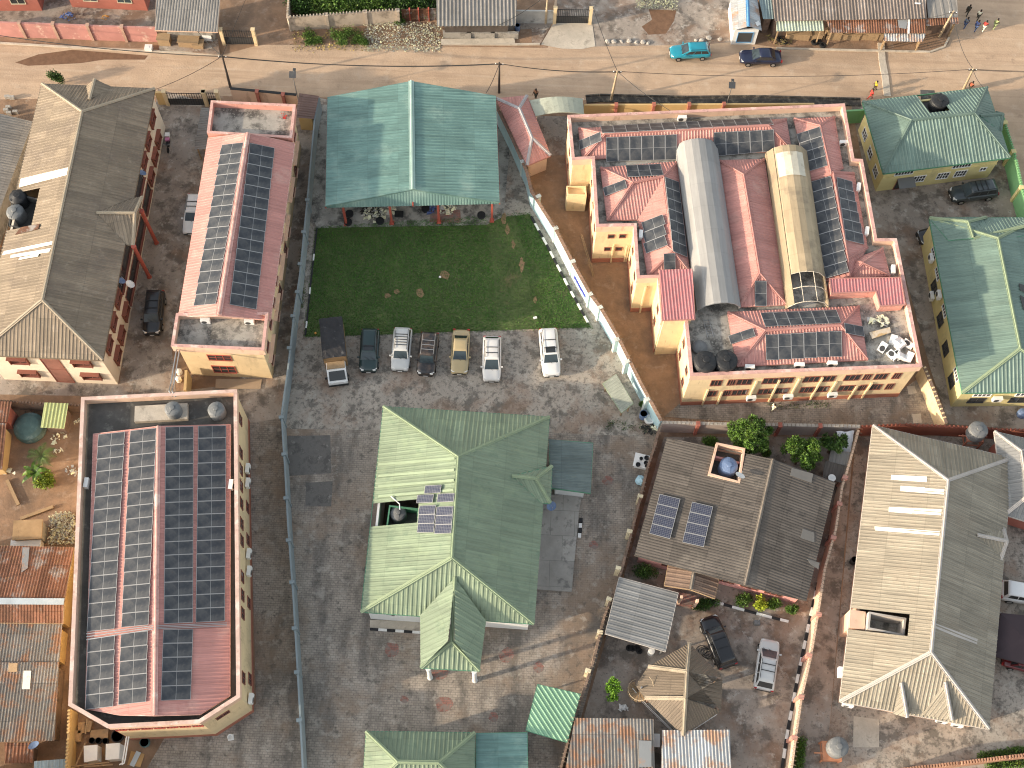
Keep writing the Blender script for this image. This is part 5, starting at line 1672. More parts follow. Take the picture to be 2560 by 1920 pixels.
for p, l, a in (((3, 3, 615, 840), 'white air conditioner on the left wall of the pale-roofed house', 1.5), ((3, 3, 680, 1118), 'white air conditioner under the lower left corner of the pale roof', -.2), ((3, 3, 1485, 1255), 'left white air conditioner below the front eave of the pale roof', -.2), ((3, 3, 1622, 1290), 'right white air conditioner below the front eave of the pale roof', -.2)):
    ac_kit.put(w(p, 2.3), a, l, 'air conditioners of the pale-roofed house')
# ---------------------------------------------------------------- pale-roofed neighbour at the right edge
t, P, wl, hs = hip('small pale grey-roofed house cut by the right edge of the picture', (2485.7, 1078), (2660, 1118), (2650, 1330), (2512, 1287), (2553, 1128), (2570, 1240), 3.0, galv, alut, alut, redw, .5, zr=4.2)

# ---------------------------------------------------------------- yellow house with teal roof, upper right
z = 4.3
P = dict(a=w((3, 0, 815, 876), z), b=w((3, 0, 1892, 752), z), c=w((3, 0, 2092, 1362), z), d=w((3, 0, 997, 1500), z), e=w((3, 0, 1240, 1040), 6.0), f=w((3, 0, 1785, 980), 6.0))
t = thing('house', 'two-storey yellow house under a dull teal roof beside the side street', 'house', base([P[k] for k in 'abcd']))
Np = [P[c] for c in 'abf']
hole = [on(p, Np) for p in ((3, 0, 1315, 780), (3, 0, 1440, 780), (3, 0, 1512, 962), (3, 0, 1400, 968))]
roof(t, dgrn, P, 'ade dcfe bcf abfe', dgrn, grnt, .36, .04, holes={'abfe': [hole]})
wl = ccw(inset(ccw([Vector((P[k].x, P[k].y, 0)) for k in 'abcd']), .6))
walls(t, wl, 0, z - .05, pyel)
Q = dict(a=on((3, 0, 1835, 1000), [P[c] for c in 'bcf'], .05), b=w((3, 0, 2028, 985), 5.1), c=w((3, 0, 1968, 968), 4.35), d=w((3, 0, 2008, 1135), 4.35))
roof(t, dgrn, Q, 'abc abd bcd', dgrn, grnt, .36, .04, name='side_gablet')
MB().prism(ccw([Vector((p.x, p.y, 0)) for p in hole]), 3.8, 4.09).build('tank_platform', tarm, t)
tank_black.put(w((3, 0, 1458, 925), 4.1), .6, 'dark water tank with a brown lid in the teal roof notch', None, (.95, .95, .75))
so_, we_ = face(edges(wl), (0, -1)), face(edges(wl), (-1, 0))
zd = lambda x, y: (2080 + x / 4.608, 300 + y / 4.608)
for p in (zd(830, 610), zd(1490, 535)):
    wins(t, *so_, [p], 1.9, .95, whitef, glassd, zfix=3.2, bars=(5, 1))
wins(t, *so_, [zd(1180, 560), zd(1862, 475)], .6, .6, whitef, glassd, zfix=3.6)
wins(t, *so_, [zd(970, 730), zd(1240, 700), zd(1440, 675)], 1.2, 1.0, whitef, glassd, zfix=1.5, bars=(3, 1))
wins(t, *so_, [zd(1700, 625)], .6, .5, whitef, glassd, zfix=1.8)
for u in (.2, .5, .8):
    window(t, *we_, (we_[1] - we_[0]).length * u, 3.4, 1.3, 1.0, whitef, glassd, bars=(3, 1))
    window(t, *we_, (we_[1] - we_[0]).length * u, 1.4, 1.1, 1.0, whitef, glassd, bars=(2, 1))
e = (so_[1] - so_[0]).normalized()
n = Vector((e.y, -e.x, 0))
mb = MB()
mb.bar(Vector((so_[0].x, so_[0].y, 2.55)) + n * .05, Vector((so_[1].x, so_[1].y, 2.55)) + n * .05, .14, .12)
mb.build('string_course', pyel, t)
s_, _ = hit(zd(790, 770), *so_)
c = Vector((so_[0].x, so_[0].y, 2.0)) + e * s_
slab(MB(), [c - e * .9 + n * .02, c + e * .9 + n * .02, c + e * .9 + n * 1.1 - Vector((0, 0, .3)), c - e * .9 + n * 1.1 - Vector((0, 0, .3))], .04).build('door_canopy', galv, t)
window(t, *so_, s_, 1.0, 1.5, 1.9, brnf, glassd, bars=(1, 0), name='door')

# ---------------------------------------------------------------- long yellow house at the right edge
z = 3.9
P = dict(a=w((3, 1, 1393, 226), z), d=w((3, 2, 1678, 78), z), e=w((3, 1, 1985, 400), 5.5), f=w((3, 1, 2178, 1355), 5.5))
dd = (P['e'] - P['a'])
e_d = (P['d'] - P['a']).normalized()
nn = Vector((-e_d.y, e_d.x, 0))
if nn.x < 0:
    nn = -nn
wid = (P['f'] - P['d']).dot(nn) * 2
P['b'], P['c'] = P['a'] + nn * wid, P['d'] + nn * wid
t = thing('house', 'long yellow two-storey house under a teal roof at the right edge', 'house', base([P[k] for k in 'abcd']))
roof(t, dgrn, P, 'adfe bcfe dcf abe', lgrn, grnt, .36, .04)
wl = ccw(inset(ccw([Vector((P[k].x, P[k].y, 0)) for k in 'abcd']), .3))
walls(t, wl, 0, z - .05, pyel)
Npl = [P[c] for c in 'abe']
Q = dict(a=w((3, 1, 1725, 258), 5.0), b=w((3, 1, 1772, 398), 5.0), c=w((3, 1, 1393, 224), 3.95), d=w((3, 1, 1888, 218), 3.95), e=w((3, 1, 1898, 302), 3.95), f=on((3, 1, 1560, 420), [P[c] for c in 'ade'], .05))
roof(t, dgrn, Q, 'acfb adeb cda', lgrn, grnt, .36, .04, name='cross_gable')
Q = dict(a=w((3, 1, 1775, 400), 5.0), b=w((3, 1, 2330, 270), 5.0), c=w((3, 1, 1898, 300), 3.95), d=w((3, 1, 2380, 190), 3.95), e=w((3, 1, 1990, 420), 5.3), f=w((3, 1, 2450, 330), 3.9))
roof(t, dgrn, Q, 'acdb abfe', lgrn, grnt, .36, .04, name='cross_gable')
we_, so_ = face(edges(wl), (-1, 0)), face(edges(wl), (0, -1))
ze2 = lambda x, y: (2240 + x / 4.147, 700 + y / 4.147)
wins(t, *we_, [ze2(510, 310), ze2(628, 975), (3, 1, 1470, 700), (3, 1, 1435, 530)], 1.3, 1.0, whitef, glassd, zfix=2.95, bars=(3, 1))
wins(t, *we_, [ze2(352, 145), ze2(412, 480), ze2(480, 760), ze2(525, 1110)], 1.2, 1.2, greyp, glassd, zfix=1.4)
wins(t, *so_, [ze2(895, 1190), ze2(1330, 1190)], 1.6, .9, whitef, glassd, zfix=2.95, bars=(3, 1))
wins(t, *so_, [ze2(775, 1312), ze2(1195, 1310)], 1.5, 1.0, greyp, glassd, zfix=1.5)
for p, zz_, a, l in ((ze2(415, 240), 2.4, 1.45, 'upper air conditioner on the left wall of the long yellow house'), (ze2(330, 265), .6, 1.45, 'lower air conditioner on the left wall of the long yellow house'), ((3, 1, 1390, 640), 2.2, 1.45, 'air conditioner nearest the street on the long yellow house')):
    s_, _ = hit(p, *we_)
    e = (we_[1] - we_[0]).normalized()
    ac_kit.put(Vector((we_[0].x, we_[0].y, zz_)) + e * s_ + Vector((e.y, -e.x, 0)) * .3, math.atan2(e.y, e.x), l, 'air conditioners of the long yellow house')
s_, _ = hit(ze2(985, 1270), *so_)
e = (so_[1] - so_[0]).normalized()
ac_kit.put(Vector((so_[0].x, so_[0].y, 2.0)) + e * s_ + Vector((e.y, -e.x, 0)) * .3, math.atan2(e.y, e.x), 'air conditioner on the front wall of the long yellow house', 'air conditioners of the long yellow house')
for q in (((3, 1, 2168, 790), (3, 1, 2290, 830), (3, 1, 2290, 900), (3, 1, 2178, 850)), ((3, 1, 2175, 890), (3, 1, 2300, 960), (3, 1, 2310, 1080), (3, 1, 2205, 1010))):
    slab(MB(), [on(p, [P[c] for c in 'bce'], .06) for p in q], .03).build('roof_hatch', greyp, t)

# ---------------------------------------------------------------- buildings along the bottom edge
z = 3.2
P = dict(a=w((1, 3, 950, 1342), z), b=w((1, 3, 1892, 1352), z), c=w((1187, 1992), z), d=w((905, 1988), z), e=w((994.5, 1905), 4.9), f=w((1097, 1907), 4.9))
t = thing('house', 'building under a green hipped roof cut by the bottom edge', 'house', base([P[k] for k in 'abcd']))
roof(t, grnr, P, 'ade bcf abfe dcfe', lgrn, grnt, .36, .04)
walls(t, ccw(inset(ccw([Vector((P[k].x, P[k].y, 0)) for k in 'abcd']), .6)), 0, z - .05, whitew)


def shed(name, label, pts, zs__, mat, wallm=None, trim=None, pitch=.3, hgt=.04, prof='trap', cat='shed', posts=None, over=.3, patches=(), run=None):
    P_ = [w(p, z_) for p, z_ in zip(pts, zs__)]
    t_ = thing(name, label, cat, base(P_))
    roof(t_, mat, dict(zip('abcd', P_)), 'abcd', None, trim, pitch, hgt, prof, fash=.12)
    if wallm:
        walls(t_, inset(ccw([Vector((p.x, p.y, 0)) for p in P_]), over), 0, min(zs__) - .05, wallm)
    if posts:
        for p in inset(ccw([Vector((p.x, p.y, 0)) for p in P_]), .25):
            MB().box((p.x, p.y, min(zs__) / 2), (.12, .12, min(zs__) - .06)).build('post', posts, t_)
    for q, m_ in patches:
        slab(MB(), [on(p, P_, .055) for p in q], .02).build('patch_sheet', m_, t_)
    return t_


shed('lean_to', 'teal lean-to roof right of the green building at the bottom edge', [(1, 3, 1902, 1358), (2, 3, 132, 1352), (2, 3, 142, 1920), (1, 3, 1900, 1920)], [2.9, 2.7, 2.7, 2.9], tealr, whitew, grnt, .36)
shed('carport', 'tilted green carport roof beside the razor-wire wall', [(2, 3, 220, 936), (2, 3, 592, 1020), (2, 3, 476, 1437), (2, 3, 118, 1336)], [2.55, 2.5, 2.45, 2.5], M('mint roof sheet', (0.24, 0.42, 0.27), .5, var=.1, sheet=.06, streak=.3), None, grnt, .36, posts=steel)
shed('carport', 'grey ribbed carport roof beside the pink bungalow', [(2, 3, 925, 10), (2, 3, 1438, 146), (2, 3, 1326, 655), (2, 3, 804, 500)], [2.6, 2.5, 2.5, 2.6], galv, None, alut, .42, .03, posts=steel)
shed('shed', 'wide orange rusty shed roof at the bottom edge', [(2, 3, 545, 1226), (2, 3, 1222, 1234), (2, 3, 1240, 1930), (2, 3, 410, 1930)], [2.7, 2.7, 2.5, 2.5], rust2, brnw, None, .28, patches=[(((2, 3, 1095, 1420), (2, 3, 1205, 1425), (2, 3, 1205, 1650), (2, 3, 1100, 1650)), zinc)])
shed('shed', 'bright zinc shed roof streaked with rust at the bottom edge', [(2, 3, 1298, 1332), (2, 3, 1882, 1328), (2, 3, 1902, 1930), (2, 3, 1282, 1930)], [2.8, 2.8, 2.6, 2.6], zinc, brnw, None, .28)
tag(MB().box(tuple(w((2, 3, 1248, 1420), 1.2)), (.5, 1.0, .6)).box(tuple(w((2, 3, 1248, 1420), 1.53)), (.6, 1.1, .05)).build('white_cabinet', whitep), 'white cabinet standing in the gap between the two rusty sheds', 'cabinet')

# ---------------------------------------------------------------- summer house with a six-sided roof
zg = lambda x, y: (1560 + x / 5.531, 1560 + y / 5.531)
z = 2.7
P = dict(a=w(zg(905, 262), z), b=w(zg(332, 590), z), c=w(zg(130, 832), z), d=w(zg(285, 1022), z), e=w(zg(818, 1548), z), f=w(zg(1343, 1205), z), g=w(zg(1362, 742), z), h=w(zg(868, 660), 4.5), i=w(zg(848, 1030), 4.5))
t = thing('summer_house', 'brown six-sided summer house roof with pale ridge strips', 'gazebo', base([P[k] for k in 'abefg']))
roof(t, M('old brown sheet', (0.165, 0.13, 0.095), .6, var=.15, sheet=.12, streak=.5, stains=[((.13, .1, .08), .6, .5, .7, .6)]), P, 'abh bcdih dei efi fgih agh', M('pale ridge strip', (0.34, 0.285, 0.21), .7, var=.2), None, .22, .025, capw=.35)
c0 = Vector(base([P[k] for k in 'abefg']))
for k in 'abdefg':
    q = P[k].lerp(Vector((c0.x, c0.y, P[k].z)), .12)
    MB().box((q.x, q.y, z / 2), (.2, .2, z)).build('post', peach, t)
MB().prism(ccw([P[k].lerp(Vector((c0.x, c0.y, P[k].z)), .1) for k in 'abdefg']), 0, .2).build('floor', slabm, t)
mb = MB()
for a_, b_ in (('d', 'e'), ('e', 'f'), ('c', 'd')):
    for hh in (.5, 1.0):
        q0, q1 = [P[k].lerp(Vector((c0.x, c0.y, P[k].z)), .02) for k in (a_, b_)]
        mb.bar((q0.x, q0.y, hh), (q1.x, q1.y, hh), .05, .05)
mb.build('railing', whitef, t)
t = thing('spiral_stair', 'round iron stair half hidden under the six-sided roof', 'stair', tuple(w(zg(190, 1000), 0)))
c0 = w(zg(190, 960), 0)
MB().tube([c0, c0 + Vector((0, 0, 2.9))], .07, 8).build('centre_post', steel, t)
for k in range(14):
    a = k * .38 + 1.9
    zz_ = .3 + k * .15
    d1, d2 = Vector((math.cos(a), math.sin(a), 0)), Vector((math.cos(a + .3), math.sin(a + .3), 0))
    b = [c0 + d1 * .07, c0 + d1 * 1.0, c0 + d2 * 1.0, c0 + d2 * .07]
    MB().hexa([p + Vector((0, 0, zz_)) for p in b], [p + Vector((0, 0, zz_ + .05)) for p in b]).build('tread', woodm, t)
MB().tube([c0 + Vector((math.cos(k * .38 + 1.9), math.sin(k * .38 + 1.9), 0)) * 1.02 + Vector((0, 0, 1.2 + k * .15)) for k in range(15)], .03, 5).build('handrail', polem, t)

# ---------------------------------------------------------------- gate house with pink roof and the curved canopy beside it
z = 2.8
P = dict(a=w((1239.5, 246), z), b=w((2, 0, 130, 825), z), c=w((2, 0, 335, 1345), z), d=w((2, 0, 130, 1430), z), e=w((2, 0, 62, 938), 3.7), f=w((2, 0, 172, 1192), 3.7))
t = thing('gate_house', 'narrow gate house under a slanting pink roof right of the teal pavilion', 'gatehouse', base([P[k] for k in 'abcd']))
roof(t, pinkr, P, 'adfe bcfe abe dcf', M('grey flashing', (0.4, 0.38, 0.38), .5), pinkr, .3, .035)
wl = ccw(inset(ccw([Vector((P[k].x, P[k].y, 0)) for k in 'abcd']), .3))
walls(t, wl, 0, z - .05, peach)
so_ = face(edges(wl), (0, -1))
window(t, *so_, (so_[1] - so_[0]).length * .65, 1.5, .8, .8, brnf, glassd)
a, b, c, d = [w(p, 2.9) for p in ((2, 0, 150, 868), (2, 0, 612, 852), (2, 0, 622, 985), (2, 0, 205, 1003))]
t = thing('gate_canopy', 'curved grey gate canopy between the gate house and the yellow complex', 'canopy', base([a, b, c, d]))
mb = MB()
for j in range(10):
    def pt(i, jj):
        u = jj / 10
        return (a.lerp(b, u) if not i else d.lerp(c, u)) + Vector((0, 0, .5 * math.sin(math.pi * u)))
    q = [pt(0, j), pt(0, j + 1), pt(1, j + 1), pt(1, j)]
    mb.hexa([p - Vector((0, 0, .1)) for p in q], q)
mb.build('shell', M('mossy canopy', (0.40, 0.42, 0.34), .9, var=.2, stains=[((.12, .12, .10), .6, .5, .65, .7)]), t)
for p in (a, b, c, d):
    MB().box((p.x, p.y, 1.4), (.25, .25, 2.8)).build('pillar', peach, t)
patch('gate_drive', [(2, 0, 205, 1003), (2, 0, 480, 1005), (2, 0, 455, 1340), (2, 0, 330, 1345)], 0.02, conc2, label='stained drive behind the curved gate canopy', cat='drive')

# ---------------------------------------------------------------- outhouse and sheds by the narrow block
shed('outhouse', 'small outhouse with a brown ribbed roof beside the street wall', [(1, 0, 375, 805), (1, 0, 545, 830), (1, 0, 500, 1030), (1, 0, 335, 1015)], [2.5, 2.4, 2.4, 2.5], M('dark brown sheet', (0.20, .13, .11), .7, var=.2, sheet=.15, streak=.5), yel2, None, .3)
# ---------------------------------------------------------------- crowded yard, lower left
roof_l = thing('house', 'long rusty tin-roofed house with a pale ridge strip, left edge', 'house', base([w((0, 1500), 2.8), w((180, 1500), 2.8)]))
P = dict(a=w((-180, 1360), 2.7), b=w((0, 2, 640, 1412), 2.7), c=w((0, 3, 545, 412), 2.7), d=w((-190, 1555), 2.7), e=w((-185, 1502), 3.5), f=w((0, 3, 555, 222), 3.5))
roof(roof_l, rust, P, 'abfe dcfe', None, woodm, .26, .03)
MB().bar(P['e'] + Vector((0, 0, .06)), P['f'] + Vector((0, 0, .06)), .55, .06).build('ridge_cap', M('pale zinc flashing', (0.46, .52, .55), .5, metal=.2, var=.15), roof_l)
walls(roof_l, inset(ccw([Vector((P[k].x, P[k].y, 0)) for k in 'abcd']), .3), 0, 2.65, yel2)
slab(MB(), [on(p, [P[c] for c in 'abf'], .06) for p in ((0, 2, 195, 1412), (0, 2, 255, 1412), (0, 2, 240, 1590), (0, 2, 185, 1630))], .02).build('patch_sheet', zinc, roof_l)
shed('shed', 'speckled half-rusted roof below the pale ridge strip, left edge', [(-190, 1556), (0, 3, 540, 412), (0, 3, 512, 748), (-190, 1655)], [2.6, 2.6, 2.35, 2.35], rust2, yel2, None, .26)
shed('shed', 'large low rusty roof with a milky sheet, left edge near the bottom', [(-190, 1656), (0, 3, 512, 745), (0, 3, 470, 1422), (-190, 1860)], [2.5, 2.5, 2.2, 2.2], rust2, brnw, None, .26, patches=[(((0, 3, 205, 818), (0, 3, 270, 818), (0, 3, 258, 978), (0, 3, 190, 978)), fibre), (((0, 3, 75, 755), (0, 3, 152, 752), (0, 3, 148, 828), (0, 3, 72, 828)), cardb)])
shed('shed', 'small striped rusty lean-to at the bottom left', [(0, 3, 40, 1440), (0, 3, 292, 1440), (0, 3, 285, 1612), (0, 3, 40, 1620)], [2.0, 2.0, 1.8, 1.8], rust, brnw, None, .3)
shed('shed', 'blue zinc scrap roof at the bottom left corner', [(0, 3, 295, 1600), (0, 3, 565, 1580), (0, 3, 570, 1700), (0, 3, 290, 1720)], [1.9, 1.9, 1.7, 1.7], M('blue zinc', (0.36, .47, .54), .5, var=.2, sheet=.2, streak=.3), brnw, None, .3)
shed('shed', 'reddish tin roof at the left edge above the yard', [(-120, 1000), (0, 2, 105, 152), (0, 2, 62, 330), (-130, 1060)], [2.6, 2.6, 2.4, 2.4], rust, redw, None, .28)
shed('shed', 'leaning orange tin roof at the left edge', [(-120, 1062), (0, 2, 58, 335), (0, 2, 20, 740), (-140, 1180)], [2.3, 2.3, 2.0, 2.0], rust, yel2, None, .28)
shed('outhouse', 'tiny outhouse with a yellow-green ribbed roof', [(0, 2, 384, 160), (0, 2, 592, 167), (0, 2, 556, 386), (0, 2, 350, 378)], [2.2, 2.2, 2.0, 2.0], M('yellow green sheet', (0.42, .47, .22), .55, var=.1, streak=.3), brnw, None, .34, .05)
q = ccw(quad([(0, 2, 118, 1180), (0, 2, 370, 1168), (0, 2, 358, 1335), (0, 2, 105, 1350)], 1.7))
t = thing('outhouse', 'roofless block outhouse with a brown slab beside the rubble heap', 'outhouse', base(q))
walls(t, inset(q, .1), 0, 1.6, greyw)
MB().prism(q, 1.6, 1.72).build('slab', M('brown slab', (0.36, .24, .13), .95, var=.25, stains=[(DK, 1, .55, .7, .5)]), t)
q = ccw(quad([(0, 2, 100, 1352), (0, 2, 352, 1340), (0, 2, 345, 1400), (0, 2, 95, 1402)], 1.0))
tag(MB().prism(q, 0, 1.0).prism(inset(q, -.05), 1.003, 1.06).build('white_tank', whitew), 'low white rendered water trough below the roofless outhouse', 'trough')
# two-storey block just below the frame whose long shadow lies over the drive and court
q = ccw(quad([(-150, 1960), (318, 1958), (330, 2180), (-160, 2190)], 0))
t = thing('house', 'two-storey block just outside the lower left corner, throwing its shade over the drive', 'house', base(q))
walls(t, q, 0, 6.4, yel)
MB().prism(inset(q, .1), 6.2, 6.39).build('roof_slab', slabm, t)
mb = MB()
mb.ring(inset(q, -.2), inset(q, .25), 6.4, 6.9)
mb.build('parapet', pinkw, t)
# ---------------------------------------------------------------- boundary walls
bwall('boundary_wall', 'long blue-grey wall between the solar hall drive and the green house court', [(797, 243), (786, 300), (770, 480), (750, 682), (735, 784), (724, 885), (716.7, 943), (710, 989), (704, 1035), (708, 1110), (712, 1162), (719.6, 1307), (728, 1423), (732.6, 1483), (747, 1729), (756, 1903), (760, 1985)], 2.3, blug, .16, posts=[(771, 500), (762, 580), (753, 660), (746, 730), (735, 790), (726, 870), (706, 1043), (713, 1135), (718, 1245), (724, 1350), (733, 1455), (739, 1570), (745, 1680), (751, 1800)], postw=.22, posth=.05, postout=-.1)
bwall('boundary_wall', 'pale blue slanting wall with razor wire beside the yellow complex', [(1239, 262), (1280, 345), (1317.6, 431), (1329, 480), (1390, 575.5), (1433, 659), (1476.8, 737.5), (1501, 769), (1546, 844.6), (1601, 957), (1653, 1052.6)], 2.4, bluew, .22, posts=[(1307, 405), (1346, 492), (1389, 572), (1432, 655), (1475, 737), (1500, 770), (1541, 850), (1567, 905), (1617, 1000)], postm=M('pale post', (0.60, .66, .62), .85, var=.15), postw=.3, posth=.12, razor=True, cap=M('brown wall cap', (0.33, .22, .16), .9, var=.3), postout=0)
bwall('boundary_wall', 'dark weathered razor-wire wall between the paved court and the bungalow', [(1649, 1068), (1639, 1110), (1621, 1162), (1607, 1220), (1578, 1336), (1552, 1434), (1511, 1541), (1482.5, 1657), (1451, 1752.5), (1436, 1793), (1404, 1914), (1388, 1985)], 2.1, brnw, .2, posts=[(1598, 1240), (1571, 1328), (1543, 1420), (1520, 1497), (1497, 1580), (1467, 1676)], postm=M('cream post', (0.66, .58, .40), .85, var=.15), postw=.25, posth=.12, razor=True, postout=.1)
bwall('boundary_wall', 'grey razor-wire wall below the yellow complex, trees leaning against it', [(1656, 1056), (1810, 1060), (2000, 1063), (2150, 1066)], 2.2, M('grey rose render', (0.40, .34, .31), .9, var=.15, stains=[((.6, .5, .42), .8, .55, .7, .6)]), .2, posts=[(1745, 1061), (1950, 1064), (2050, 1066)], postm=redw, razor=True, cap=blockm)
bwall('boundary_wall', 'dark red wall behind the pale-roofed house', [(2150, 1067), (2260, 1062), (2368, 1066), (2500, 1074), (2680, 1080)], 2.1, M('dark red render', (0.26, .09, .06), .9, var=.2), .2, spikes=.4)
bwall('boundary_wall', 'pinkish wall with red posts between the bungalow and the pale-roofed house', [(2147, 1075), (2122.5, 1162), (2105, 1220), (2090, 1322), (2062, 1423), (2044, 1541), (2027, 1642), (2004, 1744), (1989, 1845), (1974, 1960)], 2.2, M('warm pink render', (0.66, .48, .35), .85, var=.1, stains=[((.4, .25, .19), .8, .58, .7, .6)]), .2, posts=[(2112, 1195), (2098, 1260), (2083, 1345), (2046, 1537), (2022, 1639), (2002, 1743), (1985, 1845)], postm=M('rose post', (0.55, .28, .22), .85, var=.15), razor=True, posth=.15)
bwall('boundary_wall', 'sunlit yellow wall between the yellow complex and the long yellow house', [(2309, 915), (2330, 965), (2366, 1058)], 2.3, yel, .22, spikes=.45, cap=brnw)
bwall('boundary_wall', 'long green wall along the side street', [(2508, 295), (2540, 400), (2555, 470), (2580, 560)], 2.4, grnw, .2, posts=[(2512, 308), (2533, 380), (2553, 470)], postm=pyel, postw=.35, spikes=.3)
bwall('boundary_wall', 'short green wall between the yellow complex and the teal-roofed yellow house', [(2112, 277), (2165, 274)], 2.2, grnw, .2)
bwall('boundary_wall', 'ochre panelled street wall above the yellow complex', [(2, 0, 625, 905), (2, 0, 1500, 900), (3, 0, 400, 895)], 2.1, yel2, .2, posts=[(2, 0, 900, 904), (2, 0, 1225, 902), (2, 0, 1530, 900), (2, 0, 1830, 899)], postm=redw, postout=-.1)
bwall('boundary_wall', 'ochre panelled street wall beside the narrow pink-roofed block', [(0, 0, 1990, 765), (1, 0, 0, 785), (1, 0, 350, 820)], 2.2, peach, .2, posts=[(1, 0, 10, 790), (1, 0, 235, 815)], postm=redw, postout=-.1, cap=wirem)
bwall('boundary_wall', 'rose painted wall with flaking base across the street, upper left', [(-120, 50), (0, 0, 0, 190), (0, 0, 450, 205), (0, 0, 750, 218), (0, 0, 1045, 228), (0, 0, 1340, 236)], 2.3, brickp, .2, posts=[(0, 0, 165, 196), (0, 0, 455, 205), (0, 0, 755, 218), (0, 0, 1050, 230)], postm=M('peeling post', (0.42, .27, .2), .9, var=.3), posth=.05)
bwall('boundary_wall', 'grey block wall with a pierced top round the overgrown plot', [(1, 0, 300, -260), (1, 0, 270, 130), (1, 0, 285, 150), (1, 0, 600, 128), (1, 0, 940, 103), (1, 0, 1235, 88)], 2.1, M('buff block wall', (0.46, .38, .30), .95, var=.2, stains=[((.16, .13, .1), .8, .53, .66, .7), ((.6, .5, .4), 1, .58, .7, .6)]), .2, posts=[(1, 0, 285, 150), (1, 0, 608, 128), (1, 0, 945, 103), (1, 0, 1225, 90)], posth=.02, spikes=.36)
t = bwall('yard_gate', 'rusty red sheet gate beside the overgrown plot', [(1, 0, 1255, 82), (1, 0, 1400, 78), (1, 0, 1552, 72)], 1.9, rust, .06, posts=[(1, 0, 1325, 80), (1, 0, 1402, 78), (1, 0, 1490, 75)], postm=redf, postw=.08, posth=0, cat='gate')
bwall('boundary_wall', 'ochre wall with a pierced crest beside the white boxes, lower left', [(0, 3, 600, 1150), (0, 3, 590, 1400), (0, 3, 575, 1659), (162, 1990)], 2.0, yel2, .2, spikes=.3)
bwall('boundary_wall', 'low block wall with a pierced crest above the crowded yard', [(-60, 1003), (0, 2, 0, 148), (0, 2, 340, 170), (0, 2, 700, 188)], 1.6, brnw, .18, spikes=.3)
bwall('boundary_wall', 'low ochre wall end below the narrow pink-roofed block', [(465, 925), (462, 975)], 2.0, yel2, .25)
bwall('boundary_wall', 'grey-white corner wall behind the street drain', [(2, 0, 20, 90), (2, 0, 360, 92)], 2.0, M('grime white wall', (0.46, .45, .42), .9, var=.2, stains=[(DK, .8, .55, .7, .6)]), .2)
bwall('boundary_wall', 'brown capped wall along the bottom right edge', [(2250, 1925), (2400, 1908), (2520, 1893), (2660, 1878)], 1.8, M('brown cap wall', (0.40, .22, .14), .9, var=.25), .3, spikes=.25)


def gate(label, A, B, h, n=14):
    a, b = w(A, h), w(B, h)
    a.z = b.z = 0
    t_ = thing('iron_gate', label, 'gate', a)
    mb_ = MB()
    for k in range(n + 1):
        p = a.lerp(b, k / n)
        mb_.tube([p + Vector((0, 0, .08)), p + Vector((0, 0, h))], .03, 5)
    for zz_ in (.12, h * .5, h - .08):
        mb_.bar(a + Vector((0, 0, zz_)), b + Vector((0, 0, zz_)), .05, .06)
    mb_.build('bars', wirem, t_)
    s_ = MB()
    s_.bar(a + Vector((0, 0, h * .27)), b + Vector((0, 0, h * .27)), .02, h * .42)
    s_.build('lower_sheet', greyp, t_)
    for p in (a, b):
        MB().box((p.x, p.y, h / 2 + .1), (.35, .35, h + .2)).box((p.x, p.y, h + .23), (.45, .45, .07)).build('gate_post', yel, t_)


gate('black barred gate left of the utility pole, top of the picture', (0, 0, 1905, 262), (0, 0, 2185, 265), 2.3)
gate('black gate above the cast concrete ramp', (2, 0, 375, 78), (2, 0, 685, 82), 2.3, 20)
gate('rust-brown barred gate between the brown-roofed block and the narrow pink one', (0, 0, 1415, 800), (0, 0, 1755, 805), 2.1, 16)
gate('small barred gate beside the narrow pink block', (0, 0, 1760, 800), (0, 0, 1870, 800), 2.1, 6)
bwall('boundary_wall', 'short ochre gate wall beside the brown-roofed block', [(0, 0, 1335, 795), (0, 0, 1412, 797)], 2.0, yel2, .25)
# kerbs and street drain
kerb('black and white kerb along the right edge of the lawn', [(2, 1, 165, 215), (2, 1, 300, 460), (2, 1, 480, 810), (2, 1, 655, 1130)], ht=.16)
kerb('black and white kerb along the left edge of the lawn', [(1, 1, 528, 315), (1, 1, 470, 830), (1, 1, 428, 1240)], ht=.16, wd=.14, every=5)
kerb('black and white kerb along the pinkish wall', [(3, 2, 570, 1180), (3, 3, 430, 60), (3, 3, 350, 420), (3, 3, 260, 850), (3, 3, 170, 1330), (3, 3, 120, 1659)], wd=.25)
kerb('black and white kerb round the bungalow flower bed', [(2, 3, 1680, 200), (2, 3, 1900, 268), (2, 3, 2110, 325), (3, 3, 30, 360), (3, 3, 175, 395)])
for nm, pts in (('pale kerb line along the far side of the street, upper left', [(-60, 103), (0, 0, 0, 375), (0, 0, 500, 405), (0, 0, 1250, 445), (0, 0, 1600, 462), (0, 0, 1900, 478)]), ('pale kerb line in front of the rusty shops', [(1940, 122), (2100, 126), (2325, 131), (2360, 118), (2372, 95)]), ('broken kerb line in front of the grey-roofed shop', [(1, 0, 1620, 385), (2, 0, 0, 388), (2, 0, 240, 385)])):
    mb = MB()
    P = [w(p) for p in pts]
    for a, b in zip(P[:-1], P[1:]):
        mb.bar(a + Vector((0, 0, .08)), b + Vector((0, 0, .08)), .22, .16)
    tag(mb.build('kerb', apron), nm, 'kerb')
mb = MB()
P = [w(p) for p in ((3, 0, 975, 375), (3, 0, 985, 520), (3, 0, 1010, 660), (3, 0, 1030, 835))]
for a, b in zip(P[:-1], P[1:]):
    mb.bar(a + Vector((0, 0, .05)), b + Vector((0, 0, .05)), .75, .1)
tag(mb.build('speed_bump', apron), 'pale speed bump across the street', 'speed bump')
mb = MB()
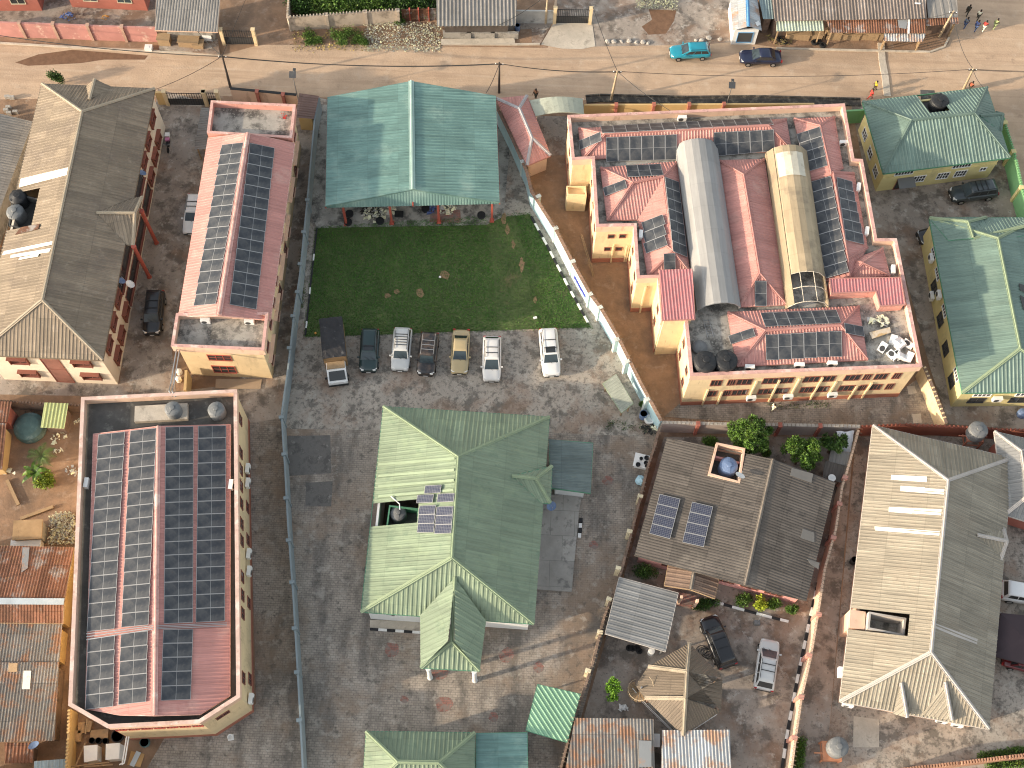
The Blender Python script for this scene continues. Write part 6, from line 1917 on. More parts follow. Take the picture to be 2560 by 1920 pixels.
P = [w(p) for p in ((2, 0, 640, 860), (2, 0, 760, 850), (2, 0, 1100, 858), (2, 0, 1500, 868), (2, 0, 2100, 862), (3, 0, 800, 885))]
for a, b in zip(P[:-1], P[1:]):
    e = (b - a).normalized()
    n = Vector((-e.y, e.x, 0))
    for d_ in (.45, -.45):
        mb.bar(a + n * d_ + Vector((0, 0, .06)), b + n * d_ + Vector((0, 0, .06)), .18, .14)
    mb.bar(a + Vector((0, 0, .02)), b + Vector((0, 0, .02)), .75, .035)
tag(mb.build('street_drain', M('black drain', (0.05, .045, .04), .9, var=.4, stains=[((.2, .17, .13), 1.5, .5, .65, .7)])), 'dark open drain between the street and the ochre wall', 'drain')
# sign board on the blue wall
A_, B_ = w((1501, 769), 0), w((1546, 844.6), 0)
A_, B_ = w((1435, 662), 2.4), w((1476, 738), 2.4)
e = Vector((B_.x - A_.x, B_.y - A_.y, 0)).normalized()
n = Vector((e.y, -e.x, 0))
mb = MB()
s0 = .9
L = (B_ - A_).length
for k in range(11):
    s_ = L * .16 + k * L * .062
    c = Vector((A_.x, A_.y, 1.05 + rng.uniform(-.05, .05))) + e * s_ + n * .135
    hh = rng.uniform(.34, .5)
    mb.hexa([c - e * .05 - n * .01 - Vector((0, 0, hh / 2)), c + e * .05 - n * .01 - Vector((0, 0, hh / 2)), c + e * .05 + n * .01 - Vector((0, 0, hh / 2)), c - e * .05 + n * .01 - Vector((0, 0, hh / 2))], [c - e * .05 - n * .01 + Vector((0, 0, hh / 2)), c + e * .05 - n * .01 + Vector((0, 0, hh / 2)), c + e * .05 + n * .01 + Vector((0, 0, hh / 2)), c - e * .05 + n * .01 + Vector((0, 0, hh / 2))])
    mb.tube([c + n * .01 + e * (.1 + .09 * math.cos(q * .9)) + Vector((0, 0, .14 * math.sin(q * .9) - .05)) for q in range(8)], .03, 4)
o = mb.build('wall_lettering', M('violet blue paint', (0.05, .05, .42), .7, var=.1))
tag(o, 'illegible violet-blue hand lettering painted on the pale blue wall', 'lettering')

# ---------------------------------------------------------------- utility poles and cables


def pole(label, foot, top_px, h, m=polem, arm=0.9):
    b = w(foot)
    best = h
    t_ = thing('utility_pole', label, 'pole', b)
    tp = w(top_px, h)
    MB().tube([b, b.lerp(tp, .5), tp], [.15, .12, .09], 10).build('shaft', m, t_)
    MB().bar(tp + Vector((-arm / 2, 0, -.3)), tp + Vector((arm / 2, 0, -.3)), .09, .1).build('crossarm', dpole, t_)
    for x in (-.38, 0, .38):
        MB().lathe([(.04, 0), (.06, .05), (.03, .14)], tuple(tp + Vector((x, 0, -.25))), 8).build('insulator', whitep, t_)
    return tp


t1 = pole('dark leaning pole by the street, upper left', (576, 218), (555, 138), 5.2, dpole)
t2 = pole('grey pole beside the far corner of the teal pavilion', (1, 0, 2100, 800), (1, 0, 2103, 540), 5.2, dpole)
t3 = pole('pale timber pole beside the street drain', (2, 0, 855, 865), (2, 0, 912, 608), 5.2)
t4 = pole('pale timber pole leaning by the teal-roofed yellow house', (3, 0, 1690, 770), (3, 0, 1775, 590), 4.6)
t5 = pole('yellowish pole leaning at the corner of the rusty shops', (3, 0, 1480, 315), (3, 0, 1605, 95), 5.2)
t6 = pole('pale thin pole before the whitewashed corner, top', (2, 0, 290, 200), (2, 0, 312, -60), 5.2)


def cable(label, a, b, sag, dx=(0,)):
    mb_ = MB()
    for x in dx:
        pts = []
        for k in range(25):
            u = k / 24
            p = a.lerp(b, u)
            pts.append(Vector((p.x + x, p.y, p.z - sag * 4 * u * (1 - u) - abs(x) * .3)))
        mb_.tube(pts, .032, 4)
    tag(mb_.build('overhead_cable', wirem), label, 'cable')


tl = t1 + Vector((-38, 3.5, .3))
cable('overhead cables running left from the dark leaning pole', t1 + Vector((0, 0, -.15)), tl, 1.3, (0, .35))
cable('overhead cables between the dark leaning pole and the pavilion pole', t1 + Vector((0, 0, -.15)), t2 + Vector((0, 0, -.15)), .9, (0, .3, -.3))
cable('overhead cables between the pavilion pole and the drain-side pole', t2 + Vector((0, 0, -.15)), t3 + Vector((0, 0, -.15)), .5, (0, .3))
cable('overhead cable between the drain-side pole and the pole by the yellow house', t3 + Vector((0, 0, -.15)), t4 + Vector((0, 0, -.15)), 1.0, (0,))
for a_, b_, l_ in ((t1, w((0, 0, 1700, 262), 2.9), 'service drop from the dark leaning pole to the grey-roofed shop'), (t1, w((0, 0, 1320, 780), 6.0), 'service drop from the dark leaning pole to the brown roof'), (t2, w((1, 0, 1990, 800), 4.6), 'service drop from the pavilion pole to the teal roof'), (t3, w((2, 0, 1400, 975), 7.0), 'service drop from the drain-side pole to the yellow complex'), (t3, w((2, 0, 700, 60), 2.6), 'service drop crossing the street to the black gate'), (t4, w((3, 0, 1885, 770), 4.4), 'service drop from the leaning pole to the teal-roofed yellow house'), (t5, w((3, 0, 1200, 165), 3.0), 'service drop from the corner pole to the rusty shops'), (t6, w((1, 0, 2100, 215), 2.9), 'service drop from the thin pole to the long street shop')):
    cable(l_, a_ + Vector((0, 0, -.15)), b_, .35)
cable('overhead cables leaving the picture at the right', t4 + Vector((0, 0, -.15)), t4 + Vector((24, 1.5, 0)), .6, (0, .4))
cable('overhead cable crossing the street to the rusty shops', t4 + Vector((0, 0, -.1)), t5 + Vector((0, 0, -.1)), .8, (0,))
mb = MB().tube([t1 + Vector((0, 0, -.1)), w((0, 0, 2120, 0), 5.5)], .02, 4)
tag(mb.build('service_cable', wirem), 'thin service cable slanting up from the dark leaning pole', 'cable')

# ---------------------------------------------------------------- far side of the street


def house_far(label, s0, s1, depth, h, m, wp, gm):
    a, b = w(s0), w(s1)
    e = (b - a).normalized()
    n = Vector((-e.y, e.x, 0))
    poly_ = ccw([a, b, b + n * depth, a + n * depth])
    t_ = thing('house', label, 'house', base(poly_))
    walls(t_, poly_, 0, h, m)
    E2 = face(edges(poly_), (0, -1))
    for p in wp:
        wins(t_, *E2, [p], 1.5, 1.1, M('pale window surround', (0.6, .55, .4), .8, var=.05) if 'pale window surround' not in MATS else MATS['pale window surround'], gm, zfix=1.75, bars=(1, 0))
    ev = inset(poly_, -.5)
    P_ = {k: Vector((v.x, v.y, h)) for k, v in zip('abcd', ev)}
    c_ = (P_['a'] + P_['b'] + P_['c'] + P_['d']) / 4
    l_ = (P_['b'] - P_['a']).normalized() * ((P_['b'] - P_['a']).length / 2 - depth / 2)
    P_['e'], P_['f'] = c_ - l_ + Vector((0, 0, 1.5)), c_ + l_ + Vector((0, 0, 1.5))
    roof(t_, rust, P_, 'abfe cdef bcf dae', None, woodm, .28, .03)
    return t_


house_far('red-brown house at the top left corner', (-80, 28), (106, 27), 8, 3.0, redw, [(0, 0, 150, 8)], glassd)
house_far('red-brown house with blue-green windows, top left', (181, 18), (370, 27), 8, 3.0, redw, [(0, 0, 780, 2), (0, 0, 1075, 8)], glassb)
t = shed('shop', 'small shop under a grey corrugated roof beside the rose wall', [(0, 0, 1352, -60), (0, 0, 1905, -60), (0, 0, 1880, 278), (0, 0, 1340, 262)], [3.3, 3.3, 2.9, 2.9], gasb, greyw, peach, .3, .04, 'wave', over=.9)
MB().prism(ccw(quad([(0, 0, 1375, 420), (0, 0, 1900, 470), (0, 0, 1880, 330), (0, 0, 1370, 300)], .3)), 0, .3).build('shop_step', conc2, t)
mb = MB()
for p, s_, h_ in (((0, 0, 1430, 370), (1.3, .9), 1.0), ((0, 0, 1640, 380), (2.2, 1.0), .8), ((0, 0, 1720, 400), (1.1, .8), .6)):
    q = w(p, .3)
    mb.box((q.x, q.y, .3 + h_ / 2), (*s_, h_)).box((q.x, q.y, .33 + h_), (s_[0] + .15, s_[1] + .15, .05))
tag(mb.build('stall_counters', woodm), 'low timber counters on the step of the grey-roofed shop', 'counter')
q = w((0, 0, 1790, 330), .9)
tag(MB().box(tuple(q), (1.0, .05, .9)).box((q.x - .45, q.y, q.z - .7), (.05, .05, 1.4)).box((q.x + .45, q.y, q.z - .7), (.05, .05, 1.4)).build('notice_board', signw), 'white board standing in front of the grey-roofed shop', 'board')
t = shed('shop', 'long shop under a greyish corrugated roof by the rubble heap', [(1, 0, 1558, -80), (2, 0, 45, -80), (2, 0, 30, 222), (1, 0, 1562, 228)], [3.3, 3.3, 2.8, 2.8], gasb, M('dark shop front', (0.09, .075, .065), .9, var=.3), None, .42, .06, over=.8)
MB().prism(ccw(quad([(1, 0, 1600, 385), (2, 0, 30, 385), (2, 0, 20, 330), (1, 0, 1600, 335)], .15)), 0, .15).build('front_step', apron, t)
mb = MB()
for u in (0, .33, .66):
    a = w((1, 0, 1605 + u * 620, 325), 0)
    mb.box((a.x + 1.7, a.y + .1, .45), (3.1, .35, .9))
mb.build('counter', greyw, t)
a = w((2, 0, 46, 262))
drum_blue.put(a, 0, 'blue drum at the corner of the long street shop')
# gable kiosk with a blue ridge
z = 2.5
P = dict(a=w((2, 0, 1880, -60), z), b=w((2, 0, 1908, 268), z), c=w((2, 0, 2042, 232), 3.2), d=w((2, 0, 2030, -70), 3.2), e=w((2, 0, 2158, 268), z), f=w((2, 0, 2108, -60), z))
t = thing('kiosk', 'white kiosk with a gabled tin roof and blue ridge, beside the rusty shops', 'kiosk', base([P[k] for k in 'abef']))
roof(t, zinc, P, 'abcd dcef', bluep, None, .3, .03, capw=.4)
wl = ccw(inset(ccw([Vector((P[k].x, P[k].y, 0)) for k in 'abef']), .25))
walls(t, wl, 0, z - .1, whitew)
so_ = face(edges(wl), (0, -1))
window(t, *so_, (so_[1] - so_[0]).length / 2, 1.2, (so_[1] - so_[0]).length * .6, 1.5, bluep, greyp, bars=(0, 0), name='counter_opening')
slab(MB(), [on(p, [P[c] for c in 'dce'], .06) for p in ((2, 0, 2100, 195), (2, 0, 2130, 180), (2, 0, 2148, 210), (2, 0, 2118, 228))], .03).build('sky_hatch', signw, t)
mb = MB()
junk(mb, w((2, 0, 2060, 300), .1), (.7, .5), 26, .2, rng, .5)
tag(mb.build('goods_heap', M('orange goods', (0.45, .2, .1), .9, var=.3, island=.6)), 'heap of orange and brown goods in front of the white kiosk', 'goods')
shed('shed', 'dark teal tin roof behind the white kiosk', [(2, 0, 2120, -70), (3, 0, 60, -70), (3, 0, 55, 165), (2, 0, 2170, 165)], [2.9, 2.9, 2.6, 2.6], M('teal grey tin', (0.22, .29, .30), .7, var=.2, sheet=.15, streak=.5), brnw, None, .3)
t = shed('shop', 'long brown-grey corrugated shop roof, top right', [(3, 0, 20, -90), (3, 0, 1355, -90), (3, 0, 1372, 162), (3, 0, 60, 180)], [3.7, 3.7, 3.0, 3.0], M('brown grey tin', (0.25, .205, .175), .75, var=.2, vs=.4, sheet=.2, streak=.5, stains=[((.36, .33, .30), .4, .52, .7, .6)]), brnw, None, .36, .055)
slab(MB(), [on(p, [w(q, z_) for q, z_ in (((3, 0, 20, -90), 3.7), ((3, 0, 1355, -90), 3.7), ((3, 0, 1372, 162), 3.0))], .07) for p in ((3, 0, 1268, 22), (3, 0, 1318, 25), (3, 0, 1316, 38), (3, 0, 1268, 34))], .03).build('patch_sheet', signw, t)
shed('shed', 'grey sheet roof at the corner of the rusty shops', [(3, 0, 1362, -60), (3, 0, 1630, -60), (3, 0, 1642, 150), (3, 0, 1385, 158)], [3.2, 3.2, 2.9, 2.9], gasb, brnw, None, .9, .03)
shed('awning', 'long red rusty awning along the shop fronts', [(3, 0, 505, 178), (3, 0, 1365, 165), (3, 0, 1362, 288), (3, 0, 540, 285)], [2.75, 2.75, 2.35, 2.35], rust, None, None, .28, posts=woodm, cat='awning', patches=[(((3, 0, 1120, 170), (3, 0, 1205, 168), (3, 0, 1195, 250), (3, 0, 1130, 240)), zinc), (((3, 0, 1208, 166), (3, 0, 1228, 166), (3, 0, 1222, 290), (3, 0, 1205, 290)), signw)])
shed('awning', 'short red rusty awning at the street corner', [(3, 0, 1365, 160), (3, 0, 1642, 150), (3, 0, 1645, 205), (3, 0, 1368, 225)], [2.7, 2.7, 2.45, 2.45], rust, None, None, .28, posts=woodm, cat='awning')
shed('awning', 'pale mint corrugated awning left of the rusty one', [(3, 0, 72, 132), (3, 0, 474, 112), (3, 0, 480, 268), (3, 0, 72, 272)], [2.7, 2.7, 2.35, 2.35], M('mint tin', (0.46, .52, .42), .65, var=.2, sheet=.12, streak=.4), None, None, .34, .045, posts=woodm, cat='awning')
shed('awning', 'low zinc strip awning with rust at one end', [(3, 0, 1002, 290), (3, 0, 1362, 292), (3, 0, 1335, 362), (3, 0, 998, 355)], [2.1, 2.1, 1.85, 1.85], zinc, None, None, .3, .045, posts=woodm, cat='awning')
t = thing('market_stall', 'timber stall fronts and counters under the rusty awnings', 'stall', tuple(w((3, 0, 700, 330))))
mb = MB()
for x, wd_, h_ in ((560, 1.6, 1.4), (690, 2.4, 1.0), (840, 2.6, 1.2), (940, 1.2, 1.5), (250, 2.6, 1.0), (400, 1.6, .9)):
    q = w((3, 0, x, 345))
    mb.box((q.x, q.y + .3, h_ / 2), (wd_, .7, h_)).box((q.x, q.y + .25, h_ + .03), (wd_ + .2, .9, .06))
mb.build('counter', woodm, t)
mb = MB()
for k in range(14):
    q = w((3, 0, 500 + k * 36, 300), 0)
    mb.bar((q.x, q.y, 0), (q.x, q.y, 1.9), .08, .06, (0, 1, 0))
mb.build('board_wall', brnf, t)
mb = MB()
for pc in ((60, 360), (110, 365), (150, 370), (30, 330)):
    junk(mb, w((3, 0, *pc)), (.7, .4), 14, .2, rng, .5)
tag(mb.build('scrap_heap', M('scrap', (0.22, .17, .13), .9, var=.3, island=.6)), 'heap of scrap and stones below the mint awning', 'scrap')


def make_tyre():
    t_ = thing('old_tyre', 'x', 'tyre')
    MB().lathe([(.19, .0), (.33, .02), (.36, .11), (.33, .2), (.19, .22), (.21, .11)], n=20).build('rubber', tyre, t_)
    return t_


tk_ = Kit(make_tyre)
for p, l in (((3, 0, 400, 372), 'left one of a pile'), ((3, 0, 430, 360), 'upper one of a pile'), ((3, 0, 470, 395), 'right one of a pile'), ((3, 0, 100, 345), 'single one by the scrap heap'), ((3, 0, 140, 365), 'second one by the scrap heap')):
    tk_.put(w(p, rng.uniform(.02, .12)), 0, 'old tyre, ' + l + ' before the street stalls', 'old tyres by the street stalls', (1.1, 1.1, 1))
# overgrown plot, rubble and gravel
rg = random.Random(21)
for k, (x, y, r_, m_) in enumerate(((420, 60, 1.6, leafd), (560, 30, 2.0, leafm), (700, 55, 1.8, leafm), (830, 20, 2.2, leafm), (960, 40, 1.7, leafm), (1090, 5, 2.2, leafm), (1230, 30, 1.8, leafd), (1370, 25, 1.8, leafd), (1500, 20, 1.6, leafd), (640, -30, 2.2, leafd), (1160, -60, 2.4, leafm), (420, -30, 2.0, leafd), (900, -60, 2.4, leafd), (1400, -60, 2.4, leafd))):
    b = w((1, 0, x, y + 60))
    bush(['low dark green bush inside the overgrown plot', 'broad bright green bush inside the overgrown plot', 'rounded green bush inside the overgrown plot'][k % 3] + ', ' + ORD[k] + ' from the pierced wall corner', (b.x, b.y, 0), (r_ * 1.15, r_, r_ * .8), 1700, .24, m_, 40 + k, 'bushes in the overgrown plot')
mb = MB()
for _ in range(1700):
    x = rg.uniform(940, 1600)
    y = rg.uniform(200, 440) + (x - 1270) ** 2 * .00012
    p = w((1, 0, x, min(440, y)))
    hh = max(0, 1.0 - abs(y - 280) / 150) * .8 * max(.2, 1 - abs(x - 1150) / 420)
    junk(mb, Vector((p.x, p.y, hh * rg.uniform(.4, 1))), (.25, .25), 1, .105, rg, .08)
o = mb.build('rubble_heap', rubble)
tag(o, 'pale heap of rubble and rubbish beside the long street shop', 'rubble', kind='stuff')
mb = MB()
for _ in range(520):
    x = rg.uniform(300, 960)
    p = w((1, 0, x, rg.uniform(265, 440)))
    junk(mb, Vector((p.x, p.y, 0)), (.3, .3), 1, .10, rg, .1)
tag(mb.build('litter', M('mixed litter', (0.36, .27, .2), .95, var=.3, island=.7)), 'scattered stones and litter below the pierced wall', 'litter', kind='stuff')
for k, (x, y, r_) in enumerate(((460, 300, .9), (540, 345, .8), (700, 300, 1.1), (800, 290, 1.3), (880, 320, 1.0), (740, 360, 1.0), (930, 360, .8), (470, 360, .7), (1250, 190, .7))):
    b = w((1, 0, x, y + 20))
    bush('green weed clump on the litter bank, ' + ORD[k] + ' from the left lane', (b.x, b.y, 0), (r_, r_ * .9, r_ * .6), 800, .15, leafm, 70 + k, 'weeds on the litter bank', 'weed_clump', 'weeds')
mb = MB()
for _ in range(1300):
    p = w((2, 0, rg.uniform(1070, 1425), rg.uniform(-60, 85)))
    junk(mb, Vector((p.x, p.y, rg.uniform(0, .5))), (.2, .2), 1, .085, rg, .08)
tag(mb.build('gravel_pile', gravel), 'grey gravel pile in the open plot at the top', 'gravel', kind='stuff')
for k, (x, y) in enumerate(((825, 362), (880, 362), (945, 362), (1015, 360), (1075, 368), (1130, 368), (1175, 376), (1590, 355), (1635, 355), (1700, 332), (1795, 345))):
    p = w((2, 0, x, y))
    mb = MB()
    vs = []
    r_ = rg.uniform(.22, .34)
    mb.lathe([(r_ * .8, 0), (r_, r_ * .35), (r_ * .75, r_ * .75), (r_ * .2, r_ * .95)], (p.x, p.y, 0), 7)
    for v in mb.v:
        v += Vector((rg.uniform(-.06, .06), rg.uniform(-.06, .06), rg.uniform(-.02, .02)))
    tag(mb.build('kerb_stone', blockm), 'pale loose stone at the street edge, ' + ORD[k] + ' from the concrete ramp', 'stone', 'loose stones at the street edge')
# ---------------------------------------------------------------- vehicles


def paint(name, c, rough=.28, stains=(), **kw):
    return M(name, c, rough, 0.0, var=.04, vs=1.5, stains=list(stains), spec=.5, coat=.6, **kw)


KIND = {  # length, width, height, belt, windscreen foot, roof front, roof rear, rear foot, bonnet height, boot
    'suv': (4.75, 1.86, 1.78, 1.08, 1.25, .62, -2.02, -2.26, 1.02, False),
    'cross': (4.65, 1.84, 1.66, 1.02, 1.32, .42, -1.75, -2.22, .96, False),
    'sedan': (4.6, 1.78, 1.44, .92, 1.02, .22, -1.05, -1.62, .88, True),
    'wagon': (4.5, 1.72, 1.45, .92, 1.02, .22, -1.85, -2.18, .86, False),
}


def make_car(kind, body, label, group=None, rails=False, bars=0, sunroof=False, trim=None, name='parked_car', cat='car', L=None, barm=blackp):
    l0, W_, H, belt, xw, xr, xq, xb, hb, boot = KIND[kind]
    t_ = thing(name, label, cat, (0, 0, 0), group)
    hw = W_ / 2
    X = l0 / 2
    sec = [(X, .78, .70), (X - .10, .88, hb - .12), (X - .45, .95, hb - .03), (xw, 1.0, belt - .02), (xr, 1.0, belt), (0, 1.0, belt), (xq, 1.0, belt)]
    if boot:
        sec += [(xb, .99, belt), (-X + .35, .95, belt - .03), (-X + .08, .90, belt - .12), (-X, .82, .72)]
    else:
        sec += [(-X + .1, .97, belt), (-X, .9, belt - .12)]
    mb = MB()
    rows = []
    for x, f, zt in sec:
        y = hw * f
        zb = .30 if abs(x) < X - .3 else .36
        prof = [(y * .86, zb), (y * .97, zb + .12), (y, (zb + zt) / 2 + .06), (y * .965, zt - .09), (y * .86, zt), (y * .4, zt + .03), (0, zt + .035)]
        rows.append([Vector((x, a, b)) for a, b in prof] + [Vector((x, -a, b)) for a, b in reversed(prof[:-1])])
    n = len(rows[0])
    vs = [v for r_ in rows for v in r_]
    fs = []
    for i in range(len(rows) - 1):
        for j in range(n):
            fs.append((i * n + j, i * n + (j + 1) % n, (i + 1) * n + (j + 1) % n, (i + 1) * n + j))
    fs += [tuple(range(n - 1, -1, -1)), tuple((len(rows) - 1) * n + j for j in range(n))]
    mb.poly(vs, fs)
    mb.build('body', body, t_, smooth=True)
    # cabin: painted pillars and roof, glass let into each side
    b0, b1 = hw * .93, hw * .74
    foot = [(xw, b0 * .93), (xb, b0 * .93)]
    zr_ = H - .07
    A = [Vector((xw, b0 * .9, belt)), Vector((xw, -b0 * .9, belt)), Vector((xb, -b0 * .93, belt)), Vector((xb, b0 * .93, belt))]
    B = [Vector((xr, b1 * .97, zr_)), Vector((xr, -b1 * .97, zr_)), Vector((xq, -b1, zr_)), Vector((xq, b1, zr_))]
    cb = MB()
    cb.hexa([A[1], A[0], A[3], A[2]], [B[1], B[0], B[3], B[2]])
    cb.build('pillars', body, t_)
    rf = MB()
    xs = [xr + .05, xr - .25, (xr + xq) / 2, xq + .3, xq - .04]
    zz_ = [zr_ - .005, H - .02, H, H - .015, zr_]
    r2 = []
    for x, z_ in zip(xs, zz_):
        r2.append([Vector((x, b1 * a, zr_ - .03 + (z_ - zr_ + .03) * q)) for a, q in ((1.02, 0), (.97, .6), (.75, .93), (0, 1), (-.75, .93), (-.97, .6), (-1.02, 0))])
    vs = [v for r_ in r2 for v in r_]
    rf.poly(vs, [(i * 7 + j, i * 7 + j + 1, (i + 1) * 7 + j + 1, (i + 1) * 7 + j) for i in range(4) for j in range(6)] + [tuple(range(6, -1, -1)), tuple(28 + j for j in range(7))] + [(i * 7, (i + 1) * 7, (i + 1) * 7 + 6, i * 7 + 6) for i in range(4)])
    rf.build('roof', body, t_, smooth=True)

    def pane(q, m0, m1, lo, hi, off=.012):
        a, b, c, d = q
        def P_(u, v):
            return a.lerp(b, u).lerp(d.lerp(c, u), v)
        nn = (b - a).cross(d - a).normalized()
        k = [P_(m0, lo), P_(m1, lo), P_(m1, hi), P_(m0, hi)]
        ctr = sum(q, Vector()) / 4
        if nn.dot(ctr - Vector((0, 0, .8))) < 0:
            nn = -nn
        g = MB()
        g.hexa([p - nn * .02 for p in k], [p + nn * off for p in k])
        return g
    pane([A[0], A[1], B[1], B[0]], .06, .94, .04, .93).build('windscreen', glassb, t_)
    pane([A[2], A[3], B[3], B[2]], .08, .92, .12, .9).build('rear_window', glassd, t_)
    for q in ([A[3], A[0], B[0], B[3]], [A[1], A[2], B[2], B[1]]):
        for m0, m1 in ((.06, .33), (.36, .62), (.65, .9)):
            pane(q, m0, m1, .1, .88).build('side_window', glassd, t_)
    for x in (X - .88, -X + .92):
        for y in (1, -1):
            wl_ = MB()
            nn_ = 18
            r_ = .36 if kind in ('suv', 'cross') else .315
            def ringp(rr, yy):
                return [Vector((x + rr * math.cos(2 * math.pi * k / nn_), yy, r_ + rr * math.sin(2 * math.pi * k / nn_))) for k in range(nn_)]
            a, b = ringp(r_, y * (hw + .015)), ringp(r_, y * (hw - .22))
            wl_.poly(a + b, [tuple(range(nn_)), tuple(range(2 * nn_ - 1, nn_ - 1, -1))] + [(k, nn_ + k, nn_ + (k + 1) % nn_, (k + 1) % nn_) for k in range(nn_)])
            wo = wl_.build('wheel', tyre, t_)
            rm = MB()
            a, b = ringp(r_ * .62, y * (hw + .03)), ringp(r_ * .62, y * (hw - .05))
            rm.poly(a + b, [tuple(range(nn_)), tuple(range(2 * nn_ - 1, nn_ - 1, -1))] + [(k, nn_ + k, nn_ + (k + 1) % nn_, (k + 1) % nn_) for k in range(nn_)])
            rm.build('rim', steel, wo)
    lampm = MATS.get('lamp glass') or M('lamp glass', (0.7, .7, .68), .15, var=0, spec=.6)
    tailm = MATS.get('tail glass') or M('tail glass', (0.35, .02, .02), .2, var=0, spec=.6)
    for y in (1, -1):
        MB().hexa([Vector((X - .22, y * hw * .9, hb - .25)), Vector((X - .02, y * hw * .74, hb - .27)), Vector((X - .02, y * hw * .45, hb - .27)), Vector((X - .15, y * hw * .48, hb - .25))], [Vector((X - .3, y * hw * .9, hb - .09)), Vector((X - .10, y * hw * .74, hb - .1)), Vector((X - .09, y * hw * .45, hb - .1)), Vector((X - .22, y * hw * .48, hb - .08))]).build('headlight', lampm, t_)
        MB().box((-X + .02, y * hw * .78, belt - .18), (.10, hw * .26, .26)).build('tail_light', tailm, t_)
        MB().box((xw - .28, y * (hw + .06), belt + .06), (.13, .2, .14)).build('mirror', trim or body, t_)
        if rails:
            MB().tube([(xr - .15, y * b1 * .88, H - .01), (xr - .25, y * b1 * .88, H + .05), (xq + .25, y * b1 * .88, H + .05), (xq + .12, y * b1 * .88, H - .01)], .022, 6).build('roof_rail', barm, t_)
    if bars:
        bm_ = MB()
        for k in range(bars):
            x = xr - .6 - k * (xr - xq - .9) / max(1, bars - .2) * .85
            bm_.box((x, 0, H + .05), (.06, b1 * 1.76, .035))
        bm_.build('roof_bars', barm, t_)
    if sunroof:
        MB().box((xr - .42, 0, H + .004), (.62, b1 * 1.35, .025)).build('sunroof', glassd, t_)
    MB().box((X - .045, 0, .63), (.1, hw * .8, .14)).build('grille', greyp, t_)
    MB().box((X - .01, 0, .42), (.08, hw * 1.45, .14)).box((-X + .01, 0, .44), (.08, hw * 1.5, .16)).build('bumper', trim or blackp, t_)
    MB().box((X + .035, 0, .45), (.015, .42, .12)).build('number_plate', whitep, t_)
    wp = MB()
    wp.bar((xw + .06, .1, belt + .02), (xw - .28, -.4, belt + .28), .025, .02)
    wp.bar((xw + .06, .6, belt + .02), (xw - .28, .1, belt + .28), .025, .02)
    wp.build('wiper', blackp, t_)
    return t_


def place(t_, nose, tail, kind, z=.75):
    a, b = w(nose, z), w(tail, z)
    d = a - b
    ln = max(.93, min(1.08, (d.length) / KIND[kind][0]))
    c = (a + b) / 2
    t_.matrix_world = Matrix.Translation((c.x, c.y, .03)) @ Matrix.Rotation(math.atan2(d.y, d.x), 4, 'Z') @ Matrix.Diagonal((ln, 1, 1, 1))


sun_tint = ((0.22, .14, .09), 1.2, .45, .7, .6)  # brown sunlit patches of the black SUV, put into its paint colour
G_ = 'cars parked in a row at the edge of the lawn'
place(make_car('suv', paint('deep green paint', (0.012, .035, .036)), 'dark green SUV parked between the box truck and the silver SUV', G_, True, 1, True), (1, 1, 970, 1545), (1, 1, 990, 1200), 'suv')
place(make_car('suv', paint('silver paint', (0.55, .55, .53)), 'silver SUV with a ladder-like roof rack, third in the lawn row', G_, True, 5), (1, 1, 1242, 1530), (1, 1, 1272, 1195), 'suv')
place(make_car('suv', paint('black sun tint paint', (0.018, .017, .018), .35, [sun_tint]), 'dusty black SUV beside the gold saloon in the lawn row', G_, True, 3, barm=steel), (1, 1, 1465, 1570), (1, 1, 1505, 1235), 'suv')
place(make_car('sedan', paint('gold paint', (0.42, .33, .18)), 'gold saloon car in the lawn row', G_), (1, 1, 1755, 1565), (1, 1, 1775, 1190), 'sedan')
place(make_car('cross', paint('pearl paint', (0.68, .66, .63)), 'pearl white SUV with thin black roof bars, right of the gold saloon', G_, True, 2), (1, 1, 2035, 1630), (1, 1, 2040, 1255), 'cross')
place(make_car('suv', paint('white paint', (0.72, .72, .71)), 'white SUV with a dark sunroof, standing apart at the right of the lawn row', G_, True, 2, True), (2, 1, 345, 1585), (2, 1, 308, 1190), 'suv')
place(make_car('wagon', paint('teal paint', (0.015, .24, .33)), 'teal estate car parked on the street', None, True), (2, 0, 1368, 445), (2, 0, 1712, 432), 'wagon')
place(make_car('sedan', paint('navy paint', (0.012, .017, .045)), 'dark navy saloon car parked on the street'), (2, 0, 1972, 485), (3, 0, 115, 488), 'sedan')
place(make_car('suv', paint('dark grey paint', (0.045, .055, .06)), 'dark grey SUV in the yard of the teal-roofed yellow house', None, True, 3), (2378, 487), (2489, 472), 'suv')
place(make_car('sedan', paint('black paint', (0.014, .014, .016)), 'black car half hidden behind the long yellow house'), (2297, 594), (2398, 575), 'sedan')
place(make_car('suv', MATS['black paint'], 'black SUV in the alley beside the brown-roofed block', None, True, 2), (0, 1, 1308, 1225), (0, 1, 1350, 865), 'suv')
place(make_car('wagon', MATS['white paint'], 'white car half hidden under the eave of the narrow pink block', None, True, 2), (0, 1, 1640, 355), (0, 1, 1690, 20), 'wagon')
place(make_car('suv', MATS['black paint'], 'black SUV in the bungalow yard beside the six-sided roof', None, True, 2), (2, 3, 1690, 350), (2, 3, 1868, 785), 'suv')
place(make_car('cross', paint('silver grey paint', (0.50, .50, .49)), 'silver grey SUV in the bungalow yard near the pinkish wall', None, True, 2), (3, 3, 20, 550), (3, 3, -40, 985), 'cross')
place(make_car('suv', MATS['white paint'], 'white SUV cut by the right edge beside the pale-roofed house', None, False, 0, True), (2632, 1497), (2502, 1474), 'suv')
place(make_car('sedan', paint('maroon paint', (0.12, .012, .015)), 'maroon car under the dark canopy at the right edge'), (3, 3, 2420, 790), (3, 3, 2060, 700), 'sedan')
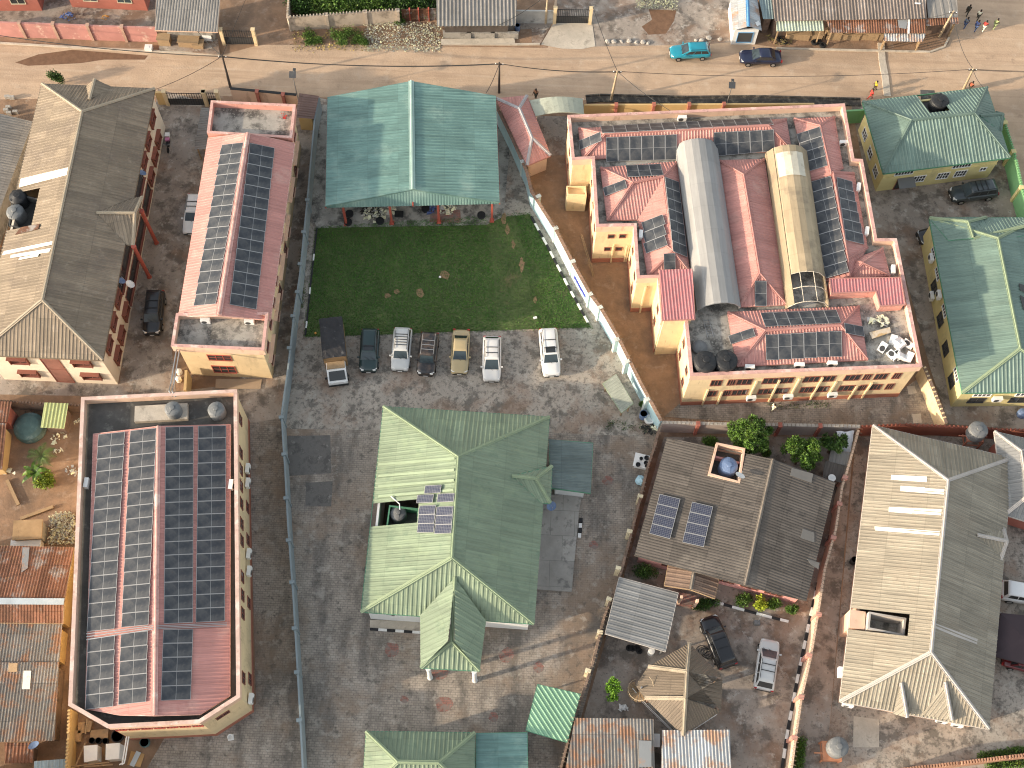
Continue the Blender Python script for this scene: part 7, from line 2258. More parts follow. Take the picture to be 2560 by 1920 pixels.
# box truck
t = thing('box_truck', 'white-cabbed truck with a tall dark tarpaulin-covered box, left end of the lawn row', 'truck', (0, 0, 0))
tp_ = M('worn black tarpaulin', (0.035, .034, .036), .7, var=.3, vs=1, stains=[((.2, .19, .18), 2.2, .6, .7, .55)], bump=.5, bs=3)
bx = MB()
n = 9
for i in range(n):
    for j in range(5):
        pass
bx.box((-1.1, 0, 1.85), (4.5, 2.15, 2.1))
bx.build('cargo_box', M('ochre box side', (0.26, .165, .085), .8, var=.2), t)
tb = MB()
gx, gy = 12, 6
gr = [[Vector((-3.4 + 4.6 * i / gx, -1.11 + 2.22 * j / gy, 3.0 + .05 * math.sin(i * 1.7 + j) * math.cos(j * 1.3) - (.06 if j in (0, gy) else 0))) for j in range(gy + 1)] for i in range(gx + 1)]
vs = [v for r_ in gr for v in r_]
tb.poly(vs, [(i * (gy + 1) + j, (i + 1) * (gy + 1) + j, (i + 1) * (gy + 1) + j + 1, i * (gy + 1) + j + 1) for i in range(gx) for j in range(gy)])
for j, s_ in ((0, -1), (gy, 1)):
    for i in range(gx):
        a, b = gr[i][j], gr[i + 1][j]
        tb.face([a, b, b - Vector((0, 0, .6)), a - Vector((0, 0, .6))])
tb.build('tarpaulin', tp_, t)
cp = MATS['white paint']
cab = MB()
pr = [(1.25, .55), (3.05, .55), (3.12, .8), (3.1, 1.2), (2.95, 1.3), (2.1, 2.05), (1.25, 2.1)]
cab.hexa([Vector((x, -.92, z_)) for x, z_ in pr], [Vector((x, .92, z_)) for x, z_ in pr])
cab.build('cab', cp, t)
MB().hexa([Vector((2.93, -.78, 1.36)), Vector((2.93, .78, 1.36)), Vector((2.2, .74, 2.0)), Vector((2.2, -.74, 2.0))], [Vector((2.96, -.78, 1.38)), Vector((2.96, .78, 1.38)), Vector((2.23, .74, 2.02)), Vector((2.23, -.74, 2.02))]).build('windscreen', glassd, t)
MB().box((1.62, 0, 2.16), (.75, 1.7, .12)).build('roof_deck', woodm, t)
MB().box((3.12, 0, .62), (.14, 1.9, .22)).build('bumper', blackp, t)
for y in (1, -1):
    MB().box((1.9, y * .925, 1.62), (.7, .02, .5)).build('side_window', glassd, t)
    MB().box((2.7, y * 1.08, 1.6), (.08, .2, .3)).build('mirror', blackp, t)
    MB().box((3.12, y * .68, .98), (.06, .32, .18)).build('headlight', MATS['lamp glass'], t)
    for x in (2.2, -2.3):
        a = [Vector((x + .42 * math.cos(k * .349), y * .98, .42 + .42 * math.sin(k * .349))) for k in range(18)]
        b = [Vector((p.x, y * .68, p.z)) for p in a]
        wo = MB()
        wo.poly(a + b, [tuple(range(18)), tuple(range(35, 17, -1))] + [(k, 18 + k, 18 + (k + 1) % 18, (k + 1) % 18) for k in range(18)])
        wo = wo.build('wheel', tyre, t)
        a = [Vector((x + .22 * math.cos(k * .349), y * .99, .42 + .22 * math.sin(k * .349))) for k in range(18)]
        b = [Vector((p.x, y * .9, p.z)) for p in a]
        MB().poly(a + b, [tuple(range(18)), tuple(range(35, 17, -1))] + [(k, 18 + k, 18 + (k + 1) % 18, (k + 1) % 18) for k in range(18)]) if False else None
        rm = MB()
        rm.poly(a + b, [tuple(range(18)), tuple(range(35, 17, -1))])
        rm.build('rim', steel, wo)
MB().box((-.2, 0, .72), (5.6, .8, .2)).build('chassis', greyp, t)
a, b = w((1, 2, 718, 28), .5), w((1, 1, 645, 1102), 2.9)
d = a - b
d.z = 0
d.normalize()
t.matrix_world = Matrix.Translation((a.x - d.x * 3.12, a.y - d.y * 3.12, 0)) @ Matrix.Rotation(math.atan2(d.y, d.x), 4, 'Z') @ Matrix.Diagonal(((Vector((a.x - b.x, a.y - b.y)).length) / 6.5, 1, 1, 1))

# motorbike in the alley
t = thing('motorcycle', 'dark motorcycle with a pale top box and a pink bag in the alley', 'motorcycle', (0, 0, 0))
for x in (.65, -.6):
    MB().tube([Vector((x + .29 * math.cos(k * .393), 0, .31 + .29 * math.sin(k * .393))) for k in range(16)], .06, 6, True).build('wheel', tyre, t)
MB().tube([(-.6, 0, .31), (-.1, 0, .5), (.3, 0, .75), (.65, 0, .31)], .05, 6).box((.05, 0, .45), (.4, .25, .3)).build('frame', blackp, t)
MB().box((.2, 0, .82), (.45, .28, .2)).box((-.3, 0, .8), (.7, .26, .12)).build('seat', blackp, t)
MB().tube([(.45, -.36, 1.02), (.5, 0, .98), (.45, .36, 1.02)], .025, 6).build('handlebar', steel, t)
MB().box((-.72, 0, 1.0), (.42, .44, .36)).box((-.72, 0, 1.2), (.46, .48, .05)).build('top_box', whitep, t)
MB().box((-.25, 0, .98), (.36, .42, .22)).build('bag', M('pink cloth', (0.55, .22, .36), .9, var=.3, vs=6), t)
q = w((0, 0, 1462, 1268))
t.matrix_world = Matrix.Translation(q) @ Matrix.Rotation(-1.5, 4, 'Z')

# ---------------------------------------------------------------- people


def person(label, foot, head, top, legs, stride=.28, turn=None, h=1.7, hold=False, group=None, arm=.25):
    f = w(foot)
    t_ = thing('person', label, 'person', (0, 0, 0), group)
    k = h / 1.75
    s_ = stride
    J = dict(pel=(0, 0, .95), sp=(0, .01, 1.14), ch=(0, .0, 1.34), nk=(.01, 0, 1.49), hd=(.03, 0, 1.6), cr=(.03, 0, 1.71), no=(.115, 0, 1.6))
    E = [('pel', 'sp'), ('sp', 'ch'), ('ch', 'nk'), ('nk', 'hd'), ('hd', 'cr'), ('hd', 'no')]
    rad = dict(pel=.15, sp=.135, ch=.16, nk=.055, hd=.088, cr=.07, no=.018)
    for sgn, n_ in ((1, 'l'), (-1, 'r')):
        sw = s_ * sgn
        J.update({n_ + 'sh': (0, .18 * sgn, 1.41), n_ + 'el': (-arm * sgn * .5, .24 * sgn, 1.14), n_ + 'wr': (-arm * sgn * .5 + .12, .25 * sgn, .93), n_ + 'pm': (-arm * sgn * .5 + .16, .25 * sgn, .86)})
        E += [('ch', n_ + 'sh'), (n_ + 'sh', n_ + 'el'), (n_ + 'el', n_ + 'wr'), (n_ + 'wr', n_ + 'pm')]
        rad.update({n_ + 'sh': .068, n_ + 'el': .045, n_ + 'wr': .03, n_ + 'pm': .034})
        for q, (dx, dy, ln) in enumerate(((.028, .02, .075), (.012, .02, .085), (-.006, .02, .08), (-.022, .015, .065), (.05, -.02, .055))):
            a_ = n_ + 'f%d' % q
            px_, py_, pz_ = J[n_ + 'pm']
            J[a_] = (px_ + dx, py_ - dy * sgn * .3, pz_ - .035 if q < 4 else pz_ + .0)
            J[a_ + 'b'] = (px_ + dx * 1.2 + .015, py_ - dy * sgn * .9, pz_ - .035 - ln if q < 4 else pz_ - ln * .8)
            E += [(n_ + 'pm', a_), (a_, a_ + 'b')]
            rad[a_], rad[a_ + 'b'] = .0095, .008
        J.update({n_ + 'hp': (0, .095 * sgn, .88), n_ + 'kn': (sw * .45 + .04, .1 * sgn, .5), n_ + 'an': (sw, .1 * sgn, .09), n_ + 'to': (sw + .17, .115 * sgn, .035)})
        E += [('pel', n_ + 'hp'), (n_ + 'hp', n_ + 'kn'), (n_ + 'kn', n_ + 'an'), (n_ + 'an', n_ + 'to')]
        rad.update({n_ + 'hp': .095, n_ + 'kn': .06, n_ + 'an': .04, n_ + 'to': .035})

    def skinned(name, keep, mat, grow, sub=1):
        ns = [x for x in J if x in keep]
        me = bpy.data.meshes.new(name)
        ix = {x: i for i, x in enumerate(ns)}
        me.from_pydata([tuple(c * k for c in J[x]) for x in ns], [(ix[a], ix[b]) for a, b in E if a in ix and b in ix], [])
        me.materials.append(mat)
        o = bpy.data.objects.new(name, me)
        C.objects.link(o)
        o.parent = t_
        md = o.modifiers.new('skin', 'SKIN')
        md.use_smooth_shade = True
        for i, x in enumerate(ns):
            v = me.skin_vertices[0].data[i]
            r_ = (rad[x] + grow) * k
            v.radius = (r_, r_)
            v.use_root = i == 0
        sm = o.modifiers.new('smooth', 'SUBSURF')
        sm.levels = sm.render_levels = sub
        return o
    skinned('body', list(J), skin, 0.0)
    skinned('shirt', ['sp', 'pel', 'ch', 'lsh', 'rsh', 'lel', 'rel'] , top, .022)
    skinned('trousers', ['pel', 'lhp', 'rhp', 'lkn', 'rkn', 'lan', 'ran'], legs, .02)
    MB().lathe([(.088 * k, 1.60 * k), (.096 * k, 1.66 * k), (.085 * k, 1.73 * k), (.05 * k, 1.77 * k), (.01 * k, 1.78 * k)], (.018 * k, 0, 0), 14).build('hair', hairm, t_, smooth=True)
    a = turn if turn is not None else rng.uniform(0, 6.28)
    t_.matrix_world = Matrix.Translation(f) @ Matrix.Rotation(a, 4, 'Z')
    return t_


jeans = M('blue denim', (0.07, .11, .22), .9, var=.2)
PG = 'people walking in the side street'
person('person all in black, farthest of the group walking in the side street', (3, 0, 1708, 132), 0, clothk, clothk, .3, 1.2, group=PG)
person('person in a white shirt and dark trousers in the side street group', (3, 0, 1800, 175), 0, clothw, clothk, .3, 1.0, group=PG)
person('person in a dark patterned top and jeans at the left of the side street group', (3, 0, 1690, 240), 0, M('patterned cloth', (0.16, .19, .24), .9, var=.5, vs=9), jeans, .3, 1.0, group=PG)
person('person in a blue top and jeans in the side street group', (3, 0, 1783, 265), 0, clothb, jeans, .3, .9, group=PG)
person('person in a red top and white trousers in the side street group', (3, 0, 1850, 268), 0, clothr, clothw, .24, .9, group=PG)
person('person in olive clothes at the right of the side street group', (3, 0, 1945, 250), 0, clothg, clothg, .24, .8, group=PG)
person('person in a yellow vest and dark trousers walking along the street', (3, 0, 912, 785), 0, clothy, clothk, .3, 3.0)
person('person all in red walking along the street beside the one in yellow', (3, 0, 878, 855), 0, clothr, clothr, .28, 3.0)
person('person in rust-red clothes half hidden behind the teal roof', (3, 0, 1728, 790), 0, M('rust cloth', (0.38, .12, .07), .9, var=.2), clothk, .2, .6)
person('person in brown standing by the street beside the curved canopy', (2, 0, 204, 850), 0, M('brown cloth', (0.36, .2, .12), .9, var=.2), clothk, .1, 4.2, h=1.65)
person('person in white walking in the strip behind the yellow complex', (3, 2, 36, 228), 0, clothw, clothw, .2, 3.6, h=1.5)
# ---------------------------------------------------------------- trees and plants
b = w((2, 2, 1985, 560))
tree('fruit_tree', 'large bright green tree by the grey wall, left of two neighbours', (b.x, b.y, 0), 4.4, [(-.9, .5, 3.3, 1.15), (.9, .6, 3.5, 1.2), (0, -.7, 3.3, 1.15), (.2, .3, 4.0, 1.2), (-.7, -.3, 2.7, 1.0), (1.1, -.4, 2.9, 1.0)], 2300, .21, leafm, 11)
b = w((3, 2, 235, 690))
tree('fruit_tree', 'rounded green tree between the bungalow roof and the grey wall, middle of three', (b.x, b.y, 0), 4.0, [(-.8, .3, 3.0, 1.1), (.8, .5, 3.1, 1.1), (0, -.6, 2.9, 1.05), (.1, .2, 3.6, 1.1), (.8, -.5, 2.5, .9)], 2300, .21, leafm, 12)
b = w((3, 2, 520, 590))
tree('fruit_tree', 'smaller dark tree beside the white sheet in the bungalow garden', (b.x, b.y, 0), 3.2, [(-.5, .2, 2.3, .9), (.6, .3, 2.4, .9), (0, -.3, 2.7, .85)], 2000, .2, leafd, 13)
for k, (p, r_, m_, l) in enumerate((((2, 2, 1700, 520), (.75, .7, .9), leafm, 'small bright bush left of the biggest tree'), ((2, 2, 1150, 1640), (1.5, 1.0, 1.0), leafd, 'dark bush at the lower left corner of the bungalow'), ((2, 2, 2180, 600), (.5, .5, .6), leafm, 'small bush between the two big garden trees'), ((2, 3, 1985, 215), (1.0, .7, .8), leafm, 'green flower bed bush below the bungalow wall'), ((2, 3, 2145, 245), (.75, .65, .8), leafy, 'bright yellow-green bush in the bungalow flower bed'), ((3, 3, 40, 255), (.7, .5, .7), leafm, 'green bush right of the yellow one in the flower bed'), ((3, 3, 190, 300), (.65, .55, .6), leafm, 'bush at the end of the bungalow flower bed'), ((2, 3, 1660, 255), (1.4, .7, .5), leafd, 'low dark hedge beside the bungalow porch'), ((2, 2, 1130, 195), (.4, .4, .7), leafm, 'potted plant by the pale blue wall corner'), ((0, 0, 520, 720), (.9, .7, 1.4), leafd, 'small green shrub behind the brown-roofed block at the street'))):
    b = w(p)
    bush(l, (b.x, b.y, 0), r_, 1700, .16, m_, 100 + k)
b = w((2, 3, 845, 1010))
tree('young_tree', 'slender bright young tree in the yard left of the six-sided roof', (b.x, b.y, 0), 2.8, [(0, .2, 2.2, .65), (-.1, -.3, 1.6, .6), (.1, .1, 2.7, .55), (.4, -.5, 1.3, .5)], 1700, .18, M('lime leaves', (0.13, .26, .03), .5, var=.25, island=.4), 15, tr=.07)
rg = random.Random(5)


def fronds(label, base_, n, ln, wd, mat, name='palm', h=.8, up=.9, cat='palm'):
    b = Vector(base_)
    t_ = thing(name, label, cat, b)
    MB().tube([b, b + Vector((.05, 0, h))], [.13, .09], 8).build('trunk', barkm, t_)
    mb = MB()
    for k in range(n):
        a = 2 * math.pi * k / n + rg.uniform(-.3, .3)
        d = Vector((math.cos(a), math.sin(a), 0))
        sd_ = Vector((-d.y, d.x, 0))
        L = ln * rg.uniform(.75, 1.15)
        e = up * rg.uniform(.6, 1.3)
        pts = [b + Vector((0, 0, h)) + d * (L * u) + Vector((0, 0, e * L * (u - 1.1 * u * u) * 1.3)) for u in (0, .25, .5, .75, 1)]
        if wd > .2:
            ws = [.08, wd, wd, wd * .7, .03]
            for i in range(4):
                mb.poly([pts[i] - sd_ * ws[i] / 2 + Vector((0, 0, .04)), pts[i], pts[i + 1], pts[i + 1] - sd_ * ws[i + 1] / 2 + Vector((0, 0, .04))], [(0, 1, 2, 3)])
                mb.poly([pts[i], pts[i] + sd_ * ws[i] / 2 + Vector((0, 0, .04)), pts[i + 1] + sd_ * ws[i + 1] / 2 + Vector((0, 0, .04)), pts[i + 1]], [(0, 1, 2, 3)])
        else:
            for i in range(16):
                u = (i + 1) / 17
                j = min(3, int(u * 4))
                p = pts[j].lerp(pts[j + 1], u * 4 - j)
                for s_ in (1, -1):
                    l2 = L * .33 * math.sin(math.pi * min(1, u * .85 + .12))
                    q = p + (sd_ * s_ + d * .6).normalized() * l2 - Vector((0, 0, l2 * .25))
                    mb.poly([p - d * .03, p + d * .03, q], [(0, 1, 2)])
    mb.build('crown', mat, t_)


b = w((0, 2, 390, 660))
fronds('small feathery palm in the crowded yard', (b.x, b.y, 0), 13, 1.35, .1, M('palm leaves', (0.10, .155, .045), .5, var=.25, island=.3), h=1.0)
b = w((0, 2, 330, 800))
fronds('banana plant with broad leaves in the crowded yard', (b.x, b.y, 0), 9, 1.3, .42, leafm, 'banana_plant', .9, 1.1, 'plant')
b = w((0, 2, 400, 860))
bush('leafy yellow-green bush beside the banana plant', (b.x, b.y, 0), (1.2, .9, .9), 900, .3, M('mixed leaves', (0.16, .22, .04), .5, var=.3, island=.5), 130)
mb = MB()
for pts in ([(3, 3, 285, 1425), (3, 3, 260, 1659)], [(3, 3, 1840, 1560), (3, 3, 2210, 1505)], [(3, 3, 1900, 1650), (3, 3, 2212, 1625)]):
    a, c_ = w(pts[0]), w(pts[1])
    for k in range(9):
        q = a.lerp(c_, k / 8)
        leaves(mb, (q.x, q.y, .3), (.45, .35, .35), 150, .16, rg, .2)
tag(mb.build('hedge', leafm), 'low clipped strips of green hedge near the bottom right walls', 'hedge')
mb = MB()
for p in [(1, 1, rg.uniform(380, 420), rg.uniform(480, 1000)) for _ in range(50)] + [(0, 2, rg.uniform(1380, 1800), rg.uniform(120, 170)) for _ in range(20)] + [(3, 2, rg.uniform(0, 520), rg.uniform(165, 205)) for _ in range(25)] + [(2, 2, rg.uniform(830, 1150), rg.uniform(310, 390)) for _ in range(20)]:
    q = w(p, 0)
    leaves(mb, (q.x, q.y, .08), (.35, .35, .12), 16, .12, rg, .1)
tag(mb.build('weeds', leafd), 'weeds along wall feet and paving edges', 'weeds', kind='stuff')

# ---------------------------------------------------------------- street lamps


def lamp(label, foot, h):
    b = w(foot)
    t_ = thing('street_lamp', label, 'street lamp', b)
    MB().tube([b, b + Vector((0, 0, h)), b + Vector((.1, .5, h + .25))], .05, 8).build('shaft', steel, t_)
    MB().hexa([b + Vector((x, y, h + .25 + y * .5)) for x, y in ((-.35, -.3), (.35, -.3), (.35, .3), (-.35, .3))], [b + Vector((x, y, h + .29 + y * .5)) for x, y in ((-.35, -.3), (.35, -.3), (.35, .3), (-.35, .3))]).build('solar_cell', cellm, t_)
    MB().box((b.x + .1, b.y + .65, h + .2), (.3, .45, .1)).build('lamp_head', greyp, t_)


lamp('solar street lamp on the wall corner beside the narrow pink block', (1, 0, 365, 865), 4.0)
lamp('solar street lamp beside the drain above the yellow complex', (2, 0, 1852, 912), 3.2)

# ---------------------------------------------------------------- raised tanks and white sheets


def stand(label, p, h, m):
    b = w(p)
    t_ = thing('tank_stand', label, 'stand', b)
    lg = []
    for x in (-.75, .75):
        for y in (-.75, .75):
            MB().bar(b + Vector((x, y, 0)), b + Vector((x, y, h)), .12, .12).build('leg', m, t_)
    mb = MB()
    for zz_ in (h * .45, h):
        for x in (-.75, .75):
            mb.bar(b + Vector((x, -.8, zz_)), b + Vector((x, .8, zz_)), .1, .1)
            mb.bar(b + Vector((-.8, x, zz_ + .005)), b + Vector((.8, x, zz_ + .005)), .09, .09)
    mb.bar(b + Vector((-1.5, -.2, h)), b + Vector((1.2, -.2, h)), .1, .1)
    mb.build('brace', m, t_)
    MB().box((b.x, b.y, h + .08), (1.6, 1.6, .05)).build('platform', m, t_)
    return b


b = stand('red iron stand of the tank behind the pale-roofed house', (3, 2, 1730, 490), 1.6, plinth)
tank_grey.put(b + Vector((0, 0, 1.7)), .3, 'dark grey tank on the red stand behind the pale-roofed house', None, (.88, .88, .75))
b = stand('orange iron stand of the tank in the lower right yard', (3, 3, 520, 1530), 1.2, M('orange iron', (0.5, .22, .12), .8, var=.2))
tank_grey.put(b + Vector((.3, .2, 1.3)), .8, 'grey tank on the orange stand in the lower right yard', None, (.85, .85, .75))
tank_blue.put(w((3, 2, 2185, 265)), .3, 'small pale blue tank beside the long yellow house', None, (.45, .45, .4))
tank_grey.put(w((3, 3, 728, 95), 0) * 1.0, .2, 'small grey drum-like tank beside the pale-roofed house', None, (.35, .35, .4)) if False else drum_black.put(w((3, 2, 728, 1540)), .2, 'small dark drum beside the left wall of the pale-roofed house')
q = [w(p, z_) for p, z_ in (((3, 2, 590, 410), 1.9), ((3, 2, 745, 405), 1.8), ((3, 2, 705, 640), 1.5), ((3, 2, 640, 560), 1.7))]
mb = MB()
n = 8
g = [[(q[0].lerp(q[1], j / n)).lerp(q[3].lerp(q[2], j / n), i / n) + Vector((0, 0, .14 * math.sin(i * 1.9 + j * 1.1))) for j in range(n + 1)] for i in range(n + 1)]
vs = [v for r_ in g for v in r_]
fs = [(i * (n + 1) + j, i * (n + 1) + j + 1, (i + 1) * (n + 1) + j + 1, (i + 1) * (n + 1) + j) for i in range(n) for j in range(n)]
mb.poly(vs, fs)
mb.poly([v - Vector((0, 0, .02)) for v in vs], [tuple(reversed(f)) for f in fs])
tag(mb.build('tarpaulin', M('white sheet', (0.74, .76, .78), .7, var=.15, vs=2), smooth=True), 'crumpled white sheet slung beside the dark garden tree', 'sheet')
shed('shed', 'small grey asbestos shed beside the white sheet', [(3, 2, 545, 565), (3, 2, 712, 590), (3, 2, 688, 712), (3, 2, 522, 668)], [2.0, 2.0, 1.8, 1.8], gasb, brnw, None, .26, .03, 'wave')
shed('shed', 'darker low shed with a white basin on its roof', [(3, 2, 492, 660), (3, 2, 690, 715), (3, 2, 655, 862), (3, 2, 470, 805)], [1.9, 1.9, 1.7, 1.7], asb, brnw, None, .26, .03, 'wave')
tag(MB().lathe([(.1, 0), (.32, .03), (.36, .14), (.3, .12), (.1, .06)], tuple(w((3, 2, 550, 815), 1.82)), 16).build('basin', whitep), 'white basin lying on the dark low shed', 'basin')
# dark canopy at the right edge
P = [w(p, z_) for p, z_ in (((3, 3, 2012, 318), 2.5), ((3, 3, 2400, 360), 2.5), ((3, 3, 2380, 800), 2.3), ((3, 3, 1945, 690), 2.3))]
t = thing('canopy', 'dark purple-brown cloth canopy over a parked car at the right edge', 'canopy', base(P))
mb = MB()
c_ = sum(P, Vector()) / 4 + Vector((0, 0, .5))
for i in range(4):
    a, b = P[i], P[(i + 1) % 4]
    mb.face([a, b, c_])
    mb.face([a - Vector((0, 0, .25)), b - Vector((0, 0, .25)), b, a])
mb.build('cloth', M('dark brown cloth', (0.055, .04, .045), .9, var=.15), t)
for p in P:
    MB().tube([(p.x, p.y, 0), p], .04, 6).build('post', steel, t)
# slatted sheet along the narrow block and the shelter by the slanting wall
shed('awning', 'grey slatted sheet along the street end of the narrow pink block', [(0, 0, 1738, 930), (0, 0, 1812, 930), (0, 0, 1782, 1290), (0, 0, 1680, 1290)], [2.2, 2.4, 2.4, 2.2], gasb, None, None, .3, .05, posts=woodm, cat='awning')
shed('shelter', 'tilted grey-green sheet shelter beside the pale blue wall', [(1506.6, 959), (1540.5, 935.4), (1583.5, 1008), (1553.8, 1031.7)], [1.6, 2.1, 2.1, 1.6], M('grey green sheet', (0.24, .26, .22), .8, var=.2, stains=[((.4, .42, .38), 1, .58, .7, .5)]), None, lgrn, .3, .02, posts=woodm)
t = thing('cooking_stand', 'square white stand carrying five black pots beside the razor-wire wall', 'stand', tuple(w((2, 2, 1120, 665))))
q = ccw(quad([(2, 2, 1068, 590), (2, 2, 1200, 622), (2, 2, 1178, 735), (2, 2, 1043, 705)], .8))
MB().prism(q, .72, .8).build('top', whitep, t)
MB().prism(inset(q, .15), 0, .715).build('base', whitep, t)
for p, r_ in (((2, 2, 1115, 648), .16), ((2, 2, 1162, 642), .22), ((2, 2, 1088, 700), .22), ((2, 2, 1155, 685), .19), ((2, 2, 1160, 712), .15)):
    c_ = w(p, .8)
    o = MB().lathe([(r_ * .8, .003), (r_, .05), (r_, .2), (r_ * .9, .2), (r_ * .85, .08)], tuple(c_), 16).build('cooking_pot', blackp)
    tag(o, ['small black pot, upper left', 'large black pot, upper right', 'large black pot, lower left', 'middle-sized black pot, centre right', 'small black pot, lower right'][[.16, .22, .22, .19, .15].index(r_) if p[2] != 1088 else 2] + ' on the square white stand', 'pot', 'black pots on the white stand')
mb = MB()
q = w((2, 2, 1110, 825), .5)
mb.lathe([(.05, -.45), (.5, -.35), (.42, .05), (.1, .22)], tuple(q), 9)
rr = random.Random(2)
for v in mb.v:
    v += Vector((rr.uniform(-.1, .1), rr.uniform(-.1, .1), rr.uniform(-.06, .06)))
tag(mb.build('covered_bundle', M('pale blue cloth', (0.45, .66, .74), .9, var=.15, vs=3)), 'bundle under a pale blue cloth beside the razor-wire wall', 'bundle')
drum_blue.put(w((2, 2, 1130, 285)), .2, 'blue drum holding a plant at the wall corner', None, (1.25, 1.25, 1))
t = MB().lathe([(.3, 0), (.5, .1), (.52, .5), (.4, .52), (.3, .3)], tuple(w((2, 2, 1185, 315))), 16).build('rubbish_tub', whitep)
tag(t, 'white tub of rubbish beside the blue drum at the wall corner', 'tub')
mb = MB()
junk(mb, w((2, 2, 1185, 395), .1), (.8, .5), 40, .22, rng, .45)
tag(mb.build('rubbish_bags', clothk), 'heap of black rubbish bags in the wall corner', 'rubbish')
mb = MB()
junk(mb, w((2, 2, 1225, 375), .3), (.35, .3), 12, .2, rng, .3)
tag(mb.build('cloth_heap', clothw), 'small pale heap on the rubbish bags in the wall corner', 'cloth')
# under the pavilion
zl = lambda x, y: (820 + x / 5.267, 500 + y / 5.267)
for (p, r_, n_, m_, l) in ((zl(600, 195), (1.2, .9), 46, clothw, 'spread heap of white washing on the pavilion floor'), (zl(590, 150), (1.4, .7), 34, clothk, 'dark heap of washing behind the white one on the pavilion floor'), (zl(800, 130), (.8, .6), 26, clothw, 'white cloths piled right of the big washing heap'), (zl(1360, 125), (.6, .5), 18, clothb, 'blue cloths in the middle of the pavilion floor'), (zl(1590, 130), (.9, .6), 24, clothw, 'white papers and cloths on the red part of the pavilion floor')):
    mb = MB()
    junk(mb, w(p, .06), r_, int(n_ * 1.6), .24, rng, .2)
    tag(mb.build('washing_heap', m_), l, 'washing')
for p, l in ((zl(285, 195), 'black basin near the left red post of the pavilion'), (zl(265, 305), 'black basin at the lawn edge beside the left red post'), (zl(685, 290), 'black basin beside the white washing heap'), (zl(1285, 130), 'black basin left of the blue cloths'), (zl(2020, 215), 'black basin beside the right red post of the pavilion')):
    basin_k.put(w(p, .04), 0, l, 'black basins on the pavilion floor', (1.25, 1.25, 1.1))
o = MB().box(tuple(w(zl(935, 185), .2)), (.85, .6, .3)).box(tuple(w(zl(935, 185), .37)), (.9, .65, .04))
tag(o.build('crate', blackp), 'black lidded crate on the pavilion floor', 'crate')
# rubbish corner at the lower left
zj = lambda x, y: (160 + x / 8.508, 1760 + y / 8.508)
for pts, h, l in (((zj(420, 890), zj(715, 865), zj(700, 1190), zj(425, 1240)), 1.4, 'left one of two big white lidded boxes by the solar hall'), ((zj(890, 850), zj(1190, 825), zj(1170, 1165), zj(880, 1190)), 1.4, 'right one of two big white lidded boxes by the solar hall, with a dark streak')):
    q = ccw(quad(pts, h))
    t = thing('white_box', l, 'box', base(q), 'big white boxes by the solar hall')
    MB().prism(inset(q, .03), 0, h - .12).build('casing', whitep, t)
    MB().prism(q, h - .117, h).build('lid', whitep, t)
for p, d, a, l in ((zj(385, 510), (.55, .9, .5), .15, 'upright brown carton beside the ochre wall'), (zj(530, 480), (.5, .9, .4), -.1, 'pale carton right of the upright one'), (zj(285, 690), (.75, .9, .5), .05, 'carton with a red mark beside the ochre wall'), (zj(760, 645), (1.5, .75, .3), .1, 'long flat brown carton below the hall corner')):
    c_ = w(p, d[2] / 2)
    tag(MB().box((c_.x, c_.y, d[2] / 2), d, a).box((c_.x, c_.y, d[2] + .006), (d[0] * .12, d[1] + .01, .012), a).build('carton', cardb), l, 'carton', 'cartons by the ochre wall')
q = ccw(quad([zj(1430, 1000), zj(1715, 1065), zj(1620, 1340), zj(1345, 1290)], .1))
tag(MB().prism(q, .04, .1).build('board', M('plywood', (0.50, .31, .14), .85, var=.15)), 'plywood board lying on the drive beside the white boxes', 'board')
q = [w(zj(1590, 1015), .16), w(zj(1440, 1320), .16)]
tag(MB().bar(q[0], q[1], .42, .06).build('plank', M('pale blue plank', (0.50, .56, .60), .8, var=.1)), 'pale blue plank lying across the plywood board', 'plank')
basin_t.put(w(zj(1740, 830)), 0, 'teal basin on the drive at the hall foot', None, (1.1, 1.1, 1.6))
basin_k.put(w(zj(1160, 690)), 0, 'wide black basin below the hall corner', None, (1.6, 1.6, 1.2))
for k, (x, y) in enumerate(((620, 790), (760, 790), (905, 800))):
    basin_k.put(w(zj(x, y)), 0, ['left', 'middle', 'right'][k] + ' one of three dark buckets between carton and white boxes', 'dark buckets between carton and white boxes', (.75, .75, 1.4))
mb = MB()
for x in (0, 45):
    mb.tube([w(zj(1335 + x, 690), 2.4), w(zj(1255 + x, 1180), 2.4), w(zj(1240 + x * .8, 1260), 2.2), w(zj(1180 + x, 1290), 2.2)], .06, 8)
tag(mb.build('drain_pipes', whitep), 'pair of white pipes running beside the white boxes', 'pipe')
mb = MB()
for a, b in ((zj(70, 1340), zj(960, 1240)), (zj(430, 1335), zj(1040, 1290)), (zj(490, 320), zj(455, 640)), (zj(455, 820), zj(260, 1290))):
    mb.bar(w(a, 1.2), w(b, 1.2), .1, .08)
for p in (zj(300, 1310), zj(760, 1270)):
    q = w(p, 1.2)
    mb.bar((q.x, q.y, 0), (q.x, q.y, 1.2), .08, .08, (0, 1, 0))
tag(mb.build('timber_frame', woodm), 'frame of pale poles in front of the white boxes', 'frame')
mb = MB()
q = w(zj(1180, 150), 0)
c_ = w((0, 3, 1995, 1395))
tag(MB().box((c_.x, c_.y, .03), (.5, .5, .05), .2).lathe([(.2, .05), (.26, .3), (.22, .3), (.16, .1)], (c_.x, c_.y, 0), 14).build('bucket', whitep), 'white bucket on the drive below the hall corner', 'bucket')
mb = MB()
for k in range(22):
    a, b = w((0, 2, rg.uniform(200, 370), rg.uniform(195, 290)), .1 + .3 * rg.random()), None
    d = Vector((rg.uniform(-1, 1), rg.uniform(-.5, .5), rg.uniform(-.05, .15)))
    mb.tube([a, a + d * rg.uniform(.8, 1.3)], .05, 5)
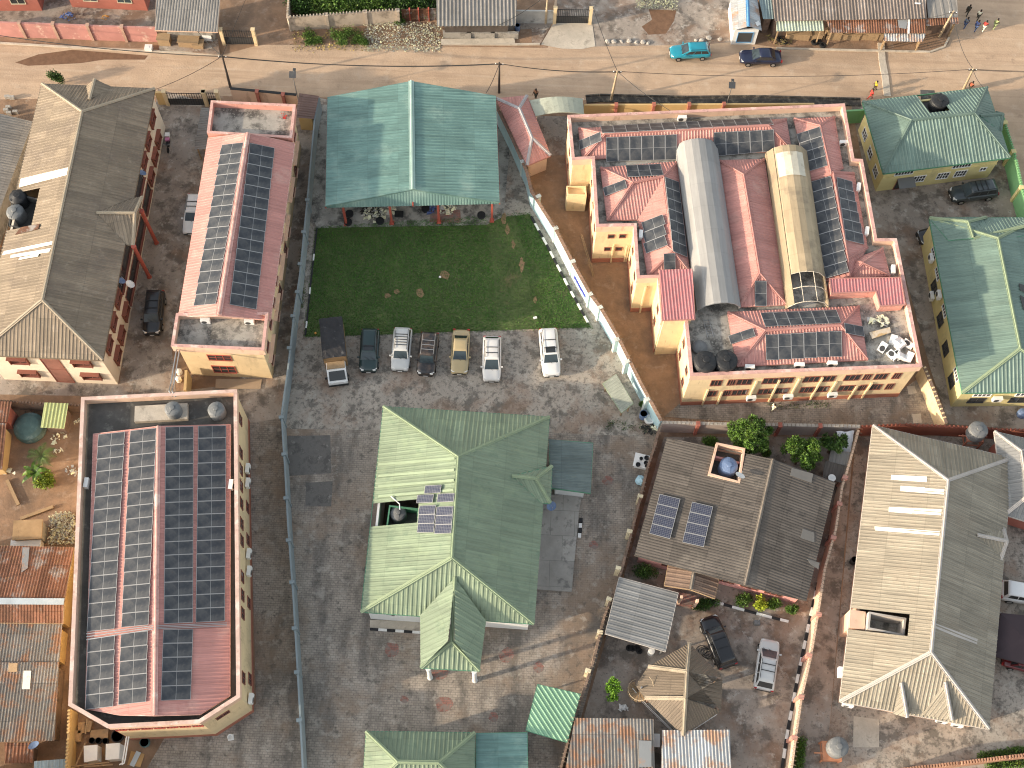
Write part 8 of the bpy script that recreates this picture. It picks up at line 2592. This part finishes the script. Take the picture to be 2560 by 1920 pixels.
tag(mb.build('firewood', barkm), 'stack of grey firewood sticks beside the tiny outhouse', 'firewood')
c_ = w((0, 2, 270, 390))
tag(MB().lathe([(1.5, 0), (1.52, .3), (1.4, .75), (1.0, 1.0), (.3, 1.15)], tuple(c_), 22).build('covered_tank', tarpt), 'round teal tarpaulin-covered tank in the crowded yard', 'tank')
mb = MB()
for _ in range(800):
    p = w((0, 2, rg.uniform(445, 655), rg.uniform(1130, 1390)))
    junk(mb, Vector((p.x, p.y, rg.uniform(0, .7))), (.15, .15), 1, .12, rg, .08)
tag(mb.build('rubble_heap', rubble), 'heap of pale broken rubble beside the solar hall', 'rubble', kind='stuff')
for pts, l in ((((0, 2, 62, 830), (0, 2, 160, 1045)), 'plank leaning in the crowded yard by the left edge'), (((0, 2, 175, 1165), (0, 2, 460, 1060)), 'long brown beam above the roofless outhouse')):
    tag(MB().bar(w(pts[0], .15), w(pts[1], .15), .3, .15).build('plank', woodm), l, 'plank')
mb = MB()
for p in ((470, 480), (540, 440), (615, 740), (90, 760), (510, 580), (680, 330), (640, 770)):
    junk(mb, w((0, 2, *p), .05), (.45, .35), 9, .2, rg, .25)
tag(mb.build('rags', clothw), 'pale rags and plastic scattered over the crowded yard', 'rubbish', kind='stuff')
dish_blue.put(w((0, 3, 320, 1480), 2.0), 3.6, 'blue dish on a mast above the bottom left sheds')
# things on the other roofs
mb = MB()
for dx in (0, .28):
    pts = [w((0, 1, 1530, 1330), 6.3) + Vector((dx, 0, 0)), w((0, 1, 1475, 1659), 6.4) + Vector((dx, 0, 0)), w((0, 2, 1460, 60), 7.4) + Vector((dx, 0, 0)), w((0, 2, 1490, 110), 7.0) + Vector((dx, 0, 0))]
    mb.tube(pts, .06, 6)
tag(mb.build('conduit_pipes', steel), 'pair of grey conduits bridging the narrow block and the solar hall', 'pipes')
for p, l in (((0, 1, 1555, 1565), 'upper white gas bottle beside the conduits'), ((0, 1, 1550, 1630), 'white open drum beside the conduits')):
    drum_k = MB().lathe([(.2, 0), (.28, .05), (.28, .55), (.2, .65), (.08, .72)], tuple(w(p)), 16)
    tag(drum_k.build('white_drum', whitep), l, 'drum')
q = ccw(quad([(0, 1, 1860, 1610), (1, 2, 10, -10), (1, 2, -10, 40), (0, 2, 1860, 35)], .1)) if False else ccw(quad([zk(965, 1295), zk(1760, 1300), zk(1735, 1465), zk(955, 1455)], .12))
tag(MB().prism(q, .04, .12).build('ground_sheet', M('brown sheet', (0.36, .27, .19), .8, var=.15)), 'brown sheet lying below the front of the narrow pink block', 'sheet')
mb = MB()
for k, u in enumerate((0, .5)):
    a, b = w((2, 1, 595 + u * 25, 370), 1.6), w((2, 1, 700 + u * 25, 730), 0.1)
    mb.tube([a, b], .04, 5)
for k in range(12):
    a, b = w((2, 1, 595 + 105 * k / 12, 370 + 360 * k / 12), 1.6 - 1.5 * k / 12), w((2, 1, 607 + 105 * k / 12, 370 + 360 * k / 12), 1.6 - 1.5 * k / 12)
    mb.tube([a, b], .03, 4)
tag(mb.build('ladder', woodm), 'wooden ladder leaning on the left side of the yellow complex', 'ladder')
for k, (x, y) in enumerate(((1010, 625), (1040, 628), (1080, 625), (1098, 650))):
    tk_.put(w((2, 3, x, y)), 0, ['far left', 'second', 'third', 'far right'][k] + ' tyre of four below the grey ribbed carport', 'tyres below the grey carport', (.8, .8, 1))
tag(MB().lathe([(.3, 0), (.3, .8), (.26, .84), (.05, .86)], tuple(w((2, 3, 1198, 665))), 18).build('white_drum', whitep), 'round white drum below the grey ribbed carport', 'drum')
mb = MB()
junk(mb, w((2, 3, 965, 1150), .05), (.45, .3), 9, .26, rg, .2)
tag(mb.build('white_sack', whitep), 'torn white sack on the yard left of the six-sided roof', 'sack')
c_ = w((2, 3, 2110, 410))
tag(MB().box((c_.x, c_.y, .25), (.5, .4, .5)).bar((c_.x, c_.y, .5), (c_.x + .4, c_.y + .6, .9), .04, .04).build('pump_box', tankg), 'small grey box with a handle on the bungalow yard', 'box')
mb = MB()
for k in range(5):
    q = w((2, 3, 1640 + k * 18, 640 + k * 12), .05)
    mb.tube([q + Vector((.5 * math.cos(i * .5), .4 * math.sin(i * .5), .02 * k)) for i in range(13)], .025, 4)
tag(mb.build('hose_coil', blackp), 'coils of dark hose beside the black SUV in the bungalow yard', 'hose')
for p, l, m_ in (((2, 1, 200, 1090), 'pale tray lying on the lawn near the white SUV', whitep), ((1, 1, 1590, 740), 'white ball beside a bare patch of the lawn', whitep), ((1, 1, 515, 1225), 'orange ball at the lawn corner beside the truck', M('orange plastic', (.75, .35, .08), .5))):
    c_ = w(p)
    mb = MB().box((c_.x, c_.y, .07), (.35, .25, .12), .3) if 'tray' in l else MB().lathe([(.02, .02), (.1, .06), (.13, .14), (.1, .22), (.02, .26)], tuple(c_), 12)
    tag(mb.build('tray' if 'tray' in l else 'ball', m_), l, 'tray' if 'tray' in l else 'ball')
for k, (x, y) in enumerate(((70, 850), (110, 855), (80, 940), (85, 990), (140, 980), (60, 965))):
    c_ = w((0, 0, x, y), 0)
    tag(MB().box((c_.x, c_.y, .25), (.5, .3, .42), .1).box((c_.x - .12, c_.y, .462), (.14, .16, .01), .1).box((c_.x + .12, c_.y, .462), (.14, .16, .01), .1).build('cement_block', blockm), 'hollow cement block in the pile above the grey roof, ' + ORD[k] + ' from the street', 'block', 'cement blocks above the grey roof')
mb = MB()
junk(mb, w((0, 0, 600, 150), .1), (.9, .5), 22, .22, rg, .4)
tag(mb.build('washing_heap', clothb), 'heap of blue washing in the yard behind the rose wall', 'washing')
mb = MB()
junk(mb, w((0, 0, 915, 155), .1), (.4, .3), 8, .2, rg, .4)
tag(mb.build('washing_heap', M('orange cloth', (.6, .3, .06), .9)), 'small orange washing heap in the yard behind the rose wall', 'washing')
c_ = w((0, 0, 1290, 430))
t = MB().box((c_.x, c_.y, .25), (.8, .7, .5)).box((c_.x, c_.y, .51), (.25, .25, .03))
tag(t.build('block_bollard', whitew), 'white block with a dark notch at the street kerb', 'block')
for p, l in ((za(1735, 950), None),):
    pass
q = ccw(quad([(3, 3, 740, 1210), (3, 3, 960, 1240), (3, 3, 960, 1480), (3, 3, 735, 1480)], .03))
tag(MB().prism(q, .012, .03).build('concrete_slab', apron), 'pale concrete slab set in the yard of the pale-roofed house', 'slab', kind='structure')
for o_ in bpy.data.objects:
    if '_o' in o_:
        del o_['_o']
